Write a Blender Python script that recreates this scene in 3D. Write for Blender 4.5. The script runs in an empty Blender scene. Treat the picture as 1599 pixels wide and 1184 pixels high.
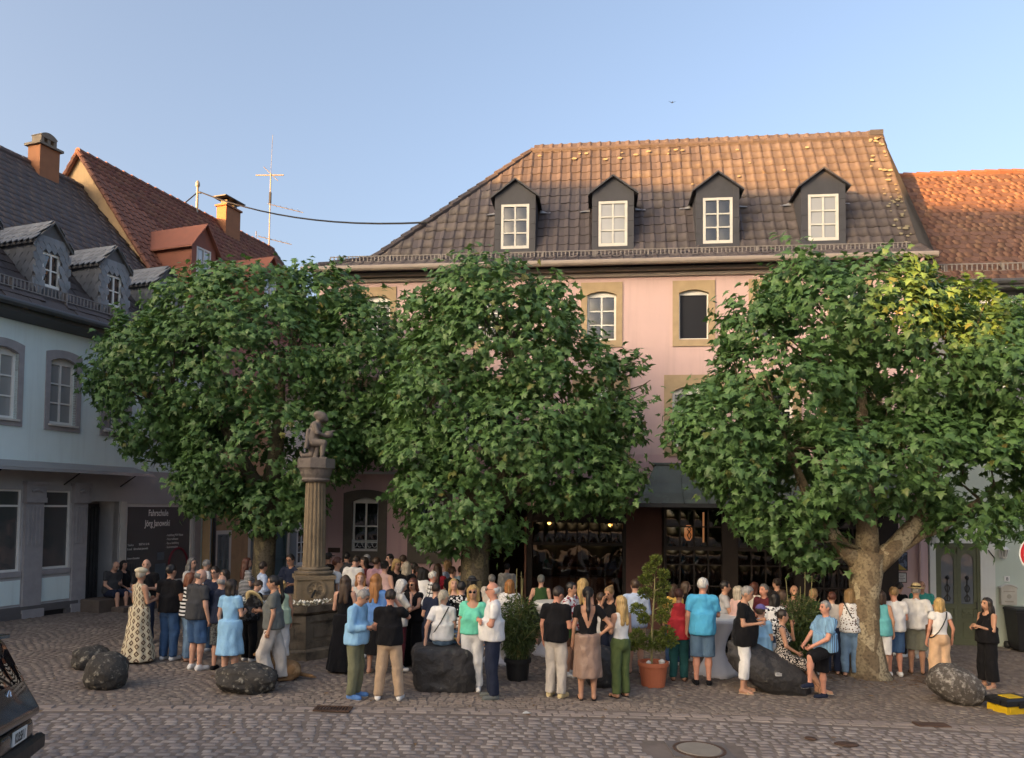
import bpy, bmesh, math, random
import numpy as np
from mathutils import Vector, Matrix, noise as mnoise
random.seed(7); np.random.seed(7)
R = math.radians
scene = bpy.context.scene
C = scene.collection
# ------------------------------------------------------------------ camera
CAM_H, FPX, CX, CY, W0 = 3.0, 1200.0, 799.5, 740.0, 1599.0
cam_data = bpy.data.cameras.new('camera'); cam = bpy.data.objects.new('camera', cam_data); C.objects.link(cam)
cam_data.sensor_width = 36.0; cam_data.lens = 36.0 * FPX / W0
cam_data.shift_y = (CY - 592.0) / W0
cam_data.clip_start = 0.1; cam_data.clip_end = 1200
CAM_M = Matrix.Rotation(R(92.5), 4, 'X') @ Matrix.Rotation(R(0.57), 4, 'Z')
cam.matrix_world = Matrix.Translation((0, 0, CAM_H)) @ CAM_M
scene.camera = cam
# ------------------------------------------------------------------ light
SUN_EL = 8.0
SUN_TO = Vector((-0.78, -0.626, 0)).normalized()          # horizontal direction towards the sun
w = bpy.data.worlds.new('World'); scene.world = w; w.use_nodes = True
wn = w.node_tree; bg = wn.nodes['Background']
sky = wn.nodes.new('ShaderNodeTexSky'); sky.sky_type = 'NISHITA'; sky.sun_disc = False
sky.sun_elevation = R(SUN_EL); sky.sun_rotation = math.atan2(SUN_TO.x, SUN_TO.y)
sky.air_density = 0.6; sky.dust_density = 8.5; sky.ozone_density = 0.3
wn.links.new(sky.outputs[0], bg.inputs[0]); bg.inputs[1].default_value = 0.15
sd = bpy.data.lights.new('sun', 'SUN'); sun = bpy.data.objects.new('sun', sd); C.objects.link(sun)
sd.energy = 4.8; sd.angle = R(0.5); sd.color = (1.0, 0.46, 0.12)
sv = Vector((SUN_TO.x * math.cos(R(SUN_EL)), SUN_TO.y * math.cos(R(SUN_EL)), math.sin(R(SUN_EL))))
sun.rotation_euler = (-sv).to_track_quat('-Z', 'Y').to_euler()
scene.view_settings.view_transform = 'Standard'; scene.view_settings.look = 'None'
scene.view_settings.gamma = 1.0; scene.view_settings.use_curve_mapping = False
scene.view_settings.exposure = 2.25
scene.cycles.max_bounces = 6; scene.cycles.transparent_max_bounces = 8
# ------------------------------------------------------------------ geometry of the place
GS = -0.027                                                # the square falls gently to the right
def gz(x, y=0): return GS * x
def ray(px, py): return CAM_M.to_3x3() @ Vector(((px - CX) / FPX, -(py - CY) / FPX, -1.0))
def ground_at(px, py):
    d = ray(px, py); t = -CAM_H / (d.z - GS * d.x); return Vector((d.x * t, d.y * t, CAM_H + d.z * t))
def at(px, py, Y):
    d = ray(px, py); t = Y / d.y; return Vector((d.x * t, Y, CAM_H + d.z * t))
def head_at(px, py, h):
    d = ray(px, py); t = (h - CAM_H) / (d.z - GS * d.x); return Vector((d.x * t, d.y * t, GS * d.x * t))
# ------------------------------------------------------------------ objects
def tag(o, label=None, cat=None, group=None, kind=None):
    if label: o['label'] = label
    if cat: o['category'] = cat
    if group: o['group'] = group
    if kind: o['kind'] = kind
    return o
def empty(name, loc=(0, 0, 0), rz=0, parent=None):
    o = bpy.data.objects.new(name, None); C.objects.link(o); o.location = loc; o.rotation_euler = (0, 0, rz)
    o.empty_display_size = 0.1
    if parent: o.parent = parent
    return o
def inst(o, parent=None, M=None):
    c = o.copy(); C.objects.link(c)
    if parent is not None: c.parent = parent
    if M is not None: c.matrix_local = M
    return c
def copy_tree(o, parent=None):
    c = o.copy(); C.objects.link(c)
    if parent is not None: c.parent = parent
    for ch in list(o.children): copy_tree(ch, c)
    return c
class MB:
    def __init__(s): s.v = []; s.f = []; s.m = []; s.cm = 0
    def add(s, vs, fs, M=None):
        n = len(s.v)
        for p in vs:
            p = Vector(p); s.v.append(tuple(M @ p) if M is not None else tuple(p))
        for f in fs: s.f.append(tuple(i + n for i in f)); s.m.append(s.cm)
        return s
    def box(s, x0, x1, y0, y1, z0, z1, M=None):
        return s.add([(x0, y0, z0), (x1, y0, z0), (x1, y1, z0), (x0, y1, z0), (x0, y0, z1), (x1, y0, z1), (x1, y1, z1), (x0, y1, z1)],
                     [(0, 3, 2, 1), (4, 5, 6, 7), (0, 1, 5, 4), (1, 2, 6, 5), (2, 3, 7, 6), (3, 0, 4, 7)], M)
    def bbox(s, x0, x1, y0, y1, z0, z1, b=0.01, M=None):        # box with a bevelled top and front edge ring
        return s.add([(x0, y0, z0), (x1, y0, z0), (x1, y1, z0), (x0, y1, z0), (x0, y0, z1 - b), (x1, y0, z1 - b), (x1, y1, z1 - b), (x0, y1, z1 - b),
                      (x0 + b, y0 + b, z1), (x1 - b, y0 + b, z1), (x1 - b, y1 - b, z1), (x0 + b, y1 - b, z1)],
                     [(0, 3, 2, 1), (0, 1, 5, 4), (1, 2, 6, 5), (2, 3, 7, 6), (3, 0, 4, 7), (4, 5, 9, 8), (5, 6, 10, 9), (6, 7, 11, 10), (7, 4, 8, 11), (8, 9, 10, 11)], M)
    def poly(s, pts): return s.add(pts, [tuple(range(len(pts)))])
    def prism(s, pts, ext):                                   # polygon pts extruded by vector ext
        n = len(pts); e = Vector(ext); vs = [Vector(p) for p in pts] + [Vector(p) + e for p in pts]
        fs = [tuple(range(n))[::-1], tuple(range(n, 2 * n))] + [(i, (i + 1) % n, (i + 1) % n + n, i + n) for i in range(n)]
        return s.add(vs, fs)
    def tube(s, pts, rad, n=8, cap=True):
        pts = [Vector(p) for p in pts]; k = len(pts)
        if not hasattr(rad, '__len__'): rad = [rad] * k
        base = len(s.v); up = None
        for i, p in enumerate(pts):
            d = (pts[min(i + 1, k - 1)] - pts[max(i - 1, 0)]).normalized()
            if up is None:
                up = Vector((0, 0, 1)) if abs(d.z) < 0.9 else Vector((1, 0, 0))
            a = (up - d * up.dot(d)).normalized(); b = d.cross(a); up = a
            for j in range(n):
                t = 2 * math.pi * j / n; s.v.append(tuple(p + (a * math.cos(t) + b * math.sin(t)) * rad[i]))
        for i in range(k - 1):
            for j in range(n):
                q = base + i * n; s.f.append((q + j, q + (j + 1) % n, q + n + (j + 1) % n, q + n + j)); s.m.append(s.cm)
        if cap:
            s.f.append(tuple(base + j for j in range(n))[::-1]); s.m.append(s.cm)
            s.f.append(tuple(base + (k - 1) * n + j for j in range(n))); s.m.append(s.cm)
        return s
    def lathe(s, prof, n=16, M=None, shape=None):             # prof: (r, z); shape(angle) scales r
        base = len(s.v)
        for r, z in prof:
            for j in range(n):
                t = 2 * math.pi * (j + .5) / n; q = r * (shape(t, z) if shape else 1)
                p = Vector((q * math.cos(t), q * math.sin(t), z)); s.v.append(tuple(M @ p) if M is not None else tuple(p))
        for i in range(len(prof) - 1):
            for j in range(n):
                q = base + i * n; s.f.append((q + j, q + (j + 1) % n, q + n + (j + 1) % n, q + n + j)); s.m.append(s.cm)
        s.f.append(tuple(base + j for j in range(n))[::-1]); s.m.append(s.cm)
        s.f.append(tuple(base + (len(prof) - 1) * n + j for j in range(n))); s.m.append(s.cm)
        return s
    def build(s, name, mats, parent=None, smooth=False):
        me = bpy.data.meshes.new(name); me.from_pydata(s.v, [], s.f)
        for m in (mats if isinstance(mats, (list, tuple)) else [mats]): me.materials.append(m)
        if any(s.m): me.polygons.foreach_set('material_index', s.m)
        if smooth: me.polygons.foreach_set('use_smooth', [True] * len(s.f))
        o = bpy.data.objects.new(name, me); C.objects.link(o)
        if parent is not None: o.parent = parent
        return o
def np_mesh(name, V, F, mats, parent=None, smooth=False, mi=None):
    me = bpy.data.meshes.new(name); V = np.asarray(V, np.float32); F = np.asarray(F, np.int32); n, k = F.shape
    me.vertices.add(len(V)); me.vertices.foreach_set('co', V.ravel())
    me.loops.add(n * k); me.loops.foreach_set('vertex_index', F.ravel())
    me.polygons.add(n); me.polygons.foreach_set('loop_start', np.arange(0, n * k, k, dtype=np.int32))
    if smooth: me.polygons.foreach_set('use_smooth', np.ones(n, bool))
    for m in (mats if isinstance(mats, (list, tuple)) else [mats]): me.materials.append(m)
    if mi is not None: me.polygons.foreach_set('material_index', np.asarray(mi, np.int32))
    me.update(calc_edges=True); me.validate()
    o = bpy.data.objects.new(name, me); C.objects.link(o)
    if parent is not None: o.parent = parent
    return o
# ------------------------------------------------------------------ materials (procedural)
class NT:
    def __init__(s, name):
        s.mat = bpy.data.materials.new(name); s.mat.use_nodes = True; s.t = s.mat.node_tree
        s.b = s.t.nodes['Principled BSDF']; s.co = s.t.nodes.new('ShaderNodeTexCoord')
    def n(s, typ, ins=None, **kw):
        nd = s.t.nodes.new('ShaderNode' + typ)
        for k, v in kw.items(): setattr(nd, k, v)
        for k, v in (ins or {}).items(): s.put(nd.inputs[k], v)
        return nd
    def put(s, sock, v):
        if isinstance(v, bpy.types.NodeSocket): s.t.links.new(v, sock)
        elif isinstance(v, (tuple, list)) and len(v) == 3 and sock.type == 'RGBA': sock.default_value = (*v, 1)
        else: sock.default_value = v
    def math(s, op, a, b=0.0, c=0.0): return s.n('Math', {0: a, 1: b, 2: c}, operation=op).outputs[0]
    def mix(s, f, a, b, bt='MIX'):
        nd = s.n('MixRGB', {'Fac': f, 'Color1': a, 'Color2': b}, blend_type=bt); return nd.outputs[0]
    def noise(s, scale, detail=3, rough=.55, vec=None): return s.n('TexNoise', {'Vector': vec or s.co.outputs['Object'], 'Scale': scale, 'Detail': detail, 'Roughness': rough}).outputs['Fac']
    def ramp(s, f, a, b): return s.n('MapRange', {0: f, 1: a, 2: b}).outputs[0]
    def xyz(s):
        nd = s.n('SeparateXYZ', {0: s.co.outputs['Object']}); return nd.outputs
def lin(c): return tuple(max(0, min(1, x)) for x in c)
def sc(c, k): return tuple(max(0., min(1., x * k)) for x in c)
MATS = {}
def mat(name, col, rough=.8, var=.15, scale=5., bump=.15, bscale=40., spec=.3, rand=0., isl=0., col2=None, c2=(.55, .65), c2s=3., metal=0., bdist=.01, streak=0.):
    if name in MATS: return MATS[name]
    t = NT(name); f = t.noise(scale, 5)
    c = t.mix(t.ramp(f, .25, .75), sc(col, 1 - var), sc(col, 1 + var))
    if col2 is not None: c = t.mix(t.ramp(t.noise(c2s, 6, .65), *c2), c, col2)
    if streak:
        mp = t.n('Mapping', {'Vector': t.co.outputs['Object'], 'Scale': (6, 6, .35)}); c = t.mix(t.math('MULTIPLY', t.ramp(t.noise(1., 4, .6, mp.outputs[0]), .5, .8), streak), c, sc(col, .45))
    if rand:
        r = t.n('ObjectInfo').outputs['Random']; c = t.n('HueSaturation', {'Value': t.math('MULTIPLY_ADD', r, 2 * rand, 1 - rand), 'Color': c}).outputs[0]
    if isl:
        r = t.n('NewGeometry').outputs['Random Per Island']; c = t.n('HueSaturation', {'Value': t.math('MULTIPLY_ADD', r, 2 * isl, 1 - isl), 'Hue': t.math('MULTIPLY_ADD', r, .02, .49), 'Color': c}).outputs[0]
    t.put(t.b.inputs['Base Color'], c); t.put(t.b.inputs['Roughness'], t.math('MULTIPLY_ADD', f, .2, rough - .1))
    t.b.inputs['Specular IOR Level'].default_value = spec; t.b.inputs['Metallic'].default_value = metal
    if bump:
        b = t.n('Bump', {'Height': t.noise(bscale, 4), 'Strength': bump, 'Distance': bdist}); t.put(t.b.inputs['Normal'], b.outputs[0])
    MATS[name] = t.mat; return t.mat
def emit(name, col, st):
    if name in MATS: return MATS[name]
    t = NT(name); t.b.inputs['Base Color'].default_value = (*col, 1); t.b.inputs['Emission Color'].default_value = (*col, 1); t.b.inputs['Emission Strength'].default_value = st
    MATS[name] = t.mat; return t.mat
def glass_dark(name, col=(.012, .014, .018), wob=.25):        # window glass seen from a bright street: dark colour replaces unlit room, mirror-like face
    t = NT(name); t.b.inputs['Base Color'].default_value = (*col, 1); t.b.inputs['Roughness'].default_value = .03
    t.b.inputs['Specular IOR Level'].default_value = .9; t.b.inputs['Coat Weight'].default_value = .6; t.b.inputs['Coat Roughness'].default_value = .02
    b = t.n('Bump', {'Height': t.noise(2.2, 1), 'Strength': wob, 'Distance': .05}); t.put(t.b.inputs['Normal'], b.outputs[0]); t.put(t.b.inputs['Coat Normal'], b.outputs[0])
    MATS[name] = t.mat; return t.mat
def glass_clear(name, tint=(.5, .5, .5), wob=.35):
    t = NT(name); out = t.t.nodes['Material Output']
    tr = t.n('BsdfTransparent', {'Color': tint}); gl = t.n('BsdfGlossy', {'Color': (1, 1, 1), 'Roughness': .02})
    b = t.n('Bump', {'Height': t.noise(2.5, 1), 'Strength': wob, 'Distance': .05}); t.put(gl.inputs['Normal'], b.outputs[0])
    fr = t.n('Fresnel', {'IOR': 1.7}); mx = t.n('MixShader', {0: fr.outputs[0], 1: tr.outputs[0], 2: gl.outputs[0]})
    t.t.links.new(mx.outputs[0], out.inputs['Surface']); MATS[name] = t.mat; return t.mat
def leaf_mat(name, dark, light, tr=.25, rough=.45):
    t = NT(name); r = t.n('NewGeometry').outputs['Random Per Island']; o = t.n('ObjectInfo').outputs['Random']
    f = t.math('FRACT', t.math('ADD', r, o)); c = t.mix(f, dark, light); c = t.mix(t.math('GREATER_THAN', f, .965), c, (.16, .14, .04))
    c = t.mix(t.ramp(t.noise(.9, 2), .35, .7), c, sc(light, .9), 'MIX')
    t.put(t.b.inputs['Base Color'], c); t.b.inputs['Roughness'].default_value = rough; t.b.inputs['Specular IOR Level'].default_value = .4
    tl = t.n('BsdfTranslucent', {'Color': t.mix(.5, c, (.13, .22, .025))}); mx = t.n('MixShader', {0: tr, 1: t.b.outputs[0], 2: tl.outputs[0]})
    t.t.links.new(mx.outputs[0], t.t.nodes['Material Output'].inputs['Surface']); MATS[name] = t.mat; return t.mat
M_ = {}
M_['pink'] = mat('pink stucco', (.60, .435, .43), .9, .06, .9, .3, 60, streak=.22)
M_['mauve'] = mat('mauve stucco', (.55, .375, .385), .9, .07, .9, .3, 60, streak=.25)
M_['sand'] = mat('sandstone surround', (.40, .305, .195), .85, .12, 4, .2, 50)
M_['darkstone'] = mat('dark sandstone', (.115, .10, .085), .85, .15, 4, .2, 50)
M_['blue'] = mat('pale blue stucco', (.68, .81, .83), .9, .05, .9, .25, 60, streak=.22)
M_['grey'] = mat('grey stucco', (.40, .40, .415), .9, .08, 3, .2, 60)
M_['greystone'] = mat('grey painted stone', (.32, .312, .33), .85, .12, 5, .25, 60)
M_['plinth'] = mat('dark plinth', (.12, .115, .12), .9, .15, 4, .3, 50)
M_['ochre'] = mat('ochre stucco', (.46, .325, .19), .9, .12, 1.5, .3, 60, col2=(.25, .19, .13), c2=(.5, .75), c2s=1.2, streak=.25)
M_['sage'] = mat('sage stucco', (.50, .57, .50), .9, .05, 1.5, .2, 60, streak=.1)
M_['paleplaster'] = mat('pale plaster', (.66, .67, .63), .9, .05, 2, .2, 60, streak=.15)
M_['white'] = mat('white paint', (.72, .72, .70), .5, .05, 6, .03, 30, spec=.4)
M_['offwhite'] = mat('aged white paint', (.55, .545, .52), .55, .08, 6, .05, 30)
M_['zinc'] = mat('zinc sheet', (.30, .30, .31), .5, .12, 3, .05, 30, spec=.5, metal=.4)
M_['darkzinc'] = mat('dark gutter', (.06, .062, .068), .5, .15, 3, .05, 30, spec=.5)
M_['taupe'] = mat('taupe gutter paint', (.30, .255, .225), .5, .08, 3, .05, 30)
M_['copper'] = mat('patinated copper', (.095, .115, .105), .55, .25, 2.5, .08, 25, spec=.5, col2=(.12, .16, .14), c2s=2)
M_['darkwood'] = mat('dark brown wood', (.022, .016, .014), .6, .2, 6, .1, 60)
M_['greenpaint'] = mat('green door paint', (.115, .125, .075), .55, .12, 6, .08, 40)
M_['teal'] = mat('teal paint', (.05, .10, .12), .5, .12, 6, .05, 40)
M_['shutter'] = mat('grey blue shutter paint', (.20, .24, .26), .6, .1, 6, .05, 40)
M_['iron'] = mat('black iron', (.015, .015, .016), .5, .2, 8, .1, 60, spec=.5)
M_['whiteiron'] = mat('white wrought iron', (.55, .56, .57), .5, .08, 8, .05, 60)
M_['rooftile'] = mat('dark concrete tile', (.068, .057, .060), .6, .18, 3, .2, 40, spec=.45, rand=.16, isl=.16, col2=(.12, .095, .07), c2=(.62, .74), c2s=4)
M_['slatetile'] = mat('dark brown roof tile', (.085, .070, .070), .7, .18, 3, .2, 40, spec=.4, rand=.10, isl=.10)
M_['redtile'] = mat('red clay tile', (.18, .078, .055), .75, .2, 3, .2, 40, rand=.13, isl=.13, col2=(.13, .07, .055), c2=(.55, .7), c2s=2.5)
M_['orangetile'] = mat('orange brown clay tile', (.115, .064, .049), .75, .2, 3, .2, 40, rand=.15, isl=.15, col2=(.10, .065, .05), c2=(.52, .7), c2s=2)
M_['slate'] = mat('slate', (.19, .20, .215), .55, .2, 4, .15, 40, spec=.45, rand=.2, isl=.2)
M_['rendergrey'] = mat('slate hung wall', (.10, .10, .105), .7, .2, 5, .4, 18, isl=.2)
M_['darkclad'] = mat('dark dormer cladding', (.052, .054, .066), .6, .15, 4, .06, 30)
M_['redclad'] = mat('red brown dormer cladding', (.22, .085, .058), .7, .1, 4, .06, 30)
M_['chimney'] = mat('orange rendered chimney', (.30, .135, .07), .85, .12, 4, .2, 50)
M_['concrete'] = mat('weathered concrete', (.20, .17, .14), .9, .2, 5, .3, 40)
M_['glass'] = glass_dark('window glass', wob=.08)
M_['glassclear'] = glass_clear('restaurant glass', (.45, .45, .46), .06)
M_['glassblind'] = glass_dark('glass with pale blind', (.30, .31, .32))
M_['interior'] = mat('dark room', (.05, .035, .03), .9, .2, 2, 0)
M_['curtain'] = mat('white curtain', (.6, .6, .58), .9, .1, 8, .1, 20)
M_['lamp'] = emit('warm lamp', (1., .42, .08), 4.0)
M_['black'] = mat('black plastic', (.012, .012, .013), .5, .2, 8, .05, 60, spec=.4)
# ------------------------------------------------------------------ building pieces (house frame: x along the front, y into the house, z up)
def wall(parent, x0, x1, z0, z1, holes, m, y=0., reveal=.14, name='wall', topfn=None, rm=None):
    xs = sorted({x0, x1, *[min(max(h[0], x0), x1) for h in holes], *[min(max(h[1], x0), x1) for h in holes]})
    zs = sorted({z0, z1, *[min(max(h[2], z0), z1) for h in holes], *[min(max(h[3], z0), z1) for h in holes]})
    b = MB()
    for i in range(len(xs) - 1):
        for j in range(len(zs) - 1):
            cx, cz = (xs[i] + xs[i + 1]) / 2, (zs[j] + zs[j + 1]) / 2
            if any(h[0] < cx < h[1] and h[2] < cz < h[3] for h in holes): continue
            b.poly([(xs[i], y, zs[j]), (xs[i + 1], y, zs[j]), (xs[i + 1], y, zs[j + 1]), (xs[i], y, zs[j + 1])])
    for (a, c, d, e) in [h[:4] for h in holes]:
        r = reveal
        b.poly([(a, y, d), (a, y, e), (a, y + r, e), (a, y + r, d)]); b.poly([(c, y, d), (c, y + r, d), (c, y + r, e), (c, y, e)])
        b.poly([(a, y, e), (c, y, e), (c, y + r, e), (a, y + r, e)]); b.poly([(a, y, d), (a, y + r, d), (c, y + r, d), (c, y, d)])
    return b.build(name, m, parent)
def arc_pts(x0, x1, z, rise, n=10):
    return [(x0 + (x1 - x0) * i / n, z + rise * (1 - (2 * i / n - 1) ** 2)) for i in range(n + 1)]
def surround(parent, x0, x1, z0, z1, ow, m, y=0., rise=.0, proud=.035, top=None, bot=None, arch_out=0., name='surround'):
    top = ow if top is None else top; bot = ow if bot is None else bot
    b = MB(); a = arc_pts(x0, x1, z1, rise); o = arc_pts(x0 - ow, x1 + ow, z1 + rise + top, arch_out)
    yf = y - proud; yb = y + .10
    n = len(a)
    for i in range(n - 1):                                   # head
        p, q, r_, s_ = a[i], a[i + 1], o[i + 1], o[i]
        b.poly([(p[0], yf, p[1]), (q[0], yf, q[1]), (r_[0], yf, r_[1]), (s_[0], yf, s_[1])])
        b.poly([(p[0], yb, p[1]), (q[0], yb, q[1]), (q[0], yf, q[1]), (p[0], yf, p[1])])
        b.poly([(s_[0], yf, s_[1]), (r_[0], yf, r_[1]), (r_[0], y, r_[1]), (s_[0], y, s_[1])])
    for (xa, xb) in ((x0 - ow, x0), (x1, x1 + ow)):
        zt = lambda x: z1 if x in (x0, x1) else z1 + rise + top
        b.poly([(xa, yf, z0), (xb, yf, z0), (xb, yf, zt(xb)), (xa, yf, zt(xa))])
        b.poly([(xa, yf, z0), (xa, yf, zt(xa)), (xa, y + (.1 if xa == x1 else 0), zt(xa)), (xa, y + (.1 if xa == x1 else 0), z0)])
        b.poly([(xb, yf, z0), (xb, y + (.1 if xb == x0 else 0), z0), (xb, y + (.1 if xb == x0 else 0), zt(xb)), (xb, yf, zt(xb))])
    if bot: b.box(x0 - ow, x1 + ow, yf - .003, y, z0 - bot, z0)
    return b.build(name, m, parent)
def pane(parent, a, c, d, e, y, m, tl=0., bul=.030, n=4):
    """insulating glass is never flat: a slight bulge bends what it mirrors"""
    b = bul * min(c - a, e - d); V = []; F = []
    for j in range(n + 1):
        for i in range(n + 1): u, v = 2 * i / n - 1, 2 * j / n - 1; V.append((a + (c - a) * i / n, y + tl * u - b * (1 - u * u) * (1 - v * v), d + (e - d) * j / n))
    for j in range(n):
        for i in range(n): q = j * (n + 1) + i; F.append((q, q + 1, q + n + 2, q + n + 1))
    p = MB(); p.add(V, F); return p.build('pane', m, parent, True)
def window(house, x0, x1, z0, z1, y=0., rows=3, cols=2, fm='white', gm='glass', recess=.12, fw=.055, mw=.028, sur=None, sill=None, rise=0., transom=None, name='window', flat=False, bul=.03):
    """frame is the part's own mesh; panes, surround and sill are its sub-parts"""
    yy = y + recess; b = MB(); fm = M_[fm]; gm = M_[gm]; t = .05
    b.box(x0, x0 + fw, yy - t, yy, z0, z1); b.box(x1 - fw, x1, yy - t, yy, z0, z1)
    b.box(x0 + fw, x1 - fw, yy - t, yy, z0, z0 + fw * 1.2); b.box(x0 + fw, x1 - fw, yy - t, yy, z1 - fw, z1)
    gx = [x0 + fw + (x1 - x0 - 2 * fw) * i / cols for i in range(cols + 1)]
    if transom: gzs = [z0 + fw] + [z0 + (z1 - z0) * q for q in transom] + [z1 - fw]
    else: gzs = [z0 + fw + (z1 - z0 - 2 * fw) * i / rows for i in range(rows + 1)]
    for q in gx[1:-1]: b.box(q - mw, q + mw, yy - t - .004, yy, z0 + fw, z1 - fw)
    for q in gzs[1:-1]: b.box(x0 + fw, x1 - fw, yy - t + .003, yy, q - mw * .8, q + mw * .8)
    w = b.build(name, fm, house)
    if rise:                                                  # infill under the arch
        a = arc_pts(x0, x1, z1, rise); pb = MB(); pb.prism([(x0, yy - t, z1)] + [(p[0], yy - t, p[1]) for p in a[1:-1]] + [(x1, yy - t, z1)], (0, t, 0)); pb.build('arched_head', fm, house if flat else w)
    w = house if flat else w
    for i in range(cols):
        for j in range(len(gzs) - 1):
            a, c, d, e = gx[i], gx[i + 1], gzs[j], gzs[j + 1]; tl = random.uniform(-.008, .008); pane(w, a, c, d, e, yy - .018, gm, tl, bul)
    if sur: surround(w, x0, x1, z0, z1, sur['w'], M_[sur['m']], y, rise, sur.get('proud', .035), sur.get('top'), sur.get('bot'), sur.get('out', 0.))
    if sill:
        s = MB(); s.box(x0 - sill.get('o', .03), x1 + sill.get('o', .03), y - sill.get('d', .07), yy - t, z0 - sill.get('h', .05), z0 - .002); s.build('sill', M_[sill.get('m', 'white')], w)
    return w
def np_transform(T, verts): return verts @ np.array(T.to_3x3()).T + np.array(T.translation)
def scatter_pieces(name, parent, tverts, tfaces, Ms, material, limit=300, stuff_name=None, keyfn=None, world=None, far=None):
    """pieces nearest to the camera become objects of their own (shared mesh); the rest one joined 'stuff' part"""
    world = world or Matrix.Identity(4)
    order = sorted(range(len(Ms)), key=keyfn or (lambda i: ((world @ Ms[i].translation) - cam.location).length))
    me = bpy.data.meshes.new(name); me.from_pydata([tuple(v) for v in tverts], [], [tuple(f) for f in tfaces]); me.materials.append(material)
    for i in order[:limit]:
        o = bpy.data.objects.new(name, me); C.objects.link(o); o.parent = parent; o.matrix_local = Ms[i]
    rest = order[limit:]
    if rest:
        if far: tverts, tfaces = far                            # lighter pieces for the field beyond
        tv = np.array(tverts); nv = len(tv)
        k = max(len(f) for f in tfaces); V = np.concatenate([np_transform(Ms[i], tv) for i in rest])
        quads = [f for f in tfaces if len(f) == 4]; tris = [f for f in tfaces if len(f) == 3]
        q = np.array([list(f) for f in quads] or np.zeros((0, 4), int)).reshape(-1, 4)
        tri = np.array([[*f] for f in tris] or np.zeros((0, 3), int)).reshape(-1, 3)
        tri = np.concatenate([tri] + [q[:, [0, 1, 2]], q[:, [0, 2, 3]]]).astype(int)
        F = np.concatenate([tri + n * nv for n in range(len(rest))])
        o = np_mesh(stuff_name or (name + '_field'), V, F, material, parent); o['kind'] = 'stuff'
        return o
def pantile(w, l, th=.024, hgt=.032):
    prof = [(-.52, .0), (-.38, .012), (-.2, .0), (.02, .004), (.2, .6), (.36, 1.), (.52, .25)]
    tv = []; fs = []
    for (yy, zo) in ((0, th), (l, .004)):
        for (x, z) in prof: tv.append((x * w, yy, zo + z * hgt))
    for (x, z) in prof: tv.append((x * w, .004, z * hgt - .01))
    n = len(prof)
    for i in range(n - 1): fs += [(i, i + 1, n + i + 1, n + i), (2 * n + i, 2 * n + i + 1, i + 1, i)]
    return tv, fs
def flattile(w, l, th=.022, rnd=0.):
    tv = [(-.49 * w, 0, th), (.49 * w, 0, th), (.49 * w, l, .003), (-.49 * w, l, .003), (-.49 * w, .0, -.004), (.49 * w, .0, -.004), (-.49 * w, l, -.004), (.49 * w, l, -.004)]
    fs = [(0, 1, 2, 3), (4, 5, 1, 0), (6, 4, 0, 3), (5, 7, 2, 1)]
    if rnd:
        tv[0] = (-.49 * w, rnd, th); tv[1] = (.49 * w, rnd, th); tv[4] = (-.49 * w, rnd, -.004); tv[5] = (.49 * w, rnd, -.004)
        tv += [(0, -rnd, th), (0, -rnd, -.004)]; fs += [(0, 8, 1), (4, 9, 8, 0), (9, 5, 1, 8)]
    return tv, fs
def tile_matrices(o, a, b, L, S, w, e, keep=None, jit=.009, stagger=0., zj=.009):
    a = Vector(a).normalized(); b = Vector(b).normalized(); n = a.cross(b); Ms = []
    for j in range(int(S / e + .999)):
        for i in range(int(L / w) + 1):
            s, t = (i + .5) * w + (stagger * w if j % 2 else 0), j * e
            if s > L - w * .3 or (keep and not keep(s, t + e * .5)): continue
            p = Vector(o) + a * (s + random.uniform(-jit, jit)) + b * (t + random.uniform(-jit, jit)) + n * random.uniform(0, zj)
            r = Matrix((a, b, n)).transposed() @ Matrix.Rotation(random.uniform(-.022, .022), 3, 'Z')
            Ms.append(Matrix.Translation(p) @ r.to_4x4())
    return Ms
def snow_guard(parent, x0, x1, y, z, h=.2, step=.11, name='snow_guard'):
    b = MB(); x = x0
    for q in (z + .015, z + h): b.box(x0, x1, y - .012, y + .012, q - .012, q + .012)
    while x < x1: b.box(x - .014, x + .014, y - .008, y + .008, z, z + h); x += step
    x = x0 + .3
    while x < x1: b.box(x - .02, x + .02, y - .02, y + .16, z - .07, z + h + .01); x += 1.4
    return b.build(name, M_['concretegrey'], parent)
M_['concretegrey'] = mat('grey galvanised rail', (.20, .185, .18), .6, .12, 4, .05, 30, spec=.4)
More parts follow.
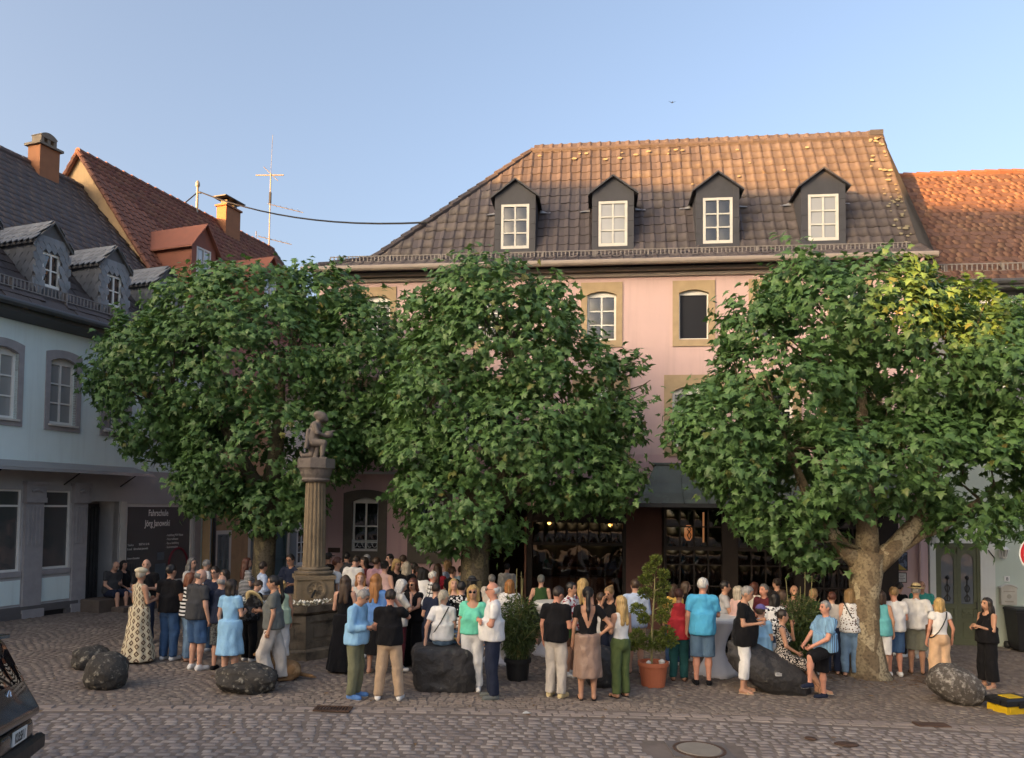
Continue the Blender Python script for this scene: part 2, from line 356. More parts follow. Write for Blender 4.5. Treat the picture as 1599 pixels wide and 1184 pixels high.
def dormer(house, xc, y, z0, w, h, gh, depth_fn, wx, wz0, wz1, wallm, roofm, winkw, over=.09, name='dormer', trim=None, roofthick=.05):
    """gabled dormer: front at depth y, eaves at z0+h, gable height gh; runs back into the roof (depth_fn(z) gives the roof's y)"""
    b = MB(); x0, x1 = xc - w / 2, xc + w / 2; ze = z0 + h; zp = ze + gh
    a, c = xc - wx / 2, xc + wx / 2
    # front with window hole
    for (p, q, r_, s_) in ((x0, a, z0, ze), (c, x1, z0, ze), (a, c, z0, wz0), (a, c, wz1, ze)):
        if s_ > r_: b.poly([(p, y, r_), (q, y, r_), (q, y, s_), (p, y, s_)])
    b.poly([(x0, y, ze), (x1, y, ze), (xc, y, zp)])
    for (p, q, n1, n2) in ((a, a, wz0, wz1), (c, c, wz0, wz1)): b.poly([(p, y, n1), (p, y + .1, n1), (p, y + .1, n2), (p, y, n2)])
    b.poly([(a, y, wz1), (c, y, wz1), (c, y + .1, wz1), (a, y + .1, wz1)]); b.poly([(a, y, wz0), (a, y + .1, wz0), (c, y + .1, wz0), (c, y, wz0)])
    yb = depth_fn(ze) + .05
    for xx in (x0, x1): b.poly([(xx, y, z0 - .3), (xx, yb, z0 - .3), (xx, yb, ze), (xx, y, ze)])
    d = b.build(name, wallm, house)
    r = MB(); o = over; sl = gh / (w / 2); yp = depth_fn(zp) + .1; ye = depth_fn(ze - o * sl) + .15
    for s in (-1, 1):
        e1 = (xc + s * (w / 2 + o), y - o, ze - o * sl); p1 = (xc, y - o, zp + .01); p2 = (xc, yp, zp + .01); e2 = (xc + s * (w / 2 + o), ye, ze - o * sl)
        up = Vector((0, 0, roofthick)); q = [Vector(e1), Vector(p1), Vector(p2), Vector(e2)]
        r.add([*q, *[v + up for v in q]], [(0, 1, 2, 3), (4, 7, 6, 5), (0, 4, 5, 1), (3, 2, 6, 7), (0, 3, 7, 4)])
    r.build('roof', roofm, d)
    if trim: trim(d)
    window(d, a, c, wz0, wz1, y, name='window_frame', flat=True, **winkw)   # sub-parts of the dormer
    return d
# ------------------------------------------------------------------ ground
gm = mat('joint sand and dirt', (.17, .137, .118), .95, .3, 3, .4, 30)
gb = MB(); N = 24
for i in range(N + 1):
    for j in range(N + 1):
        x = -160 + 320 * i / N; y = -90 + 320 * j / N; gb.v.append((x, y, gz(x) - .001))
for i in range(N):
    for j in range(N): q = i * (N + 1) + j; gb.f.append((q, q + N + 1, q + N + 2, q + 1)); gb.m.append(0)
ground = tag(gb.build('ground', gm), kind='structure')
M_['cobble'] = mat('basalt and sandstone setts', (.25, .212, .192), .8, .25, 9, .35, 60, spec=.25, rand=.22, isl=.22, col2=(.165, .145, .14), c2=(.5, .7), c2s=1.3)
M_['cobble2'] = mat('reddish plaza setts', (.255, .207, .172), .82, .25, 9, .35, 60, spec=.25, rand=.22, isl=.22, col2=(.165, .13, .112), c2=(.48, .7), c2s=.8)
M_['kerbset'] = mat('pale border setts', (.265, .217, .19), .8, .15, 6, .3, 50, rand=.18, isl=.18)
def yb(x): return 11.36 - .0075 * (x - 4) ** 2
def sett_t():
    b = .12; tv = [(-.5, -.5, -.01), (.5, -.5, -.01), (.5, .5, -.01), (-.5, .5, -.01), (-.5 + b * .5, -.5 + b * .5, .016), (.5 - b * .5, -.5 + b * .5, .016), (.5 - b * .5, .5 - b * .5, .016), (-.5 + b * .5, .5 - b * .5, .016),
                   (-.5 + b * 1.6, -.5 + b * 1.6, .018), (.5 - b * 1.6, -.5 + b * 1.6, .018), (.5 - b * 1.6, .5 - b * 1.6, .02), (-.5 + b * 1.6, .5 - b * 1.6, .02)]
    fs = [(0, 1, 5, 4), (1, 2, 6, 5), (2, 3, 7, 6), (3, 0, 4, 7), (4, 5, 9, 8), (5, 6, 10, 9), (6, 7, 11, 10), (7, 4, 8, 11), (8, 9, 10, 11)]
    return tv, fs
def sett(x, y, a, wx, wy): 
    return Matrix.Translation((x, y, gz(x) - .012 + random.uniform(-.004, .006))) @ Matrix.Rotation(a, 4, 'Z') @ Matrix.Rotation(random.uniform(-.045, .045), 4, 'X') @ Matrix.Rotation(random.uniform(-.045, .045), 4, 'Y') @ Matrix.Diagonal((wx, wy, 1, 1))
def seen(x, y, m=.6): return abs(x) < .69 * y + m
BOULDERS = [ground_at(140, 1048), ground_at(166, 1080), ground_at(386, 1086), ground_at(690, 1084), ground_at(940, 1078), ground_at(1200, 1086), ground_at(1493, 1106)]
HOLES = [(b.x, b.y, .55) for b in (BOULDERS[0], BOULDERS[1], BOULDERS[2], BOULDERS[6])]
tv, fs = sett_t()
SF = ([v for v in tv[:4]] + [(x * 1.0, y * 1.0, .019) for x, y, _ in tv[8:]], [(0, 1, 5, 4), (1, 2, 6, 5), (2, 3, 7, 6), (3, 0, 4, 7), (4, 5, 6, 7)])
road = []; k = 0; off = .10
while True:
    wy = random.uniform(.10, .13); off += wy / 2; x = -9 + random.random() * .1
    if 11.3 - off < 7.6: break
    while x < 8.6:
        wx = random.uniform(.12, .25); y = yb(x + wx / 2) - off + random.uniform(-.01, .01)
        if seen(x, y, 1.2) and not (1.75 < x + wx/2 < 3.0 and 9.45 < y < 10.3): road.append(sett(x + wx / 2, y, .015 * (4 - x) * .6 + random.uniform(-.06, .06), wx * .95, wy * .93))
        x += wx
    off += wy / 2 + .004
roado = tag(empty('road'), kind='structure'); roado.location = (0, 0, 0)
scatter_pieces('sett', roado, tv, fs, road, M_['cobble'], 300, 'sett_field', far=SF)
plaza = []; W = 1.55; col = -13
for kx in range(-9, 9):
    cx = kx * W + .3; j = 0
    for j in range(-2, 92):
        y0 = 11.2 + j * .125; t = -W / 2 + (.07 if j % 2 else 0)
        while t < W / 2:
            wx = random.uniform(.12, .165); u = (2 * (t + wx / 2) / W); y = y0 + .30 * (1 - u * u) - .2; x = cx + t + wx / 2
            ang = math.atan(-.30 * 4 * u / W * .5)
            if y > yb(x) + .36 and seen(x, y, 1.4) and y < 21.5 and not any((x - a) ** 2 + (y - b) ** 2 < r * r for a, b, r in HOLES) and x - .36 * (y - 17.53) > -11.5 - (0):
                if y < 17.5 or random.random() < .9: plaza.append(sett(x, y, ang + random.uniform(-.08, .08), wx * .94, .112))
            t += wx
plazao = tag(empty('plaza'), kind='structure')
for a, b, r in HOLES:                                       # rings of setts round the boulders
    for rr in (.20, .34, .48):
        n = int(2 * math.pi * rr / .15)
        for i in range(n): q = 2 * math.pi * i / n; plaza.append(sett(a + rr * math.cos(q), b + rr * math.sin(q), q + math.pi / 2, .14, .115))
scatter_pieces('sett', plazao, tv, fs, plaza, M_['cobble2'], 300, 'sett_field', far=SF)
kerb = []; x = -8.5
while x < 8.4:
    wx = random.uniform(.22, .36); xm = x + wx / 2; a = math.atan(-.015 * (xm - 4))
    kerb += [sett(xm, yb(xm) + .08, a, wx * .96, .14), sett(xm + .1, yb(xm) + .235, a, wx * .96, .15)]; x += wx
kerbo = tag(empty('gutter_course'), kind='structure')
scatter_pieces('border_sett', kerbo, tv, fs, kerb, M_['kerbset'], 300)
# ------------------------------------------------------------------ pink corner house
PINK = Matrix.Translation((10.3, 19.25, 0)) @ Matrix.Rotation(R(-6.2), 4, 'Z')
def house(name, Mx, label, cat='house'):
    o = bpy.data.objects.new(name, None); C.objects.link(o); o.matrix_world = Mx; tag(o, label, cat); return o
pk = house('pink_house', PINK, 'three storey pink stucco house with four dormers and copper roofed bay window')
cen = [-14.12, -11.1, -8.02, -5.63, -3.69, -1.72]
topw = [(c - .38, c + .38, 7.42, 8.64) for c in cen]; midw = [(c - .55, c + .55, 4.62, 6.05) for c in cen]
g1 = (-14.70, -13.97, 1.78, 3.12); g2 = (-12.92, -12.19, 1.78, 3.12)
wall(pk, -15.75, .1, 4.41, 9.3, [(a, c, d, e + .09) for a, c, d, e in topw] + [(a, c, d, e + .16) for a, c, d, e in midw], M_['pink'], name='upper_wall')
wall(pk, -15.75, -11.55, -.9, 4.41, [(*g[:3], g[3] + .10) for g in (g1, g2)], M_['mauve'], name='lower_wall')
wall(pk, -11.55, -6.45, 3.05, 4.41, [], M_['mauve'], name='lower_wall')
wall(pk, -6.45, -.85, 3.3, 4.41, [], M_['mauve'], name='lower_wall')
wall(pk, -.85, .1, -.9, 4.41, [], M_['pink'], name='lower_wall')
M_['pier'] = mat('red brown pier', (.13, .065, .055), .8, .12, 3, .2, 50)
b = MB(); b.box(-7.36, -6.45, -.06, .2, -.9, 3.05); b.build('pier', M_['pier'], pk)
b = MB(); b.poly([(-15.75, 0, -.9), (-15.75, 0, 9.3), (-15.75, 9, 9.3), (-15.75, 9, -.9)]); b.poly([(.1, 0, -.9), (.1, 9, -.9), (.1, 9, 9.3), (.1, 0, 9.3)]); b.poly([(-15.75, 9, -.9), (-15.75, 9, 9.3), (.1, 9, 9.3), (.1, 9, -.9)]); b.poly([(.1, .3, 9.3), (.1, 5.7, 9.3), (.1, 3, 13.9)])
b.build('side_wall', M_['pink'], pk)
M_['darkfill'] = mat('painted dark opening', (.014, .016, .024), .7, .1, 3, .1, 60)  # even dark colour stands in for the unlit room behind the open window
for i, c in enumerate(cen):
    dark = i == 3
    window(pk, c - .38, c + .38, 7.42, 8.64, 0, 3, 2, 'white', 'glass', .12, .05, .022, sur=dict(w=.165, m='sand', top=.24, bot=.18, proud=.03), rise=.09, sill=None) if not dark else \
        window(pk, c - .38, c + .38, 7.42, 8.64, 0, 1, 1, 'white', 'darkfill', .12, .035, .02, sur=dict(w=.165, m='sand', top=.24, bot=.18, proud=.03), rise=.09)
    window(pk, c - .55, c + .55, 4.62, 6.05, 0, 3, 2, 'white', 'glass', .12, .06, .03, sur=dict(w=.21, m='sand', top=.28, bot=.25, proud=.03), rise=.16)
M_['glassdk'] = glass_dark('ground floor glass', (.008, .009, .013))
for g in (g1, g2):
    gw = window(pk, *g, 0, 3, 2, 'white', 'glassdk', .13, .05, .022, sur=dict(w=.235, m='darkstone', top=.12, bot=.3, proud=.05, out=.10), rise=.10, sill=dict(m='white', d=.04), transom=[.18, .5])
    b = MB(); xa, xb = g[0] + .02, g[1] - .02                # scrolled wrought iron window guard
    b.box(xa, xb, -.03, -.015, 1.83, 1.85); b.box(xa, xb, -.03, -.015, 2.06, 2.08)
    for i in range(5):
        xx = xa + (xb - xa) * (i + .5) / 5; b.tube([(xx + .06 * math.cos(q), -.022, 1.955 + .07 * math.sin(q * 1.0) * (1 if i % 2 else -1)) for q in [j * .6 for j in range(10)]], .008, 4)
    b.tube([(xa, -.022, 1.76), (xa, -.022, 2.09)], .01, 5); b.tube([(xb, -.022, 1.76), (xb, -.022, 2.09)], .01, 5)
    b.build('window_guard', M_['whiteiron'], gw)
b = MB(); b.box(-15.75, -11.6, -.05, -.002, 3.86, 3.92); b.build('ledge', M_['offwhite'], pk)
b = MB(); b.box(-15.35, -15.02, -.03, -.002, 1.74, 1.86); b.build('plaque', mat('brown plaque', (.05, .028, .022), .5), pk)
# restaurant front
b = MB(); b.box(-11.55, -11.43, -.06, .12, -.9, 3.05); b.box(-9.95, -9.8, -.08, .12, -.9, 3.05); b.box(-9.8, -7.36, -.06, .1, 2.62, 2.78); b.box(-9.8, -7.36, -.06, .1, .25, .38); b.box(-7.45, -7.361, -.07, .1, .38, 2.62); b.box(-9.8, -7.36, -.05, .08, 2.02, 2.1)
b.box(-9.8, -7.36, -.04, .1, -.6, .25); b.box(-9.8, -7.36, -.06, .1, 2.78, 3.05); b.build('restaurant_front', M_['darkwood'], pk)
for i in range(8):
    x = -9.8 + 2.35 * i / 8; pane(pk, x + .01, x + .29, 2.1, 2.62, .025, M_['glassclear'], 0, .035)
    if i: p = MB(); p.box(x - .012, x + .012, -.02, .05, 2.1, 2.62); p.build('glazing_bar', M_['darkwood'], pk)
for i in range(2): p = MB(); x = -9.8 + 1.18 * i; pane(pk, x + .01, x + 1.16, .38, 2.02, .03, M_['glassclear'], 0, .02)
b = MB(); b.box(-10.0, -9.955, -.12, .05, -.3, 2.75); b.build('door_frame', mat('brown door frame', (.16, .075, .05), .6), pk)
b = MB(); b.box(-10.2, -7.15, -.55, -.02, 3.42, 3.52); b.box(-10.2, -7.15, -.58, -.5, 3.36, 3.55); b.build('canopy', M_['darkzinc'], pk)
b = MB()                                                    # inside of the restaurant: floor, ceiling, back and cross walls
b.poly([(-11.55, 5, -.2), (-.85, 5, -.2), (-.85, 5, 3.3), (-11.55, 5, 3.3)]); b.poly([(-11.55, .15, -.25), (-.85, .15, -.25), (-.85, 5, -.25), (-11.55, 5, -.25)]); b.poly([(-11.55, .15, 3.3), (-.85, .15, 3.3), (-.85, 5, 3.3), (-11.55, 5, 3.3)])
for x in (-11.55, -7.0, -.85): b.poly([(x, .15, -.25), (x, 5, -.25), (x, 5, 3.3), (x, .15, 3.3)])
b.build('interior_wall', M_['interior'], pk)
b = MB(); b.box(-10.6, -7.6, 3.0, 3.5, -.2, .9); b.box(-9.2, -7.9, 1.4, 1.8, 1.28, 1.33); b.box(-9.4, -8.6, 4.8, 4.95, 1.2, 2.2); b.build('bar_counter', mat('brown bar wood', (.12, .055, .03), .5), pk)
for (x, z, s) in ((-9.42, 2.58, .05), (-7.75, 2.55, .055)):
    M4 = PINK @ Matrix.Translation((x, 1., z)); e = tag(empty('pendant_lamp', M4.translation), 'small glowing orange lamp at the left of the restaurant front' if x < -9 else 'small glowing orange lamp at the right of the restaurant front', 'lamp', 'lamps in the restaurant')
    q = MB(); q.lathe([(.01, -s), (s, -s * .3), (s * .8, s * .5), (.01, s)], 10); q.build('bulb', M_['lamp'], e, True); q = MB(); q.lathe([(s * 1.3, s * .4), (s * .5, s * 1.3), (.012, s * 1.6), (.012, .55)], 10); q.build('shade', M_['iron'], e)
M_['amber'] = emit('amber glass', (.85, .30, .10), .16); M_['ambr2'] = emit('amber tube', (.8, .34, .13), .16)
M4 = PINK @ Matrix.Translation((-5.74, .25, 2.38)); e = tag(empty('lantern', M4.translation), 'amber glass lantern with a waisted pattern behind the bay window', 'lantern')
q = MB(); q.lathe([(.05, -.2), (.10, -.12), (.105, 0), (.10, .12), (.05, .2)], 12); q.build('glass', M_['amber'], e, True)
q = MB(); q.tube([(0, -.107, -.17), (.05, -.107, -.05), (0, -.107, .03), (-.05, -.107, .1), (0, -.107, .15)], .012, 4); q.tube([(0, -.107, -.17), (-.05, -.107, -.05), (0, -.107, .03), (.05, -.107, .1), (0, -.107, .15)], .012, 4); q.tube([(0, 0, .2), (0, 0, .7)], .008, 4); q.build('cage', M_['iron'], e)
M4 = PINK @ Matrix.Translation((-5.36, .2, 2.52)); e = tag(empty('wall_light', M4.translation), 'thin upright amber light strip behind the bay window', 'light')
q = MB(); q.tube([(0, 0, -.38), (0, 0, .40)], .024, 8); q.build('tube', M_['ambr2'], e); q = MB(); q.box(-.05, .05, -.04, .04, -.46, -.385); q.build('holder', M_['iron'], e)
# bay window
BY = -.7; b = MB(); b.box(-6.45, -6.40, BY, 0, -.9, 3.08); b.box(-.92, -.86, BY, 0, -.9, 3.08); b.box(-6.45, -.86, BY - .02, BY + .1, -.9, .12); b.box(-6.45, -.86, BY - .02, BY + .1, 2.98, 3.1)
pan = [(-6.40, -5.02), (-4.66, -3.3), (-2.94, -1.58)]
for (x0, x1) in [(-5.02, -4.66), (-3.3, -2.94), (-1.58, -.92)]: b.box(x0, x1, BY - .05, BY + .1, .12, 2.98)
bay = b.build('bay_window', M_['darkwood'], pk)
for (x0, x1) in pan:
    zs = [.12, .62, 1.1, 1.62, 2.02, 2.56, 2.98]; q = MB()
    for i in range(5): x = x0 + (x1 - x0) * i / 4; q.box(x - .018, x + .018, BY, BY + .05, .12, 2.98)
    for z in zs[1:-1]: q.box(x0, x1, BY - .005, BY + .055, z - (.05 if z == 2.02 else .016), z + (.05 if z == 2.02 else .016))
    q.build('glazing_bars', M_['darkwood'], bay)
    for i in range(4):
        for j in range(6):
            a, c = x0 + (x1 - x0) * i / 4 + .018, x0 + (x1 - x0) * (i + 1) / 4 - .018; tl = random.uniform(-.006, .006)
            pane(bay, a, c, zs[j], zs[j + 1], BY + .035, M_['glassclear'], tl, .045)
prof = [(-.10, 4.14), (-.16, 3.98), (-.30, 3.66), (-.52, 3.40), (-.95, 3.14)]
b = MB()
for i in range(4):
    (y0, z0), (y1, z1) = prof[i], prof[i + 1]; f0, f1 = i / 4, (i + 1) / 4; xl0, xl1 = -6.62 - .62 * f0 ** 1.5, -6.62 - .62 * f1 ** 1.5
    b.poly([(xl1, y1, z1), (-.6, y1, z1), (-.6, y0, z0), (xl0, y0, z0)]); b.poly([(xl0, y0, z0), (xl0, 0, z0), (xl1, 0, z1), (xl1, y1, z1)])
b.box(-6.7, -.6, -.14, 0, 4.14, 4.19)
for k in range(11):
    x = -6.55 + .58 * k; b.tube([(x - (.25 * i / 4 if k == 0 else 0), y - .008, z + .012) for i, (y, z) in enumerate(prof)], .014, 4)
b.build('copper_roof', M_['copper'], pk); b = MB(); b.box(-7.24, -.6, -.97, -.0, 3.04, 3.135); b.build('fascia', M_['darkzinc'], pk)
# cornice, gutter and pipe
b = MB(); b.box(-15.82, .17, -.07, -.002, 9.10, 9.19); b.box(-15.88, .22, -.20, -.002, 9.22, 9.31); b.build('cornice', M_['taupe'], pk)
b = MB(); b.tube([(-16.1, -.46, 9.37), (.24, -.46, 9.37)], .085, 10); b.build('gutter', M_['taupe'], pk)
b = MB(); b.tube([(-.10, -.45, 9.33), (-.11, -.30, 9.1), (-.12, -.09, 8.9), (-.12, -.09, -.3)], .05, 8); b.build('downpipe', M_['pink'], pk)
# roof
EZ, KY, KZ, RY, RZ, XL = 9.42, .55, 9.95, 3.0, 14.0, -16.0
hk = (-10.18 - XL) / (RY + .38)
def roof_y(z): return KY + (z - KZ) * (RY - KY) / (RZ - KZ) if z > KZ else -.38 + (z - EZ) * (KY + .38) / (KZ - EZ)
def hipx(y): return XL + (y + .38) * hk
b = MB(); xr = .18
P1, P2, P3 = (XL, -.38, EZ), (hipx(KY), KY, KZ), (-10.18, RY, RZ); Q1, Q2, Q3 = (xr, -.38, EZ), (xr, KY, KZ), (xr, RY, RZ)
b.poly([P1, Q1, Q2, P2]); b.poly([P2, Q2, Q3, P3]); b.poly([(XL, 6.38, EZ), P1, P2, (hipx(KY), 5.45, KZ)]); b.poly([(hipx(KY), 5.45, KZ), P2, P3]); b.poly([(XL, 6.38, EZ), P3, Q3, (xr, 6.38, EZ)])
rf = b.build('roof', M_['slatetile'], pk)
DC = [-10.41, -7.72, -4.92, -2.18]
tv, fs = pantile(.30, .44)
sl = Vector((0, RY - KY, RZ - KZ)).normalized(); ll = Vector((0, KY + .38, KZ - EZ)).normalized()
def keep_up(s, t):
    x = XL + s; y = KY + sl.y * t; z = KZ + sl.z * t
    return x > hipx(y) + .12 and not any(abs(x - d) < .54 and z < 11.55 - max(0, 0) for d in DC)
Ms = tile_matrices((XL, KY, KZ + .01), (1, 0, 0), sl, 16.18, 4.72, .295, .355, keep_up)
Ms += tile_matrices((XL, -.38, EZ + .01), (1, 0, 0), ll, 16.18, 1.08, .295, .355, lambda s, t: XL + s > hipx(-.38 + ll.y * t) + .1)
scatter_pieces('roof_tile', rf, tv, fs, Ms, M_['rooftile'], 300, 'roof_tile_field', world=PINK, keyfn=lambda i: abs((PINK @ Ms[i].translation).x - 2) + random.random() * 4)
def caps(parent, a, b_, m, rad=.10, step=.36, name='ridge_tile'):
    a, b_ = Vector(a), Vector(b_); n = max(1, int((b_ - a).length / step)); d = (b_ - a) / n
    q = MB(); q.tube([(-.02, 0, .02), (d.length * 1.04, 0, .0)], [rad * 1.08, rad * .94], 8); proto = q.build(name, m, parent); rot = d.to_track_quat('X', 'Z').to_matrix().to_4x4()
    for i in range(n):
        Mx = Matrix.Translation(a + d * i + Vector((0, 0, random.uniform(-.008, .008)))) @ rot
        if i == 0: proto.matrix_local = Mx
        else: inst(proto, parent, Mx)
caps(rf, P3, Q3, M_['rooftile']); caps(rf, P2, P3, M_['rooftile']); caps(rf, P1, P2, M_['rooftile'])
M_['lichen'] = mat('pale lichen', (.21, .19, .135), .95, .2, 8, .3, 40)
q = MB()
for i in range(70):                                         # pale lichen crusts at the verge and along the ridge
    t = random.random(); x = xr - .08 - random.random() ** 2 * .5; z = KZ + (RZ - KZ) * t; 
    if i > 48: x = random.uniform(-10, 0); z = RZ - .25 - .3 * random.random() ** 2
    if i > 64: x = random.uniform(-9, -1); z = random.uniform(12.3, 13.7)
    c = Vector((x, roof_y(z) - .055, z + .035)); n = random.uniform(.03, .08); nrm = Vector((0, -(RZ - KZ), RY - KY)).normalized(); tx = Vector((1, 0, 0)); ty = nrm.cross(tx)
    pts = [c + (tx * math.cos(k) * random.uniform(.6, 1.3) + ty * math.sin(k) * .7) * n for k in [j * math.pi / 3 for j in range(6)]]; q.prism(pts, nrm * .012)
lo = q.build('lichen', M_['lichen'], rf); lo['kind'] = 'stuff'
snow_guard(pk, XL + .5, xr - .35, .12, 9.71, .17, .105)
b = MB(); b.box(xr - .06, xr + .02, -.4, .3, EZ - .12, EZ); b.poly([(xr, -.38, EZ - .2), (xr, RY, RZ - .3), (xr, RY, RZ + .1), (xr, KY, KZ + .1), (xr, -.38, EZ + .08)]); b.prism([(xr - .35, RY - .1, RZ + .05), (xr + .02, RY - .1, RZ + .05), (xr + .02, RY + .1, RZ + .05), (xr - .35, RY + .1, RZ + .05)], (0, 0, .16)); b.build('verge', M_['darkclad'], pk)
def dtrim(d, xc, y, zt, z0, w, over, gh, h):
    for s in (-1, 1):                                       # zinc flashings at the foot of the cheeks
        b = MB(); x = xc + s * (w / 2 + .06); yy = roof_y(11.45)
        b.add([(x, yy - .1, 11.42), (x + s * .3, yy - .12, 11.40), (x + s * .3, yy + .02, 11.50), (x, yy + .05, 11.58)], [(0, 1, 2, 3)])
        b.build('flashing', M_['zinc'], d)
    for s in (-1, 1):                                       # cladding joints as proud sheets
        for k in range(4): b = MB(); b.box(xc + s * .565 - .145 * (s > 0), xc + s * .565 + .145 * (s < 0), y - .012, y - .001, 10.0 + .42 * k, 10.405 + .42 * k); b.build('cladding_sheet', M_['darkclad'], d)
for i, xc in enumerate(DC):
    dormer(pk, xc, .6, 9.97, 1.14, 1.66, .42, lambda z: roof_y(z), .78, 10.15, 11.40, M_['darkclad'], M_['darkclad'],
           dict(rows=3, cols=2, fm='offwhite', gm='glassblind' if i in (1, 3) else 'glass', recess=.05, fw=.07, mw=.022), over=.11, trim=lambda d, xc=xc: dtrim(d, xc, .6, 11.6, 9.97, 1.14, .11, .42, 1.66))
for o in pk.children:
    if o.name.startswith('dormer'):
        pass
# poster and notice by the right pier
pb = MB(); pb.box(-.70, -.40, -.035, -.003, 1.52, 1.98); pf = tag(pb.build('poster', mat('black poster frame', (.02, .02, .022), .4), pk), None)
t = NT('night scene poster print'); vz = t.xyz(); g = t.n('TexVoronoi', {'Vector': t.co.outputs['Object'], 'Scale': 14.}).outputs['Color']
cc = t.mix(t.math('GREATER_THAN', t.noise(9, 2), .52), (.02, .03, .06), (.10, .14, .22)); cc = t.mix(t.math('LESS_THAN', t.math('ADD', t.math('MULTIPLY', vz[0], 1.2), t.math('MULTIPLY', vz[2], 1.5)), 1.80), cc, (.34, .25, .04)); t.put(t.b.inputs['Base Color'], cc)
q = MB(); q.box(-.68, -.42, -.040, -.0355, 1.54, 1.96); q.build('print', t.mat, pf)
pb = MB(); pb.box(-.67, -.42, -.03, -.003, 1.22, 1.47); nf = pb.build('notice', mat('brown notice frame', (.05, .035, .025), .5), pk); q = MB(); q.box(-.65, -.44, -.034, -.0305, 1.24, 1.45); q.build('paper', M_['offwhite'], nf)
q = MB()
for k, ww in enumerate((.13, .10, .16, .08)): q.box(-.545 - ww / 2, -.545 + ww / 2, -.0355, -.0345, 1.40 - .04 * k, 1.412 - .04 * k)
q.build('print', mat('dark ink', (.05, .05, .06), .6), nf)
# ------------------------------------------------------------------ house at the right with the green door
rh = house('sage_house', PINK, 'pale sage house with dark green double door under an orange tiled roof')
door = (.27, 1.32, -.32, 2.22)
wall(rh, .12, 9, -.9, 4.2, [door, (3.3, 4.3, .7, 2.3), (5.6, 6.6, .7, 2.3)], M_['sage'], name='lower_wall', y=.01)
wall(rh, .12, 9, 4.2, 8.75, [(1.12, 1.9, 6.2, 7.95), (3.4, 4.2, 6.2, 7.95), (5.7, 6.5, 6.2, 7.95)], M_['rendergrey'], name='upper_wall', y=.02)
tv, fs = flattile(.30, .34, .016, .03)
Ms = tile_matrices((.3, .015, 5.4), (1, 0, 0), (0, 0, 1), 8.5, 3.35, .26, .2, lambda s, t: not (any(x0 < s + .3 < x0 + 1.2 for x0 in (.92, 3.2, 5.5)) and t < 2.7), stagger=.5)
scatter_pieces('slate', rh, tv, fs, Ms, M_['slate'], 250, 'slate_field', world=PINK)
b = MB(); b.box(.13, .27, -.03, .12, -.9, 2.6); b.box(1.32, 1.66, -.03, .12, -.9, 2.6); b.box(.13, 1.66, -.03, .12, 2.22, 2.6); b.build('door_surround', M_['paleplaster'], rh)
b = MB(); x0, x1, z0, z1 = door; b.box(x0, x0 + .07, -.0, .1, z0, z1); b.box(x1 - .07, x1, -.0, .1, z0, z1); b.box(x0, x1, -.01, .1, z1 - .10, z1); b.box(x0 + .07, x1 - .07, .05, .12, z0, z1 - .1)
b.box(.785, .805, .02, .05, z0, z1 - .1)
for s in (0, 1):
    a, c = (x0 + .07, .785) if s == 0 else (.805, x1 - .07)
    for (p, q) in ((a, a + .075), (c - .075, c)): b.box(p, q, .025, .05, z0, z1 - .1)
    for (p, q) in ((z0, z0 + .16), (.60, .72), (1.96, z1 - .1), (.30, .36)): b.box(a + .075, c - .075, .025, .05, p, q)
    b.box(a + .13, c - .13, .035, .05, z0 + .22, .25); b.box(a + .10, c - .10, .03, .05, .39, .57); b.tube([(a + .12 + i * (c - a - .24) / 8, .03, .48 + .03 * math.sin(i * 1.7)) for i in range(9)], .012, 4)
    for i in range(8): 
        t0 = math.pi * i / 8; t1 = math.pi * (i + 1) / 8; mx = (a + c) / 2; rr = (c - a) / 2 - .075; b.poly([(mx + rr * math.cos(t0), .026, 1.78 + .18 * math.sin(t0)), (mx + rr * math.cos(t0), .026, 1.97), (mx + rr * math.cos(t1), .026, 1.97), (mx + rr * math.cos(t1), .026, 1.78 + .18 * math.sin(t1))])
b.tube([(.80, .01, 2.12), (.80, .01, 1.98)], .03, 6)
dr = b.build('door', M_['greenpaint'], rh)
M_['doorglass'] = glass_dark('frosted door glass', (.10, .12, .14))
for s in (0, 1):
    a, c = (x0 + .145, .71) if s == 0 else (.88, x1 - .145)
    p = MB(); p.poly([(a, .046, .72), (c, .046, .72), (c, .046, 1.97), (a, .046, 1.97)]); p.build('pane', M_['doorglass'], dr)
    mx = (a + c) / 2; p = MB(); p.tube([(mx, .036, 1.35), (mx, .036, .78)], .012, 5); p.lathe([(.004, 1.30), (.045, 1.34), (.045, 1.38), (.004, 1.42)], 8, Matrix.Translation((mx, .036, 0)))
    for q in (-1, 1): p.tube([(mx, .036, 1.2), (mx + q * .06, .036, 1.12), (mx + q * .03, .036, 1.02), (mx, .036, 1.0)], .009, 4); p.tube([(mx, .036, .95), (mx + q * .07, .036, .86), (mx + q * .04, .036, .78), (mx, .036, .8)], .009, 4)
    p.build('grille', M_['iron'], dr)
p = MB(); p.tube([(1.21, .0, .62), (1.21, -.05, .62), (1.21, -.05, .76), (1.21, .0, .76)], .012, 6); p.build('handle', M_['iron'], dr)
b = MB(); b.bbox(.1, 1.8, -.42, .05, -.7, -.30, .015); b.build('doorstep', M_['concrete'], rh)
b = MB(); b.tube([(1.5, -.035, 2.06), (1.64, -.06, 1.86)], .014, 5); b.build('awning_bracket', M_['iron'], rh)
window(rh, 1.12, 1.9, 6.2, 7.95, .02, 3, 2, 'white', 'glass', .1, .06, .025, sur=dict(w=.14, m='white', bot=.1, top=.14))
for h_ in ((3.3, 4.3, .7, 2.3), (5.6, 6.6, .7, 2.3), (3.4, 4.2, 6.2, 7.95), (5.7, 6.5, 6.2, 7.95)): window(rh, *h_, .02, 3, 2, 'white', 'glass', .1, .06, .025, sur=dict(w=.14, m='white', bot=.1, top=.14))
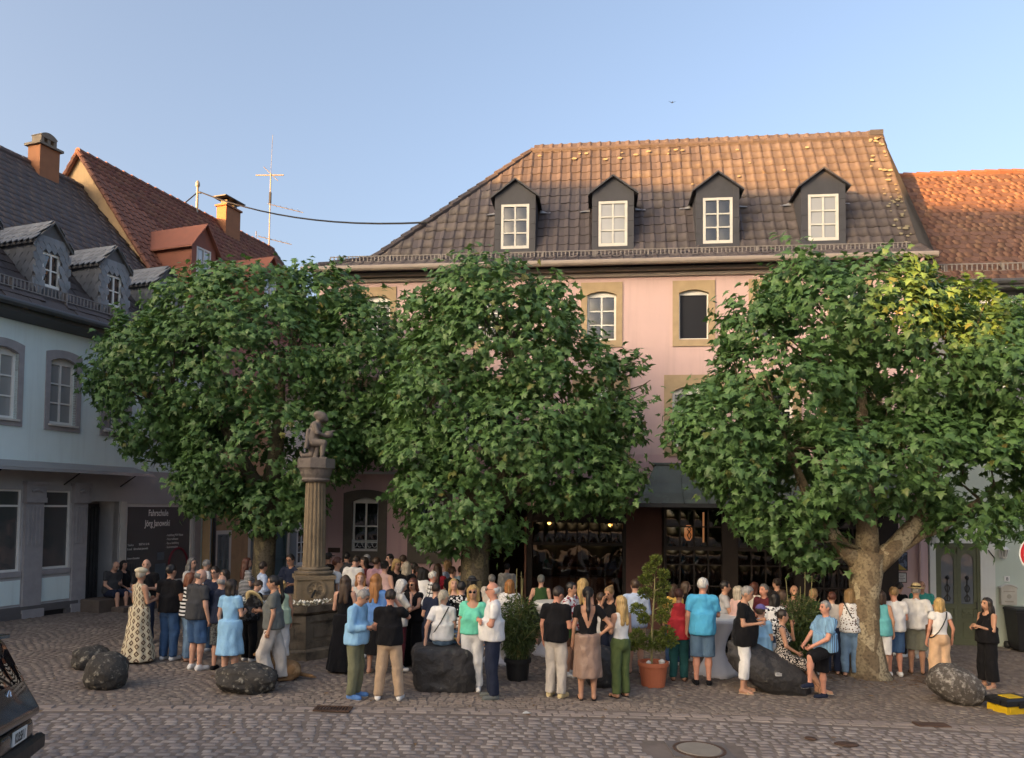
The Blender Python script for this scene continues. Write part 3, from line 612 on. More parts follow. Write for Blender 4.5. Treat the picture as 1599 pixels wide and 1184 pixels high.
b = MB(); b.prism([(.92, -.16, 8.2), (2.1, -.16, 8.2), (2.1, -.16, 8.28), (1.51, -.16, 8.62), (.92, -.16, 8.28)], (0, .17, 0)); b.prism([(1.12, -.19, 8.29), (1.9, -.19, 8.29), (1.51, -.19, 8.52)], (0, .02, 0)); b.build('pediment', M_['white'], rh)
REZ, RRY, RRZ = 8.72, 3.5, 13.02
b = MB(); b.poly([(.2, -.35, REZ), (9, -.35, REZ), (9, RRY, RRZ), (.2, RRY, RRZ)]); b.poly([(.2, 7.3, REZ), (.2, RRY, RRZ), (9, RRY, RRZ), (9, 7.3, REZ)]); b.poly([(9, .02, -.9), (9, 7, -.9), (9, 7, 8.75), (9, RRY, RRZ), (9, .02, 8.75)]); b.poly([(.13, 7, -.9), (9, 7, -.9), (9, 7, 8.75), (.13, 7, 8.75)])
rr = b.build('roof', M_['orangetile'], rh)
b = MB(); b.box(.14, 9, -.42, .0, 8.52, 8.72); b.tube([(.2, -.44, 8.66), (9, -.44, 8.66)], .08, 8); b.build('gutter', M_['darkzinc'], rh)
tv, fs = flattile(.19, .30, .02, .03); rs = Vector((0, RRY + .35, RRZ - REZ)).normalized()
Ms = tile_matrices((.22, -.35, REZ + .01), (1, 0, 0), rs, 5.0, 5.75, .19, .215, None, stagger=.5)
scatter_pieces('roof_tile', rr, tv, fs, Ms, M_['orangetile'], 300, 'roof_tile_field', world=PINK, keyfn=lambda i: random.random())
caps(rr, (.22, RRY, RRZ + .01), (5.2, RRY, RRZ + .01), M_['redtile'])
snow_guard(rh, .25, 5.2, -.08, 9.02, .2, .12)
# small things on and by the sage house
def on_wall(x, z, y=0.): return PINK @ Vector((x, y, z))
e = empty('wall_lantern', on_wall(1.81, 2.02), R(-6.2)); tag(e, 'white wall lantern on the sage wall right of the green door', 'lantern')
q = MB(); q.box(-.05, .05, -.02, 0, -.14, .12); q.tube([(0, -.01, -.1), (0, -.12, -.16), (0, -.16, -.12)], .012, 6); q.build('bracket', M_['white'], e)
Mx = Matrix.Translation((0, -.16, 0)); q = MB(); q.lathe([(.13, .06), (.10, .09), (.04, .14), (.018, .15), (.012, .19)], 12, Mx); q.build('hood', M_['white'], e, True)
q = MB(); q.lathe([(.05, -.12), (.085, .06)], 6, Mx); q.build('glass', mat('lantern glass', (.30, .31, .30), .2, spec=.6), e); q = MB(); q.lathe([(.03, -.16), (.06, -.12), (.06, -.11)], 8, Mx)
for k in range(6): t = 2 * math.pi * (k + .5) / 6; q.tube([(.052 * math.cos(t), -.16 + .052 * math.sin(t), -.12), (.088 * math.cos(t), -.16 + .088 * math.sin(t), .06)], .006, 4)
q.build('frame', M_['white'], e)
e = empty('mailbox', on_wall(1.93, 1.0), R(-6.2)); tag(e, 'cream mailbox with arched top hanging on the sage wall', 'mailbox')
q = MB(); a = [(p[0], -.11, p[1]) for p in arc_pts(-.18, .18, .17, .07, 8)]; q.prism([(-.18, -.11, -.27), (.18, -.11, -.27)] + a[::-1], (0, .108, 0)); q.build('box', mat('cream enamel', (.50, .47, .40), .45, spec=.4), e)
q = MB(); a = [(p[0], -.125, p[1]) for p in arc_pts(-.20, .20, .17, .075, 8)]; b2 = [(p[0], -.125, p[1] - .03) for p in arc_pts(-.20, .20, .17, .075, 8)]; q.prism(a + b2[::-1], (0, .12, 0)); q.build('lid', M_['offwhite'], e)
q = MB(); q.box(-.13, .13, -.116, -.1105, .05, .075); q.lathe([(.055, -.004), (.055, .004)], 14, Matrix.Translation((0, -.112, -.06)) @ Matrix.Rotation(R(90), 4, 'X')); q.box(-.1, .1, -.115, -.1105, -.2, -.17); q.build('emblem', mat('worn cream relief', (.36, .33, .27), .6), e)
e = empty('house_number', on_wall(1.94, 1.36), R(-6.2)); tag(e, 'small white house number plate above the cream mailbox', 'number plate')
q = MB(); q.box(-.065, .065, -.012, 0, -.065, .065); q.build('plate', M_['white'], e)
fc = bpy.data.curves.new('digit', 'FONT'); fc.body = '8'; fc.size = .12; fc.extrude = .002; fc.align_x = 'CENTER'; fo = bpy.data.objects.new('digit', fc); C.objects.link(fo); fo.parent = e; fo.location = (0, -.015, -.042); fo.rotation_euler = (R(90), 0, 0); fc.materials.append(mat('dark blue enamel', (.02, .03, .08), .4))
for k, (x, lab) in enumerate(((2.08, 'black wheelie bin standing under the cream mailbox'), (2.75, 'black wheelie bin at the right edge beyond the first bin'))):
    e = empty('wheelie_bin', on_wall(x, gz(12) - .0, -.42), R(-6.2)); tag(e, lab, 'bin', 'wheelie bins by the sage house')
    q = MB(); q.add([(-.22, -.24, .05), (.22, -.24, .05), (.22, .22, .05), (-.22, .22, .05), (-.29, -.3, .96), (.29, -.3, .96), (.29, .3, .96), (-.29, .3, .96)], [(0, 3, 2, 1), (4, 5, 6, 7), (0, 1, 5, 4), (1, 2, 6, 5), (2, 3, 7, 6), (3, 0, 4, 7)]); q.box(-.31, .31, -.32, -.29, .90, .95); q.build('body', M_['black'], e)
    q = MB(); q.bbox(-.31, .31, -.34, .30, .965, 1.03, .03); q.tube([(-.25, .33, 1.0), (.25, .33, 1.0)], .02, 6); q.build('lid', M_['black'], e)
    for s in (-1, 1): q = MB(); q.lathe([(.095, -.03), (.1, -.02), (.1, .02), (.095, .03)], 14, Matrix.Translation((s * .25, .25, .1)) @ Matrix.Rotation(R(90), 4, 'Y')); q.build('wheel', M_['iron'], e)
# ------------------------------------------------------------------ pale blue shop house at the left
LEFT = Matrix.Translation((-11.56, 17.53, 0)) @ Matrix.Rotation(math.atan2(1, .36), 4, 'Z')
lh = house('blue_house', LEFT, 'pale blue stucco house with grey shop front and slate clad dormers')
LX0, LX1 = -6.0, 6.72
ww = [(.98 - .37 - 1.85 * k, .98 + .37 - 1.85 * k, 4.92, 6.45) for k in (1,)] + [(1.03, 1.77, 4.92, 6.45), (2.62, 3.36, 4.92, 6.45), (4.3, 5.04, 4.92, 6.45), (-2.5, -1.76, 4.92, 6.45)]
ww[0] = (-.53, .21, 4.92, 6.45)
wall(lh, LX0, LX1, 3.9, 7.25, [(*h[:3], h[3] + .11) for h in ww], M_['blue'], name='upper_wall')
for k, h in enumerate(ww):
    window(lh, *h, 0, 3, 2, 'white', 'glassblind', .16, .06, .022, sur=dict(w=.125, m='greystone', top=.10, bot=.16, out=.09, proud=.03), rise=.11, sill=dict(m='offwhite', d=.09, h=.05))
gw = [(-1.1, .43, 1.40, 3.30), (.96, 1.74, 1.40, 3.30), (2.2, 3.2, .35, 3.05), (3.42, 5.95, .70, 3.0), (-3.2, -1.6, 1.40, 3.3)]
wall(lh, LX0, 6.2, -.4, 3.9, gw, M_['grey'], name='lower_wall', reveal=.2); wall(lh, 6.2, LX1, -.4, 3.9, [], M_['blue'], name='lower_wall')
b = MB(); b.poly([(LX1, 0, -.4), (LX1, 10, -.4), (LX1, 10, 7.3), (LX1, 5.4, 13.5), (LX1, 0, 7.3)]); b.poly([(LX0, 0, -.4), (LX0, 0, 7.3), (LX0, 5.4, 13.5), (LX0, 10, 7.3), (LX0, 10, -.4)]); b.poly([(LX0, 10, -.4), (LX0, 10, 7.3), (LX1, 10, 7.3), (LX1, 10, -.4)]); b.build('side_wall', M_['blue'], lh)
M_['shopglass'] = glass_dark('shop glass', (.075, .082, .085))
for h in (gw[0], gw[1], gw[4]): window(lh, *h, 0, 2, 1, 'white', 'shopglass', .1, .045, .03, transom=[.80], sill=dict(m='greystone', h=.12, d=.05, o=.0), bul=.008)
for (x0, x1) in ((-1.1, .44), (.95, 1.75), (-3.2, -1.6)):
    b = MB(); b.box(x0, x1, -.02, -.002, .64, 1.20); b.build('panel', M_['blue'], lh)
b = MB(); b.box(LX0, 1.0, -.12, -.001, -.4, .42); b.box(1.6, 2.0, -.12, -.001, -.4, .42); b.box(LX0, 1.95, -.09, -.001, .42, .58); b.box(LX0, .4, -.16, -.121, -.4, .15); b.box(1.0, 1.6, -.09, -.001, -.4, .08); b.build('plinth', M_['plinth'], lh)
b = MB(); b.box(1.02, 1.58, -.03, -.002, .08, .42); b.build('cellar_opening', M_['iron'], lh)
for (x0, x1) in ((.47, .94), (1.76, 2.16)):
    b = MB(); b.box(x0, x1, -.08, -.001, .45, 3.0); b.box(x0 - .03, x1 + .03, -.14, -.001, 3.0, 3.12); b.box(x0 - .02, x1 + .02, -.12, -.001, 3.12, 3.42); b.box(x0 - .05, x1 + .05, -.16, -.001, 3.42, 3.5); b.box(x0 - .04, x1 + .04, -.14, -.001, -.3, .5)
    for i in range(4): q = x0 + .09 + i * (x1 - x0 - .18) / 3; b.box(q - .022, q + .022, -.095, -.08, 2.0, 2.9)
    b.tube([(x0 + .1, -.13, 3.27), ((x0 + x1) / 2, -.15, 3.32), (x1 - .1, -.13, 3.27)], .04, 6); b.build('pilaster', M_['greystone'], lh)
b = MB(); b.box(5.96, 6.2, -.05, -.001, -.4, 3.9); b.build('pilaster', M_['greystone'], lh)
b = MB(); b.prism([(-4.5, -.02, 3.98), (-4.5, -.75, 3.80), (-4.5, -.78, 3.72), (-4.5, -.70, 3.72), (-4.5, -.02, 3.86)], (8.1, 0, 0)); b.build('awning', M_['zinc'], lh)
b = MB()
for x in (-3, -.5, 1.5, 3.2): b.tube([(x, -.02, 3.45), (x, -.55, 3.74)], .018, 5)
b.build('awning_bracket', M_['iron'], lh)
# recessed doorway, with steps
b = MB(); b.poly([(2.2, .02, .35), (2.2, .75, .35), (2.2, .75, 3.05), (2.2, .02, 3.05)]); b.poly([(3.2, .75, .35), (3.2, .02, .35), (3.2, .02, 3.05), (3.2, .75, 3.05)]); b.poly([(2.2, .0, .36), (3.2, .0, .36), (3.2, .75, .36), (2.2, .75, .36)]); b.poly([(2.2, .75, .35), (3.2, .75, .35), (3.2, .75, 3.05), (2.2, .75, 3.05)]); b.build('doorway', M_['grey'], lh)
b = MB(); b.box(2.24, 3.16, .66, .74, .36, 2.98)
for i in range(9): q = 2.3 + i * .1; b.box(q, q + .05, .63, .66, .45, 2.9)
b.build('door', mat('grey slatted door', (.07, .07, .075), .6), lh)
for (n, x0, x1, y0, z1) in (('step', 1.98, 3.4, -.75, .50), ('step', 2.35, 3.9, -1.15, .30)):
    b = MB(); b.bbox(x0, x1, y0, -.001 if n == 'x' else (-.13 if x0 < 2 else -.752), gz(-11) - .4, gz(-11) + z1 - .2, .02); b.build(n, mat('brown sandstone step', (.12, .095, .08), .9, .2, 5, .3, 40), lh)
sw = window(lh, *gw[3], 0, 1, 1, 'white', 'shopglass', .08, .09, .03, name='shop_window', bul=.002)
b = MB(); b.box(3.24, 3.42, -.03, .1, .36, 3.05); b.build('door_frame', M_['offwhite'], lh)
def text(body, parent, x, z, size, m, y=-.02, sx=1., align='CENTER', off=0., name='lettering'):
    fc = bpy.data.curves.new(name, 'FONT'); fc.body = body; fc.size = size; fc.extrude = .001; fc.align_x = align; fc.offset = off; fc.materials.append(m)
    fo = bpy.data.objects.new(name, fc); C.objects.link(fo); fo.parent = parent; fo.location = (x, y, z); fo.rotation_euler = (R(90), 0, 0); fo.scale = (sx, 1, 1); return fo
ink = mat('white window lettering', (.85, .85, .83), .6, .02)
text('Fahrschule', sw, 4.62, 2.66, .25, ink, .05, .68, off=.004); text('Jörg Janowski', sw, 4.60, 2.37, .25, ink, .05, .68, off=.004)
for k, s in enumerate(('- Ausbildung PKW Klasse', '- Motorradklassen', '- Bus u. Ausbildung', '- Seniorentraining')): text(s, sw, 4.93, 2.07 - .115 * k, .09, ink, .05, .7, 'LEFT')
text('Telefon', sw, 3.56, 1.84, .085, ink, .05, .8, 'LEFT'); text('0637 61 6 16', sw, 3.95, 1.85, .085, ink, .05, .8, 'LEFT'); text('E-mail   fahrschule-janowski', sw, 3.56, 1.73, .085, ink, .05, .75, 'LEFT'); text('Unterrichtszeiten', sw, 3.56, 1.48, .075, ink, .05, .8, 'LEFT')
ring = MB(); ring.tube([(5.42 + .36 * math.cos(q), .055, 1.25 + .46 * math.sin(q)) for q in [math.pi * i / 14 for i in range(15)]], .035, 6); ring.build('red_arch_decal', mat('dark red decal', (.16, .02, .035), .6), sw)
b = MB()
for i in range(10): q = 3.52 + i * .09; b.box(q, q + .055, .056, .058, .8, 1.38)
b.build('curtain_strip', mat('grey blind strip', (.07, .075, .08), .8), sw)
b = MB(); b.box(4.55, 4.95, .054, .057, .85, 1.30); b.box(4.62, 4.88, .054, .057, 1.4, 1.62); b.build('notice', mat('blue grey leaflet', (.10, .13, .16), .7), sw)
# eaves and roof of the blue house
b = MB(); b.prism([(LX0, -.02, 7.2), (LX0, -.40, 7.32), (LX0, -.42, 7.42), (LX0, -.02, 7.42)], (LX1 - LX0, 0, 0)); b.tube([(LX0, -.50, 7.5), (LX1, -.50, 7.5)], .085, 10); b.build('gutter', M_['darkzinc'], lh)
LEZ, LRY, LRZ = 7.50, 5.4, 13.55
def lroof_y(z): return -.45 + (z - LEZ) * (LRY + .45) / (LRZ - LEZ)
b = MB(); b.poly([(LX0, -.45, LEZ), (LX1 - .25, -.45, LEZ), (LX1 - .25, LRY, LRZ), (LX0, LRY, LRZ)]); b.poly([(LX0, 11.2, LEZ), (LX0, LRY, LRZ), (LX1 - .25, LRY, LRZ), (LX1 - .25, 11.2, LEZ)])
lr = b.build('roof', M_['slatetile'], lh); ls = Vector((0, LRY + .45, LRZ - LEZ)).normalized()
LDC = [-.85, 1.0, 2.85, 4.70]
tv, fs = flattile(.31, .42, .028)
Ms = tile_matrices((LX0, -.45, LEZ + .01), (1, 0, 0), ls, LX1 - .3 - LX0, 8.4, .31, .335, lambda s, t: not any(abs(LX0 + s - d) < .42 and LEZ + ls.z * t < 9.2 for d in LDC), stagger=.5)
scatter_pieces('roof_tile', lr, tv, fs, Ms, M_['slatetile'], 300, 'roof_tile_field', world=LEFT)
caps(lr, (-1, LRY, LRZ + .01), (LX1 - .3, LRY, LRZ + .01), M_['slatetile'])
snow_guard(lh, LX0, LX1 - .6, -.12, 7.93, .22, .10)
b = MB(); b.tube([(LX1 - .22, lroof_y(z) - .0, z + .03) for z in (7.5, 9, 11, 13.55)], .07, 5); b.build('verge_flashing', M_['zinc'], lh)
stv, sfs = flattile(.17, .20, .014, .05)
def slates(d, xc):
    y = .05 - .02; out = []
    me = bpy.data.meshes.new('slate'); me.from_pydata(stv, [], sfs); me.materials.append(M_['slate'])
    for j in range(9):
        for i in range(7):
            x = xc - .50 + i * .155 + (.08 if j % 2 else 0); z = 8.0 + j * .155
            inw = abs(x - xc) < .26 and z < 9.0 and z > 7.8
            lim = .45 if z < 9.25 else .45 * (9.95 - z) / .6
            if inw or abs(x - xc) > lim or z > 9.75: continue
            out.append(Matrix.Translation((x, .03, z)) @ Matrix.Rotation(R(90), 4, 'X'))
    for s in (-1, 1):                                        # larger slates on the cheeks
        for j in range(6):
            for i in range(5):
                z = 8.15 + j * .2; yy = .12 + i * .22 + (.1 if j % 2 else 0)
                if yy > lroof_y(z + .15) - .02: continue
                out.append(Matrix.Translation((xc + s * .44, yy, z)) @ Matrix.Rotation(R(90 * s), 4, 'Z') @ Matrix.Rotation(R(90), 4, 'X') @ Matrix.Diagonal((1.35, 1.3, 1, 1)))
    for Mx in out: o = bpy.data.objects.new('slate', me); C.objects.link(o); o.parent = d; o.matrix_local = Mx
    rt = []                                                  # roof slates
    for s in (-1, 1):
        e = Vector((xc + s * .52, -.04, 9.22)); p = Vector((xc, -.04, 9.80)); up = (p - e).normalized(); al = Vector((0, 1, 0)); n = al.cross(up); n = n if n.z > 0 else -n
        for j in range(4):
            for i in range(9): rt.append(Matrix.Translation(e + up * (.2 * j) + al * (.08 + i * .19 + (.09 if j % 2 else 0)) + n * .055) @ Matrix((al if s < 0 else -al, up, n)).transposed().to_4x4() @ Matrix.Diagonal((1.15, 1.25, 1, 1)))
    for Mx in rt:
        o = bpy.data.objects.new('slate', me); C.objects.link(o); o.parent = d; o.matrix_local = Mx
for i, xc in enumerate(LDC):
    d = dormer(lh, xc, .05, 7.95, .86, 1.34, .5, lambda z: lroof_y(z), .50, 8.22, 9.06, M_['rendergrey'], M_['rendergrey'], dict(rows=2, cols=2, fm='white', gm='glass', recess=.07, fw=.06, mw=.02), over=.09)
    slates(d, xc)
# chimney of the blue house
e = house('chimney', LEFT @ Matrix.Translation((4.75, 5.2, 13.2)), 'square orange chimney with arched concrete cowl on the blue house roof', 'chimney')
q = MB(); q.box(-.34, .34, -.26, .26, -1.2, .92); q.build('stack', M_['chimney'], e); q = MB(); q.box(-.42, .42, -.34, .34, .92, .99); q.build('slab', M_['concrete'], e)
q = MB()
for s in (-1, 1): q.box(s * .22 - .05, s * .22 + .05, -.2, .2, .99, 1.30)
q.box(-.05, .05, -.2, -.1, .99, 1.22); q.prism([(p[0], -.22, p[1]) for p in arc_pts(-.29, .29, 1.28, .12, 8)] + [(.22, -.22, 1.20), (-.22, -.22, 1.20)], (0, .44, 0)); q.build('cowl', M_['concrete'], e)
# ------------------------------------------------------------------ ochre house with the red roof beyond it
oh = house('ochre_house', LEFT, 'ochre gabled house with steep red tiled roof behind the blue house')
OX0, OX1 = 6.74, 16.4; OEZ, ORY, ORZ = 7.1, 5.5, 14.75
def oroof_y(z): return -.3 + (z - OEZ) * (ORY + .3) / (ORZ - OEZ)
ow = [(6.98, 7.50, .85, 2.06), (8.55, 9.05, .85, 2.06), (11.15, 11.75, .85, 2.06), (9.75, 10.55, .1, 2.12)]
wall(oh, OX0, 9.5, -.4, 7.1, ow[:2], M_['ochre'], name='wall'); wall(oh, 9.5, OX1, -.4, 7.1, ow[2:], M_['paleplaster'], name='wall')
b = MB(); gx = OX0 - .42
b.poly([(gx, -.3, -.4), (gx, -.3, 7.1), (gx, ORY, ORZ - .02), (gx, 11.3, 7.1), (gx, 11.3, -.4)][::-1]); b.poly([(OX1, -.0, -.4), (OX1, 11, -.4), (OX1, 11, 7.1), (OX1, ORY, ORZ), (OX1, 0, 7.1)]); b.poly([(gx, 11, -.4), (gx, 11, 7.1), (OX1, 11, 7.1), (OX1, 11, -.4)])
b.build('gable_wall', M_['ochre'], oh)
for i, h in enumerate(ow[:3]):
    if i < 2:
        s = MB(); x0, x1, z0, z1 = h; s.box(x0, x1, .02, .06, z0, z1); sh = s.build('shutter_panel', M_['shutter'], oh)
        for (a, c) in ((x0, (x0 + x1) / 2 - .01), ((x0 + x1) / 2 + .01, x1)):
            f = MB(); f.box(a, a + .05, -.03, .019, z0, z1); f.box(c - .05, c, -.03, .019, z0, z1)
            for q in (z0, z0 + .4, z1 - .05): f.box(a + .05, c - .05, -.03, .019, q, q + .05)
            for k in range(14): q = z0 + .47 + k * .048; f.box(a + .05, c - .05, -.026, .0, q, q + .028)
            f.build('shutter', M_['shutter'], oh)
        surround(oh, x0, x1, z0, z1, .11, M_['paleplaster'], 0, 0, .02, top=.12, bot=.1)
    else:
        window(oh, *h, 0, 3, 2, 'white', 'glass', .08, .05, .02, sur=dict(w=.1, m='paleplaster'))
        f = MB(); f.box(h[0] - .5, h[0] - .12, -.06, -.03, h[2], h[3])
        for k in range(16): f.box(h[0] - .45, h[0] - .17, -.07, -.06, h[2] + .1 + k * .066, h[2] + .14 + k * .066)
        f.build('shutter', M_['shutter'], oh)
x0, x1, z0, z1 = ow[3]; b = MB(); b.box(x0, x1, .06, .1, z0, z1); b.box(x0, x0 + .08, .02, .06, z0, z1); b.box(x1 - .08, x1, .02, .06, z0, z1); b.box(x0, x1, .02, .06, 1.1, 1.18); b.build('door', M_['teal'], oh); surround(oh, x0, x1, z0, z1, .13, M_['paleplaster'], 0, 0, .03, top=.14)
b = MB(); b.box(x0 - .2, x1 + .2, -.12, -.003, 2.27, 2.33); b.build('ledge', M_['offwhite'], oh)
b = MB(); b.tube([(6.78, -.06, 7), (6.78, -.06, -.2)], .05, 8); b.build('downpipe', M_['darkzinc'], oh)
b = MB(); b.poly([(gx - .12, -.45, OEZ - .15), (OX1 + .15, -.45, OEZ - .15), (OX1 + .15, ORY, ORZ), (gx - .12, ORY, ORZ)]); b.poly([(gx - .12, 11.5, OEZ - .15), (gx - .12, ORY, ORZ), (OX1 + .15, ORY, ORZ), (OX1 + .15, 11.5, OEZ - .15)])
orf = b.build('roof', M_['redtile'], oh); os_ = Vector((0, ORY + .3, ORZ - OEZ)).normalized()
tv, fs = pantile(.24, .36, .03, .035); ODC = [7.45, 10.9]
Ms = tile_matrices((gx - .12, -.3, OEZ + .02), (1, 0, 0), os_, OX1 + .25 - gx, 9.55, .235, .29, lambda s, t: not any(abs(gx - .12 + s - d) < .56 and OEZ + os_.z * t < 11.3 for d in ODC) and OEZ + os_.z * t > 8)
scatter_pieces('roof_tile', orf, tv, fs, Ms, M_['redtile'], 300, 'roof_tile_field', world=LEFT)
caps(orf, (gx - .12, ORY, ORZ), (OX1 + .15, ORY, ORZ), M_['redtile'], .11); caps(orf, (gx - .12, -.3, OEZ), (gx - .12, ORY, ORZ), M_['redtile'], .085, .30, 'verge_tile'); caps(orf, (OX1 + .1, -.3, OEZ), (OX1 + .1, ORY, ORZ), M_['slatetile'], .085, .30, 'verge_tile'); caps(orf, (gx - .1, 7.4, ORZ - 2.5), (gx - .1, ORY, ORZ), M_['redtile'], .085, .30, 'verge_tile')
for i, xc in enumerate(ODC):
    def rtrim(d, xc=xc):
        for k in range(5): b = MB(); b.box(xc - .565, xc - .552, 1.3, oroof_y(9.6 + .36 * k) , 9.3 + .36 * k, 9.65 + .36 * k); b.build('cladding_sheet', M_['redclad'], d)
        b = MB(); b.box(xc - .62, xc - .57, 1.1, 3.2, 11.36, 11.40); b.build('eaves_board', M_['redclad'], d)
    dormer(oh, xc, 1.25, 9.25, 1.1, 2.2, .72, lambda z: oroof_y(z), .66, 10.15, 11.40, M_['redclad'], M_['redclad'], dict(rows=3, cols=2, fm='offwhite', gm='glassblind', recess=.05, fw=.06, mw=.02), over=.14, trim=rtrim)
e = house('chimney', LEFT @ Matrix.Translation((13.2, 5.2, 14.75)), 'orange chimney with flat black cap on the red roof ridge', 'chimney')
q = MB(); q.box(-.44, .44, -.24, .24, -1, .6); q.build('stack', M_['chimney'], e); q = MB(); q.box(-.5, .5, -.30, .30, .6, .67); q.build('slab', M_['chimney'], e); q = MB(); q.box(-.6, .6, -.36, .36, .95, .99)
for s in (-1, 1): q.box(s * .25 - .05, s * .25 + .05, -.16, .16, .67, .95)
q.build('cap', M_['iron'], e)
M_['pole'] = mat('grey mast', (.26, .24, .20), .5, .15, 6, .05, 40, spec=.5, metal=.3)
mp = LEFT @ Vector((11.6, 5.4, 14.7)); e = empty('cable_mast', mp); tag(e, 'short roof mast carrying the overhead cable on the red roof', 'mast')
q = MB(); q.tube([(0, 0, -.3), (0, 0, 1.0)], .05, 8); q.build('pole', M_['pole'], e); q = MB(); q.lathe([(.06, 1.0), (.085, 1.06), (.085, 1.14), (.06, 1.22), (.01, 1.27)], 10); q.build('cap', M_['pole'], e); q = MB(); q.tube([(0, 0, .8), (.18, -.1, .72)], .04, 6); q.build('insulator', M_['iron'], e); q = MB(); q.tube([(0, 0, .78), (-.5, -.3, .1)], .025, 5); q.build('stay', M_['iron'], e)
aend = PINK @ Vector((-12.95, .95, roof_y(0) if False else 11.1)); st = mp + Vector((.15, -.1, .75)); q = MB(); pts = []
for i in range(13): t = i / 12; p = st.lerp(aend, t); p.z -= .55 * 4 * t * (1 - t) * .8; pts.append(p)
q.tube(pts, .028, 5); tag(q.build('overhead_cable', M_['iron']), 'long dark cable sagging from the roof mast to the pink roof', 'cable')
ap = LEFT @ Vector((16.2, 5.45, 14.6)); e = empty('antenna', ap); tag(e, 'tall thin television antenna at the far end of the red roof', 'antenna')
q = MB(); q.tube([(0, 0, -.2), (0, 0, 3.6)], .03, 6); q.tube([(0, 0, 3.6), (.05, 0, 5.4)], .01, 4); q.build('mast', M_['pole'], e); q = MB(); q.tube([(0, 0, 2.2), (0, 0, 2.7)], .06, 6); q.build('amplifier', M_['iron'], e)
def yagi(z, x0, x1, n, hl, tilt):
    q = MB(); q.tube([(x0, 0, z - x0 * tilt), (x1, .1, z - x1 * tilt)], .018, 4)
    for i in range(n): x = x0 + (x1 - x0) * (i + .3) / n; q.tube([(x, -hl, z - x * tilt), (x, hl, z - x * tilt)], .007, 3)
    q.build('yagi', M_['pole'], e)
yagi(2.15, -.1, 1.5, 6, .2, .22); yagi(.55, -.5, 1.0, 6, .2, .22); q = MB(); q.tube([(-.6, 0, .65), (-.6, 0, .9)], .02, 4); q.tube([(-.6, 0, .4), (-.6, 0, .9)], .012, 4); q.tube([(-.7, .05, 3.52), (.6, .0, 3.52)], .03, 5); q.tube([(-.3, -.1, 3.85), (.3, .1, 3.3)], .016, 4); q.build('dipole', M_['pole'], e)
# ------------------------------------------------------------------ unseen houses added behind the viewer; heights set to cut off the evening sun
SD = Vector((.78, .626, 0)).normalized(); PD = Vector((.626, -.78, 0)).normalized()
def back_house(p0, p1, top, a0, col, label):
    o = house('sun_block_house', Matrix.Translation(SD * a0 + PD * p0) @ Matrix(((PD.x, SD.x, 0, 0), (PD.y, SD.y, 0, 0), (0, 0, 1, 0), (0, 0, 0, 1))), label)
    L = p1 - p0; m = mat('stucco ' + label, col, .9, .05, 1.3, .2, 50); ez = top - 4.5; b = MB()
    b.box(0, L, -7.5, -.4, -1, ez); b.build('wall', m, o); b = MB(); b.prism([(0, -8, ez - .3), (0, 0, ez - .3), (0, -4, top)], (L, 0, 0)); b.build('roof', M_['redtile'], o)
    n = max(1, int(L / 2.6))
    for i in range(n):
        for k in range(max(1, int((ez - .5) / 3))):
            x = (i + .5) * L / n; f = MB(); f.box(x - .5, x + .5, -.41, -.36, 1 + 3 * k, 2.5 + 3 * k); wv = f.build('window', M_['white'], o); f = MB(); f.box(x - .42, x + .42, -.37, -.35, 1.08 + 3 * k, 2.42 + 3 * k); f.build('pane', M_['glass'], wv)
for (p0, p1, top, col, lab) in ((-48, -24.5, 22.9, (.45, .42, .36), 'cream house'), (-24.6, -14.9, 22.3, (.42, .36, .28), 'tan house'), (-15.1, -6.45, 22.3, (.5, .47, .44), 'white house'), (-6.5, -5.3, 15.8, (.4, .3, .26), 'low annex'), (-5.35, 9.1, 22.1, (.44, .40, .33), 'beige house'), (8.9, 30, 20.2, (.5, .44, .36), 'yellow house')):  # low annex leaves a gap so sun reaches the right tree
    back_house(p0, p1, top, -50, col, 'plain ' + lab + ' in the unseen row added behind the viewer to block the sun')
# ------------------------------------------------------------------ plane trees
LEAF_OUT = [(0, 0), (.14, -.12), (.50, -.12), (.29, .14), (.65, .37), (.31, .41), (.33, .66), (.14, .61), (0, 1.03), (-.14, .61), (-.33, .66), (-.31, .41), (-.65, .37), (-.29, .14), (-.50, -.12), (-.14, -.12)]
def leaf_template():
    V = [(x, y, -.22 * abs(x) ** 1.3 - .18 * max(0, y - .3) ** 1.5) for x, y in LEAF_OUT] + [(0, .36, .06)]
    n = len(LEAF_OUT); F = [(n, i, (i + 1) % n) for i in range(n)]
    # light version: merge to 9 triangles for the mass of the crown
    keep = [0, 2, 3, 4, 5, 8, 11, 12, 13, 14]; V2 = [V[i] for i in keep] + [V[-1]]; m = len(keep)
    return np.array(V), F, np.array(V2), [(m, i, (i + 1) % m) for i in range(m)]
LV, LF, LV2, LF2 = leaf_template()
M_['leaf'] = leaf_mat('plane tree leaves', (.044, .108, .040), (.130, .245, .078))
def bark_mat(name, a, b_, c):
    t = NT(name); f = t.n('TexVoronoi', {'Vector': t.n('Mapping', {'Vector': t.mix(.25, t.co.outputs['Object'], t.n('TexNoise', {'Scale': 3.}).outputs['Color']), 'Scale': (9, 9, 5)}).outputs[0], 'Scale': 1.}).outputs['Color']
    r = t.n('SeparateXYZ', {0: f}).outputs[0]; col = t.mix(t.math('GREATER_THAN', r, .42), a, b_); col = t.mix(t.math('GREATER_THAN', r, .74), col, c); col = t.mix(t.ramp(t.noise(22, 5), .45, .7), col, sc(a, .5))
    t.put(t.b.inputs['Base Color'], col); t.b.inputs['Roughness'].default_value = .85; bp = t.n('Bump', {'Height': r, 'Strength': .5, 'Distance': .02}); t.put(t.b.inputs['Normal'], bp.outputs[0]); return t.mat
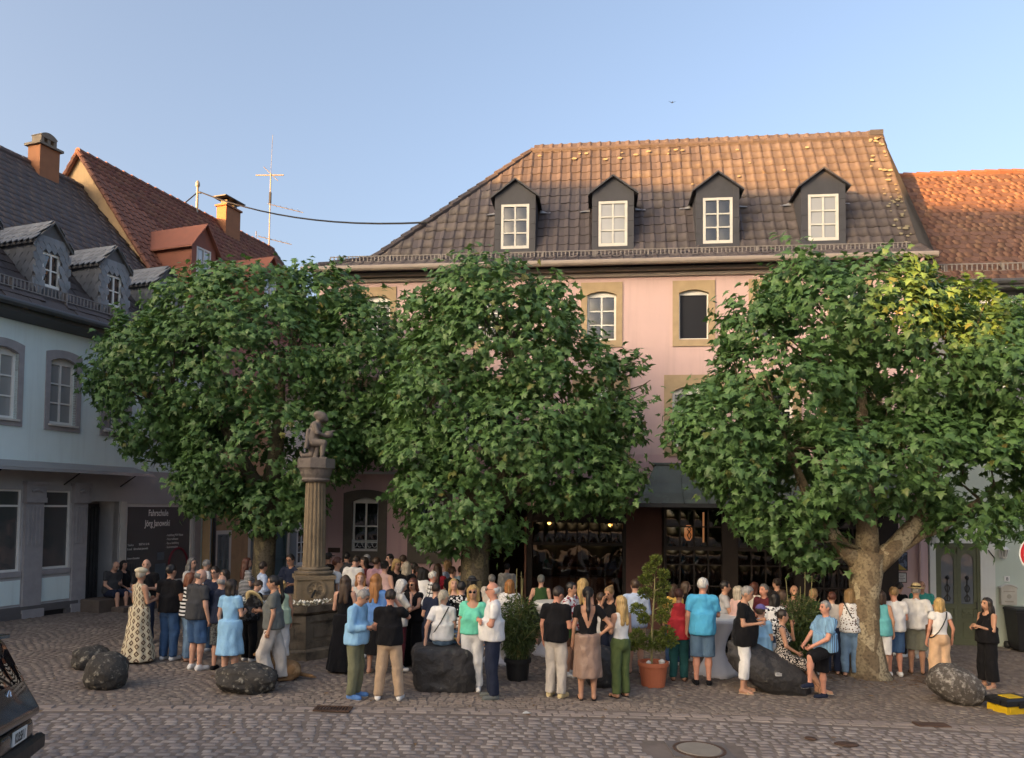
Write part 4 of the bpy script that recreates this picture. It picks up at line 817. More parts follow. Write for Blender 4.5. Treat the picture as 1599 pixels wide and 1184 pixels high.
M_['bark'] = bark_mat('plane bark', (.17, .125, .075), (.26, .205, .125), (.38, .32, .21))
M_['bark2'] = bark_mat('dark plane bark', (.09, .075, .045), (.16, .135, .075), (.10, .085, .06))
def sstep(a, b, x): t = np.clip((x - a) / (b - a), 0, 1); return t * t * (3 - 2 * t)
def make_tree(name, base, lobes, limbs, n, label, bark, seed, size=(.10, .185), front=0.):
    rng = np.random.default_rng(seed); root = empty(name, base); tag(root, label, 'tree', 'plane trees on the square'); B = np.array(base)
    tb = MB()
    for path, rad in limbs: tb.tube([tuple(np.array(p) - B) for p in path], rad, 12)
    o = tb.build('trunk', M_[bark], root, True)
    Cn = np.array([l[0] for l in lobes]); Rn = np.array([l[1] for l in lobes]); area = Rn[:, 0] * Rn[:, 2] + Rn[:, 0] * Rn[:, 1] + Rn[:, 1] * Rn[:, 2]
    P = []; D = []; S = []; got = 0; per = 7
    while got < n:
        m = 2000; k = rng.choice(len(lobes), m, p=area / area.sum()); d = rng.normal(size=(m, 3)); d /= np.linalg.norm(d, axis=1)[:, None]
        r = np.where(rng.random(m) < .80, rng.uniform(.84, 1.05, m), rng.uniform(.45, .9, m)); c = Cn[k] + d * Rn[k] * r[:, None]
        q = np.linalg.norm((c[:, None, :] - Cn[None]) / Rn[None], axis=2); inside = q.min(axis=1)
        nz = np.array([mnoise.noise((p[0] * 1.25, p[1] * 1.25, p[2] * 1.5 + seed)) for p in c]); nz2 = np.array([mnoise.noise((p[0] * 2.6, p[1] * 2.6 + seed, p[2] * 2.9)) for p in c])
        ok = (inside > np.where(rng.random(m) < .12, .4, .80)) & (nz > -.16) & (nz2 > -.12) ; c = c[ok]; dd = d[ok]
        for cc, d0 in zip(c, dd):
            kk = rng.integers(4, per + 3); off = rng.normal(size=(kk, 3)) * .13; P.append(cc + off + d0 * .1 * rng.random()); D.append(np.repeat(d0[None], kk, 0)); got += kk
    P = np.concatenate(P)[:n]; D = np.concatenate(D)[:n]
    for _ in range(150):                                    # shoots that stick out of the crown
        k = rng.choice(len(lobes), p=area / area.sum()); d = rng.normal(size=3); d[2] += .4; d /= np.linalg.norm(d); a = Cn[k] + d * Rn[k]
        if np.linalg.norm((a - Cn) / Rn, axis=1).min() < .93: continue
        g = d * .7 + np.array([0, 0, .5]) + rng.normal(size=3) * .3; L = rng.uniform(.18, .5) ; kk = int(L * 34); P = np.concatenate([P, a + g * (rng.random(kk)[:, None] * L) + rng.normal(size=(kk, 3)) * .07]); D = np.concatenate([D, np.repeat(d[None], kk, 0)])
    N = len(P)
    nr = D * .75 + np.array([0, 0, .55]) + rng.normal(size=(N, 3)) * .45; nr /= np.linalg.norm(nr, axis=1)[:, None]
    tip = D * .8 + np.array([0, 0, -.75]) + rng.normal(size=(N, 3)) * .5; tip -= nr * (tip * nr).sum(1)[:, None]; tip /= np.linalg.norm(tip, axis=1)[:, None]
    sx = np.cross(tip, nr); s = rng.uniform(*size, N)
    Rm = np.stack([sx, tip, nr], axis=2)                    # columns
    dist = np.linalg.norm(P - np.array(cam.location), axis=1) + rng.random(N) * 1.2
    order = np.argsort(dist); vis = order[:300]; rest = order[300:]
    V = np.einsum('nij,kj->nki', Rm[rest], LV2) * s[rest][:, None, None] + (P[rest] - B)[:, None, :]
    F = (np.array(LF2)[None] + (np.arange(len(rest)) * len(LV2))[:, None, None]).reshape(-1, 3)
    cr = np_mesh('crown', V.reshape(-1, 3), F, M_['leaf'], root); cr['kind'] = 'stuff'
    me = bpy.data.meshes.new('leaf'); me.from_pydata([tuple(v) for v in LV], [], LF); me.materials.append(M_['leaf'])
    for i in vis:
        lo = bpy.data.objects.new('leaf', me); C.objects.link(lo); lo.parent = root
        Mx = Matrix([[*(Rm[i][r] * s[i]), P[i][r] - B[r]] for r in range(3)] + [[0, 0, 0, 1]]); lo.matrix_local = Mx
    tw = MB()                                               # thin twigs from the limbs out into the crown
    ends = [np.array(p[-1]) for p, r in limbs]
    for k in range(70):
        e = Cn[rng.integers(len(lobes))] + np.clip(rng.normal(size=3), -1.3, 1.3) * Rn.mean(0) * .32; a = ends[np.argmin([np.linalg.norm(e - q) for q in ends])]; mid = (a + e) / 2 + rng.normal(size=3) * .15; tw.tube([a - B, mid - B, e - B], [.035, .02, .008], 4, False)
    tw.build('twigs', M_['bark2'], root)['kind'] = 'stuff'
    return root
def lobe(px, py, rx, ry, Y, rd): c = at(px, py, Y); s = Y / FPX; return ((c.x, c.y, c.z), (rx * s * .89, rd, ry * s * .90))
def P_(px, py, Y): p = at(px, py, Y); return (p.x, p.y, p.z)
Y1 = 18.5; b1 = at(412, 985, Y1); b1.z = gz(b1.x)
L1 = [lobe(385, 565, 175, 130, Y1, 2.0), lobe(248, 590, 92, 105, Y1, 1.5), lobe(565, 570, 88, 105, Y1 + .3, 1.4), lobe(430, 690, 150, 95, Y1, 1.7), lobe(395, 475, 130, 55, Y1 + .2, 1.4), lobe(335, 750, 52, 55, Y1, 1.0), lobe(300, 480, 60, 50, Y1, 1.0), lobe(500, 475, 70, 50, Y1 + .3, 1.1), lobe(250, 670, 60, 45, Y1 - .2, 1.0), lobe(430, 790, 80, 38, Y1, 1.0), lobe(590, 670, 60, 55, Y1 + .3, 1.0), lobe(180, 590, 32, 40, Y1, .7), lobe(620, 620, 40, 60, Y1 + .4, .8)]
limb = lambda pts, r: ([P_(*p) for p in pts], r)
make_tree('plane_tree', b1, L1, [([tuple(b1 + Vector((0, 0, -.1))), P_(411, 900, Y1), P_(414, 840, Y1), P_(416, 800, Y1)], [.36, .27, .26, .30]), limb([(416, 800, Y1), (390, 740, Y1), (340, 650, Y1 - .4)], [.28, .18, .08]), limb([(416, 800, Y1), (430, 720, Y1 + .2), (440, 600, Y1)], [.28, .2, .09]), limb([(416, 800, Y1), (470, 730, Y1 + .3), (560, 640, Y1 + .5)], [.27, .16, .07]), limb([(412, 810, Y1), (350, 760, Y1 + .3), (270, 660, Y1 + .2)], [.25, .14, .06])],
          22000, 'plane tree with broad crown behind the fountain, leftmost of the three', 'bark2', 11)
Y2 = 16.9; b2 = at(742, 990, Y2); b2.z = gz(b2.x)
L2 = [lobe(785, 540, 140, 105, Y2, 1.6), lobe(758, 468, 90, 62, Y2, 1.3), lobe(690, 610, 78, 110, Y2, 1.3), lobe(870, 620, 110, 105, Y2, 1.4), lobe(725, 790, 112, 70, Y2, 1.3), lobe(890, 735, 90, 65, Y2, 1.2), lobe(800, 690, 140, 110, Y2, 1.6), lobe(665, 490, 40, 42, Y2, .8), lobe(965, 660, 40, 50, Y2, .8), lobe(855, 480, 40, 45, Y2, .8), lobe(650, 720, 40, 70, Y2, .8), lobe(955, 760, 48, 35, Y2, .8), lobe(985, 600, 20, 40, Y2, .5)]
make_tree('plane_tree', b2, L2, [([tuple(b2 + Vector((0, 0, -.1))), P_(741, 930, Y2), P_(742, 870, Y2), P_(748, 810, Y2)], [.40, .32, .31, .33]), limb([(748, 810, Y2), (730, 730, Y2), (690, 600, Y2)], [.3, .17, .08]), limb([(748, 810, Y2), (790, 720, Y2), (800, 560, Y2)], [.3, .2, .08]), limb([(748, 810, Y2), (830, 740, Y2), (900, 660, Y2)], [.28, .16, .07])],
          18000, 'plane tree with tall rounded crown in front of the pink wall, middle of the three', 'bark2', 23)
Y3 = 15.0; b3 = ground_at(1356, 1056); Y3 = b3.y
L3 = [lobe(1330, 505, 150, 90, Y3, 1.6), lobe(1215, 610, 118, 98, Y3, 1.5), lobe(1410, 560, 120, 110, Y3 + .2, 1.5), lobe(1300, 730, 165, 75, Y3, 1.5), lobe(1505, 570, 95, 105, Y3, 1.4), lobe(1530, 730, 110, 85, Y3, 1.4), lobe(1116, 672, 68, 66, Y3 - .1, 1.1), lobe(1250, 440, 50, 35, Y3, .8), lobe(1370, 447, 75, 38, Y3, .9), lobe(1215, 790, 75, 60, Y3 + .2, 1.0), lobe(1590, 640, 90, 120, Y3, 1.3), lobe(1420, 720, 90, 80, Y3 - .1, 1.2), lobe(1500, 480, 45, 30, Y3, .7), lobe(1545, 520, 40, 50, Y3 + .1, .7), lobe(1150, 725, 70, 48, Y3, 1.), lobe(1670, 600, 60, 90, Y3 + .1, 1.), lobe(1265, 850, 38, 30, Y3 + .2, .6), lobe(1510, 815, 80, 25, Y3, .8), lobe(1170, 510, 40, 50, Y3, .7)]
make_tree('plane_tree', b3, L3, [([tuple(b3 + Vector((0, 0, -.1))), tuple(b3 + Vector((0, 0, .12))), P_(1352, 1000, Y3), P_(1350, 930, Y3), P_(1352, 880, Y3), P_(1356, 862, Y3)], [.52, .36, .30, .27, .33, .30]), limb([(1350, 885, Y3), (1318, 858, Y3), (1285, 815, Y3), (1268, 790, Y3 + .1), (1230, 700, Y3)], [.22, .155, .125, .11, .06]), limb([(1354, 880, Y3), (1354, 830, Y3), (1350, 760, Y3), (1345, 600, Y3)], [.24, .20, .17, .08]), limb([(1358, 885, Y3), (1395, 858, Y3), (1432, 815, Y3), (1480, 650, Y3), (1500, 560, Y3)], [.26, .19, .17, .13, .06]), limb([(1400, 855, Y3), (1440, 832, Y3 + .1), (1470, 826, Y3 + .2), (1530, 780, Y3 + .2)], [.16, .12, .09, .05])],
          24500, 'plane tree with mottled forked trunk beside the green door, rightmost of the three', 'bark', 37)

# fallen bark and dry leaves round the mottled trunk
lt = MB(); rng_ = random.Random(3)
for i in range(520):
    a = rng_.random() * 6.28; r = .45 + abs(rng_.gauss(0, .5)); x, y = b3.x + .1 + r * math.cos(a) * 1.4, b3.y - .1 + r * math.sin(a) * .8
    if i > 330: x, y = rng_.uniform(-8, 8), rng_.uniform(9.3, 16)
    s_ = rng_.uniform(.015, .05); q = rng_.random() * 6.28; z = gz(x) + .018; c, d = math.cos(q) * s_, math.sin(q) * s_
    lt.add([(x - c, y - d, z), (x + d * .5, y - c * .5, z + .006), (x + c, y + d, z + .004), (x - d * .5, y + c * .5, z + .012)], [(0, 1, 2, 3)])
tag(lt.build('leaf_litter', mat('dry leaf litter', (.17, .10, .05), .9, .3, 9, 0, isl=.4)), kind='stuff')
TEXTS = [o for o in bpy.data.objects if o.type == 'FONT']
# ------------------------------------------------------------------ implicit surfaces: one continuous skin from blended shapes
class Field:
    def __init__(s, lo, hi, v):
        s.v = v; s.lo = np.array(lo, float); s.n = np.ceil((np.array(hi) - s.lo) / v).astype(int) + 2
        s.ax = [s.lo[i] + np.arange(s.n[i]) * v for i in range(3)]; s.f = np.full(s.n, .3, np.float32)
    def sub(s, lo, hi):
        a = np.clip(((np.array(lo) - s.lo) / s.v).astype(int), 0, s.n - 1); b = np.clip(((np.array(hi) - s.lo) / s.v).astype(int) + 2, 1, s.n)
        sl = tuple(slice(a[i], b[i]) for i in range(3)); return sl, s.ax[0][sl[0]][:, None, None], s.ax[1][sl[1]][None, :, None], s.ax[2][sl[2]][None, None, :]
    def put(s, fn, lo, hi, k=.03, m=.06):
        sl, X, Y, Z = s.sub(np.array(lo) - m, np.array(hi) + m)
        if min(s.f[sl].shape) == 0: return
        d = fn(X, Y, Z); g = s.f[sl]
        if k > 0: h = np.maximum(k - np.abs(g - d), 0) / k; s.f[sl] = np.minimum(g, d) - h * h * k * .25
        else: s.f[sl] = np.minimum(g, d)
    def cone(s, a, b, ra, rb, k=.022, cut=None, cuta=False, flat=None):
        a = np.array(a, float); b = np.array(b, float); ba = b - a; L2 = max(ba @ ba, 1e-9); L = L2 ** .5
        def fn(X, Y, Z):
            t0 = ((X - a[0]) * ba[0] + (Y - a[1]) * ba[1] + (Z - a[2]) * ba[2]) / L2; t = np.clip(t0, 0, 1)
            d = np.sqrt((X - a[0] - t * ba[0]) ** 2 + (Y - a[1] - t * ba[1]) ** 2 + (Z - a[2] - t * ba[2]) ** 2) - (ra + (rb - ra) * t)
            if cut is not None: d = np.maximum(d, (t0 - cut) * L)
            if cuta: d = np.maximum(d, -t0 * L)
            return d
        r = max(ra, rb); s.put(fn, np.minimum(a, b) - r, np.maximum(a, b) + r, k)
    def ell(s, c, r, Rm=None, k=.022):
        c = np.array(c, float); r = np.array(r, float); big = r.max()
        def fn(X, Y, Z):
            x, y, z = X - c[0], Y - c[1], Z - c[2]
            if Rm is not None: x, y, z = (Rm[0][0] * x + Rm[1][0] * y + Rm[2][0] * z), (Rm[0][1] * x + Rm[1][1] * y + Rm[2][1] * z), (Rm[0][2] * x + Rm[1][2] * y + Rm[2][2] * z)
            k0 = np.sqrt((x / r[0]) ** 2 + (y / r[1]) ** 2 + (z / r[2]) ** 2); k1 = np.sqrt((x / r[0] ** 2) ** 2 + (y / r[1] ** 2) ** 2 + (z / r[2] ** 2) ** 2)
            return k0 * (k0 - 1) / np.maximum(k1, 1e-6)
        e = big if Rm is not None else r; s.put(fn, c - e, c + e, k)
    def cutfn(s, fn):
        X, Y, Z = s.ax[0][:, None, None], s.ax[1][None, :, None], s.ax[2][None, None, :]; s.f = np.maximum(s.f, fn(X, Y, Z)).astype(np.float32)
    def mesh(s):                                            # naive surface nets
        f = s.f; f[0] = f[-1] = .3; f[:, 0] = f[:, -1] = .3; f[:, :, 0] = f[:, :, -1] = .3
        ins = f < 0; c = ins[:-1, :-1, :-1].astype(np.int8); tot = np.zeros_like(c)
        for dx in (0, 1):
            for dy in (0, 1):
                for dz in (0, 1): tot += ins[dx:f.shape[0] - 1 + dx, dy:f.shape[1] - 1 + dy, dz:f.shape[2] - 1 + dz]
        act = (tot > 0) & (tot < 8); I = np.argwhere(act)
        if len(I) == 0: return np.zeros((0, 3)), np.zeros((0, 4), int)
        idx = np.full(act.shape, -1, np.int32); idx[act] = np.arange(len(I)); acc = np.zeros((len(I), 3)); cnt = np.zeros(len(I))
        off = [(0, 0, 0), (1, 0, 0), (0, 1, 0), (1, 1, 0), (0, 0, 1), (1, 0, 1), (0, 1, 1), (1, 1, 1)]
        for (a, b) in ((0, 1), (2, 3), (4, 5), (6, 7), (0, 2), (1, 3), (4, 6), (5, 7), (0, 4), (1, 5), (2, 6), (3, 7)):
            oa, ob = np.array(off[a]), np.array(off[b]); fa = f[tuple((I + oa).T)]; fb = f[tuple((I + ob).T)]; m = (fa < 0) != (fb < 0)
            t = np.where(m, fa / np.where(m, fa - fb, 1), 0); p = oa + (ob - oa) * t[:, None]; acc[m] += p[m]; cnt[m] += 1
        V = s.lo + (I + acc / cnt[:, None]) * s.v; Fs = []
        for ax in range(3):
            u, w_ = (ax + 1) % 3, (ax + 2) % 3; sl0 = [slice(1, -1)] * 3; sl0[ax] = slice(0, -1); sl1 = [slice(1, -1)] * 3; sl1[ax] = slice(1, None)
            A = ins[tuple(sl0)]; Bn = ins[tuple(sl1)]; E = np.argwhere(A != Bn)
            if not len(E): continue
            fl = A[tuple(E.T)]; base = E.copy(); base[:, u] += 1; base[:, w_] += 1
            def g(du, dw): q = base.copy(); q[:, u] -= du; q[:, w_] -= dw; return idx[tuple(q.T)]
            q = np.stack([g(1, 1), g(0, 1), g(0, 0), g(1, 0)], 1); q[~fl] = q[~fl][:, ::-1]; Fs.append(q)
        return V, np.concatenate(Fs)
# ------------------------------------------------------------------ fountain
M_['fount'] = mat('weathered fountain sandstone', (.20, .16, .115), .9, .25, 3, .4, 40, col2=(.065, .055, .042), c2=(.48, .68), c2s=2.2, streak=.5)
M_['column'] = mat('yellow sandstone column', (.215, .168, .112), .88, .22, 3, .4, 40, col2=(.11, .085, .055), c2=(.5, .7), c2s=2.5, streak=.55)
M_['statue'] = mat('grey sandstone statue', (.175, .15, .135), .9, .2, 6, .4, 50, col2=(.085, .075, .068), c2=(.5, .68), c2s=6)
fx = at(452, 1000, 15.45); FB = Vector((fx.x, 15.45, gz(fx.x)))
ft = empty('fountain', FB, R(8)); tag(ft, 'octagonal sandstone fountain basin with fluted column and carved child on top', 'fountain')
def octo(r, z, r2=None): return [(r * math.cos(math.pi / 4 * i + math.pi / 8), r * math.sin(math.pi / 4 * i + math.pi / 8), z) for i in range(8)]
b = MB()
for (r0, z0, r1, z1) in ((1.20, -.1, 1.20, .14), (1.20, .14, 1.10, .20), (1.10, .20, 1.08, .80), (1.08, .80, 1.18, .87), (1.18, .87, 1.20, .99)):
    A, Bq = octo(r0, z0), octo(r1, z1)
    for i in range(8): b.add([A[i], A[(i + 1) % 8], Bq[(i + 1) % 8], Bq[i]], [(0, 1, 2, 3)])
A, Bq, D_ = octo(1.20, .99), octo(.95, .99), octo(.95, .8)
for i in range(8): b.add([A[i], A[(i + 1) % 8], Bq[(i + 1) % 8], Bq[i]], [(0, 1, 2, 3)]); b.add([Bq[i], Bq[(i + 1) % 8], D_[(i + 1) % 8], D_[i]], [(0, 1, 2, 3)])
b.build('basin', M_['fount'], ft)
for i in range(8):                                          # raised panels and lesenes on the eight sides
    A = [Vector(p) for p in octo(1.09, 0)]; p, q = A[i], A[(i + 1) % 8]; n = ((p + q) / 2).normalized(); d = (q - p).normalized(); L = (q - p).length; b = MB()
    def bar(u0, u1, z0, z1, t): b.add([(p + d * u + n * (t if k else -.02) + Vector((0, 0, z))) for k in (0, 1) for (u, z) in ((u0, z0), (u1, z0), (u1, z1), (u0, z1))], [(4, 5, 6, 7), (0, 4, 7, 3), (5, 1, 2, 6), (7, 6, 2, 3), (0, 1, 5, 4)])
    bar(-.02, .09, .2, .8, .04); bar(L - .09, L + .02, .2, .8, .04); bar(.09, L - .09, .68, .8, .03); bar(.09, L - .09, .2, .3, .03); bar(.2, L - .2, .38, .60, .02); b.build('basin_panel', M_['fount'], ft)
b = MB(); b.poly(octo(.96, .86)); b.build('water', glass_dark('dark fountain water', (.015, .02, .015), .4), ft)
cx_ = at(490, 900, 15.75); cl = (Matrix.Translation(FB) @ Matrix.Rotation(R(8), 4, 'Z')).inverted() @ Vector((cx_.x, 15.75, FB.z)); CM = Matrix.Translation((cl.x, cl.y, 0)) @ Matrix.Rotation(R(12), 4, 'Z')
b = MB(); b.box(-.36, .36, -.36, .36, .3, 1.40, CM); b.box(-.40, .40, -.40, .40, 1.40, 1.47, CM); b.box(-.42, .42, -.42, .42, .86, .98, CM); b.build('pedestal', M_['column'], ft)
b = MB(); ring_ = Matrix.Translation((0, -.365, 1.20)) @ Matrix.Rotation(R(90), 4, 'X')
b.lathe([(.19, -.01), (.21, .03), (.17, .03), (.13, .012)], 20, CM @ ring_); b.lathe([(.05, -.01), (.055, .04), (.02, .05)], 12, CM @ ring_)
for i in range(9): t = 2 * math.pi * i / 9; b.tube([CM @ Vector((.06 * math.cos(t), -.38, 1.20 + .06 * math.sin(t))), CM @ Vector((.17 * math.cos(t), -.375, 1.20 + .17 * math.sin(t)))], .012, 4)
for i in range(7): b.tube([CM @ Vector((.05 * math.sin(i * 1.1), -.37, 1.05 - .02 * i)), CM @ Vector((.05 * math.sin(i * 1.1 + 1.1), -.37, 1.03 - .02 * i))], .02, 4)
b.build('relief', M_['column'], ft); b = MB(); b.tube([CM @ Vector((0, -.37, 1.20)), CM @ Vector((-.03, -.48, 1.17)), CM @ Vector((-.09, -.60, 1.08))], .022, 6); b.build('spout', M_['iron'], ft)
b = MB(); ring2 = Matrix.Translation((.365, 0, 1.20)) @ Matrix.Rotation(R(90), 4, 'Y'); b.lathe([(.17, -.01), (.18, .03), (.13, .03), (.10, .012), (.04, .012), (.03, .05)], 16, CM @ ring2); b.build('side_relief', M_['fount'], ft)
b = MB(); b.lathe([(.36, 1.47), (.36, 1.50), (.39, 1.51), (.39, 1.54), (.32, 1.56), (.31, 1.58), (.335, 1.59), (.335, 1.61), (.28, 1.63)], 24, CM); b.build('column_base', M_['fount'], ft, False)
b = MB(); nf = 16; b.lathe([(.232, 1.61), (.228, 1.75), (.22, 2.3), (.21, 2.9), (.20, 3.35), (.20, 3.38)], nf * 6, CM, lambda t, z: 1 - .085 * max(0, math.sin(t * nf)) ** .7 * (1 if 1.64 < z < 3.36 else .2)); b.build('column', M_['column'], ft, False)
b = MB(); b.lathe([(.25, 3.36), (.29, 3.40), (.27, 3.44), (.30, 3.50), (.33, 3.60), (.35, 3.64)], 24, CM); b.add([tuple(CM @ Vector(p)) for p in octo(.39, 3.64) + octo(.39, 3.83)], [tuple(range(8))[::-1], tuple(range(8, 16))] + [(i, (i + 1) % 8, (i + 1) % 8 + 8, i + 8) for i in range(8)]); b.build('capital', M_['statue'], ft)
# carved child: half kneeling, bent over a bowl
f = Field((-.5, -.5, 0), (.6, .5, 1.3), .013); z0 = .0
hp = (-.06, 0, .50); ch = (-.02, 0, .80); hd = (.15, 0, 1.03)
f.ell((-.07, 0, .48), (.15, .15, .17)); f.cone((-.07, 0, .55), (.0, 0, .82), .15, .13, .05); f.cone((.0, 0, .86), (.1, 0, .97), .065, .06); f.ell((.13, 0, 1.04), (.135, .12, .135), None, .02)
f.ell((.24, 0, .99), (.05, .06, .06)); f.ell((.06, 0, 1.10), (.12, .13, .10), None, .03)
for s in (-1, 1):
    f.cone((.0, s * .15, .84), (.07, s * .20, .64), .065, .05); f.cone((.07, s * .20, .64), (.24, s * .08, .58), .05, .038); f.ell((.26, s * .06, .58), (.05, .04, .04))
f.cone((-.02, -.08, .42), (.20, -.1, .40), .10, .085); f.cone((.20, -.1, .40), (.17, -.1, .08), .075, .05); f.cone((.16, -.1, .04), (.27, -.11, .03), .045, .03)
f.cone((-.08, .08, .40), (-.10, .1, .14), .10, .075); f.cone((-.10, .1, .12), (-.32, .1, .10), .065, .045); f.cone((-.32, .1, .08), (-.36, .1, .18), .04, .03)
f.ell((.30, 0, .62), (.11, .11, .09), None, .02); f.cone((.34, 0, .68), (.44, .03, .72), .03, .015)
for i in range(6): f.cone((-.20 + .012 * i, -.12 + .05 * i, .30), (-.16 + .01 * i, -.10 + .045 * i, .70), .05, .05, .02)
f.cone((.0, 0, .02), (.05, 0, .30), .07, .05); f.ell((-.02, 0, .0), (.38, .24, .05)); f.cutfn(lambda X, Y, Z: -(Z + .0) + 0 * X * Y)
V, F = f.mesh(); st = np_mesh('statue', V, F, M_['statue'], ft, True); st.matrix_local = CM @ Matrix.Translation((-.02, 0, 3.82)) @ Matrix.Rotation(R(-14), 4, 'Z') @ Matrix.Diagonal((.86, .86, .84, 1))
# white flowers laid on the rim round the pedestal
M_['petal'] = mat('white petals', (.72, .70, .62), .8, .12, 20, 0, isl=.15); M_['sprig'] = leaf_mat('pale sprigs', (.05, .07, .03), (.16, .18, .08))
fl = empty('flower_garland', FB + Vector((0, 0, .99)), R(8)); tag(fl, 'garland of white flowers and sprigs lying on the fountain rim', 'flowers'); leafs = MB(); rng = random.Random(5)
for i in range(46):
    t = rng.uniform(math.pi * 1.02, math.pi * 1.98) if i < 36 else rng.uniform(0, 6.28); r = rng.uniform(.92, 1.12); x, y = r * math.cos(t), r * math.sin(t); s = rng.uniform(.035, .075); q = MB()
    for k in range(7):
        a = k * .9 + rng.random(); d = Vector((math.cos(a), math.sin(a), .5)); n = d.cross(Vector((0, 0, 1))).normalized(); c = Vector((x, y, s * .5)); q.add([c, c + d * s + n * s * .45, c + d * s * 1.5 + Vector((0, 0, s * .3)), c + d * s - n * s * .45], [(0, 1, 2, 3)])
    q.lathe([(s * .1, 0), (s * .5, s * .3), (s * .4, s * .8), (s * .1, s)], 6, Matrix.Translation((x, y, 0))); q.build('bloom', M_['petal'], fl)
    for k in range(5):
        a = rng.random() * 6.28; d = Vector((math.cos(a), math.sin(a), rng.uniform(.1, .7))) * rng.uniform(.06, .13); n = Vector((-d.y, d.x, 0)).normalized() * .018; c = Vector((x, y, .01)); leafs.add([c, c + d * .5 + n, c + d, c + d * .5 - n], [(0, 1, 2, 3)])
leafs.build('sprigs', M_['sprig'], fl)['kind'] = 'stuff'
# ------------------------------------------------------------------ boulders
M_['rock'] = mat('dark basalt boulder', (.052, .047, .042), .85, .35, 3, .9, 9, bdist=.04, col2=(.28, .26, .21), c2=(.55, .67), c2s=11.)
M_['rockdark'] = mat('black basalt boulder', (.034, .032, .033), .65, .35, 3, .9, 8, bdist=.05, spec=.5, col2=(.17, .16, .13), c2=(.62, .72), c2s=9)
M_['rockpale'] = mat('grey boulder with white lichen', (.085, .074, .065), .88, .3, 4, .8, 11, bdist=.03, col2=(.36, .34, .31), c2=(.50, .68), c2s=13.)
def boulder(pos, r, label, m, rot=(0, 0, 0), sq=2., amp=.09, seed=0, flat=None, up=.0):
    bm = bmesh.new(); bmesh.ops.create_icosphere(bm, subdivisions=5, radius=1); Rm = Matrix.Rotation(rot[2], 3, 'Z') @ Matrix.Rotation(rot[1], 3, 'Y') @ Matrix.Rotation(rot[0], 3, 'X')
    for v in bm.verts:
        d = v.co.normalized(); k = (abs(d.x) ** sq + abs(d.y) ** sq + abs(d.z) ** sq) ** (-1 / sq)
        n = mnoise.fractal(d * 1.3 + Vector((seed, 0, 0)), .9, 2.1, 5) * amp * 1.4 + mnoise.noise(d * 9 + Vector((seed, 3, 0))) * .016 - .05 * max(0, .30 - (lambda q: q[1] - q[0])(mnoise.voronoi(d * 1.9 + Vector((seed, 1, 2)))[0])) + .035 * (mnoise.voronoi(d * 4.2 + Vector((seed, 5, 1)))[0][0] - .4)
        p = Vector((d.x * r[0], d.y * r[1], d.z * r[2])) * k * (1 + n); v.co = Rm @ p
        if flat: v.co.z = min(v.co.z, flat + .03 * mnoise.noise(d * 3))
    lo = min(v.co.z for v in bm.verts); h = -lo * .70 if up == 0 else up
    me = bpy.data.meshes.new('boulder'); bm.to_mesh(me); bm.free(); me.materials.append(M_[m]); me.polygons.foreach_set('use_smooth', [True] * len(me.polygons))
    o = bpy.data.objects.new('boulder', me); C.objects.link(o); o.location = (pos.x, pos.y, gz(pos.x) + h); tag(o, label, 'boulder', 'boulders along the edge of the square'); return o
def gb_(px, py, back=0): p = ground_at(px, py); p.y += back; p.x += back * p.x / p.y; return p
boulder(gb_(142, 1048, .25), (.31, .30, .215), 'low mossy boulder behind the dome shaped one near the black car', 'rock', (0, 0, .3), 2.2, .12, 3)
boulder(gb_(165, 1080, .28), (.31, .31, .295), 'dome shaped lichened boulder in front of the patterned dress', 'rock', (0, 0, .2), 2.3, .07, 8)
boulder(gb_(385, 1085, .25), (.46, .34, .235), 'wide low boulder with white lichen below the light blue dress', 'rock', (0, .08, .1), 2.4, .10, 14)
BIG = gb_(691, 1083, .42)
boulder(BIG, (.50, .44, .42), 'big black block shaped boulder carrying a seated woman and a wine glass', 'rockdark', (0, 0, .1), 4.5, .08, 21, .36)
boulder(gb_(941, 1078, .35), (.30, .28, .40), 'rounded dark boulder hidden behind the satin skirt', 'rockdark', (0, 0, .4), 2.3, .06, 27)
boulder(gb_(1200, 1086, .30), (.78, .36, .33), 'long slanting black boulder with two people sitting on it', 'rockdark', (0, .52, .05), 2.6, .09, 33, up=.34)
boulder(gb_(1493, 1106, .35), (.46, .34, .31), 'egg shaped boulder with white lichen at the right', 'rockpale', (.0, .42, -.1), 2.1, .05, 44, up=.30)
# ------------------------------------------------------------------ drains, plates
def flat_thing(name, px, py, label, cat, fn, dz=.010): p = ground_at(px, py); e = empty(name, (p.x, p.y, gz(p.x) + dz)); e.rotation_euler = (0, -math.atan(GS), 0); tag(e, label, cat); fn(e); return e
M_['rust'] = mat('rusty iron', (.085, .05, .035), .7, .3, 8, .3, 60)
def grate(e):
    q = MB(); q.box(-.26, .26, -.14, -.11, 0, .02); q.box(-.26, .26, .11, .14, 0, .02); q.box(-.26, -.235, -.11, .11, 0, .02); q.box(.235, .26, -.11, .11, 0, .02); q.build('frame', M_['rust'], e)
    q = MB(); q.box(-.235, .235, -.11, .11, -.02, -.004); q.build('pit', M_['black'], e)
    for i in range(11): q = MB(); x = -.215 + i * .043; q.box(x - .009, x + .009, -.11, .11, 0, .017); q.build('bar', M_['rust'], e)
flat_thing('drain_grate', 520, 1109, 'rusty drain grate in the pale border course', 'drain grate', grate)
flat_thing('iron_plate', 1455, 1133, 'rusty brown iron plate in the setts below the egg shaped boulder', 'plate', lambda e: (lambda q: q.build('plate', M_['rust'], e))(MB().bbox(-.24, .24, -.11, .11, -.01, .014, .006)))
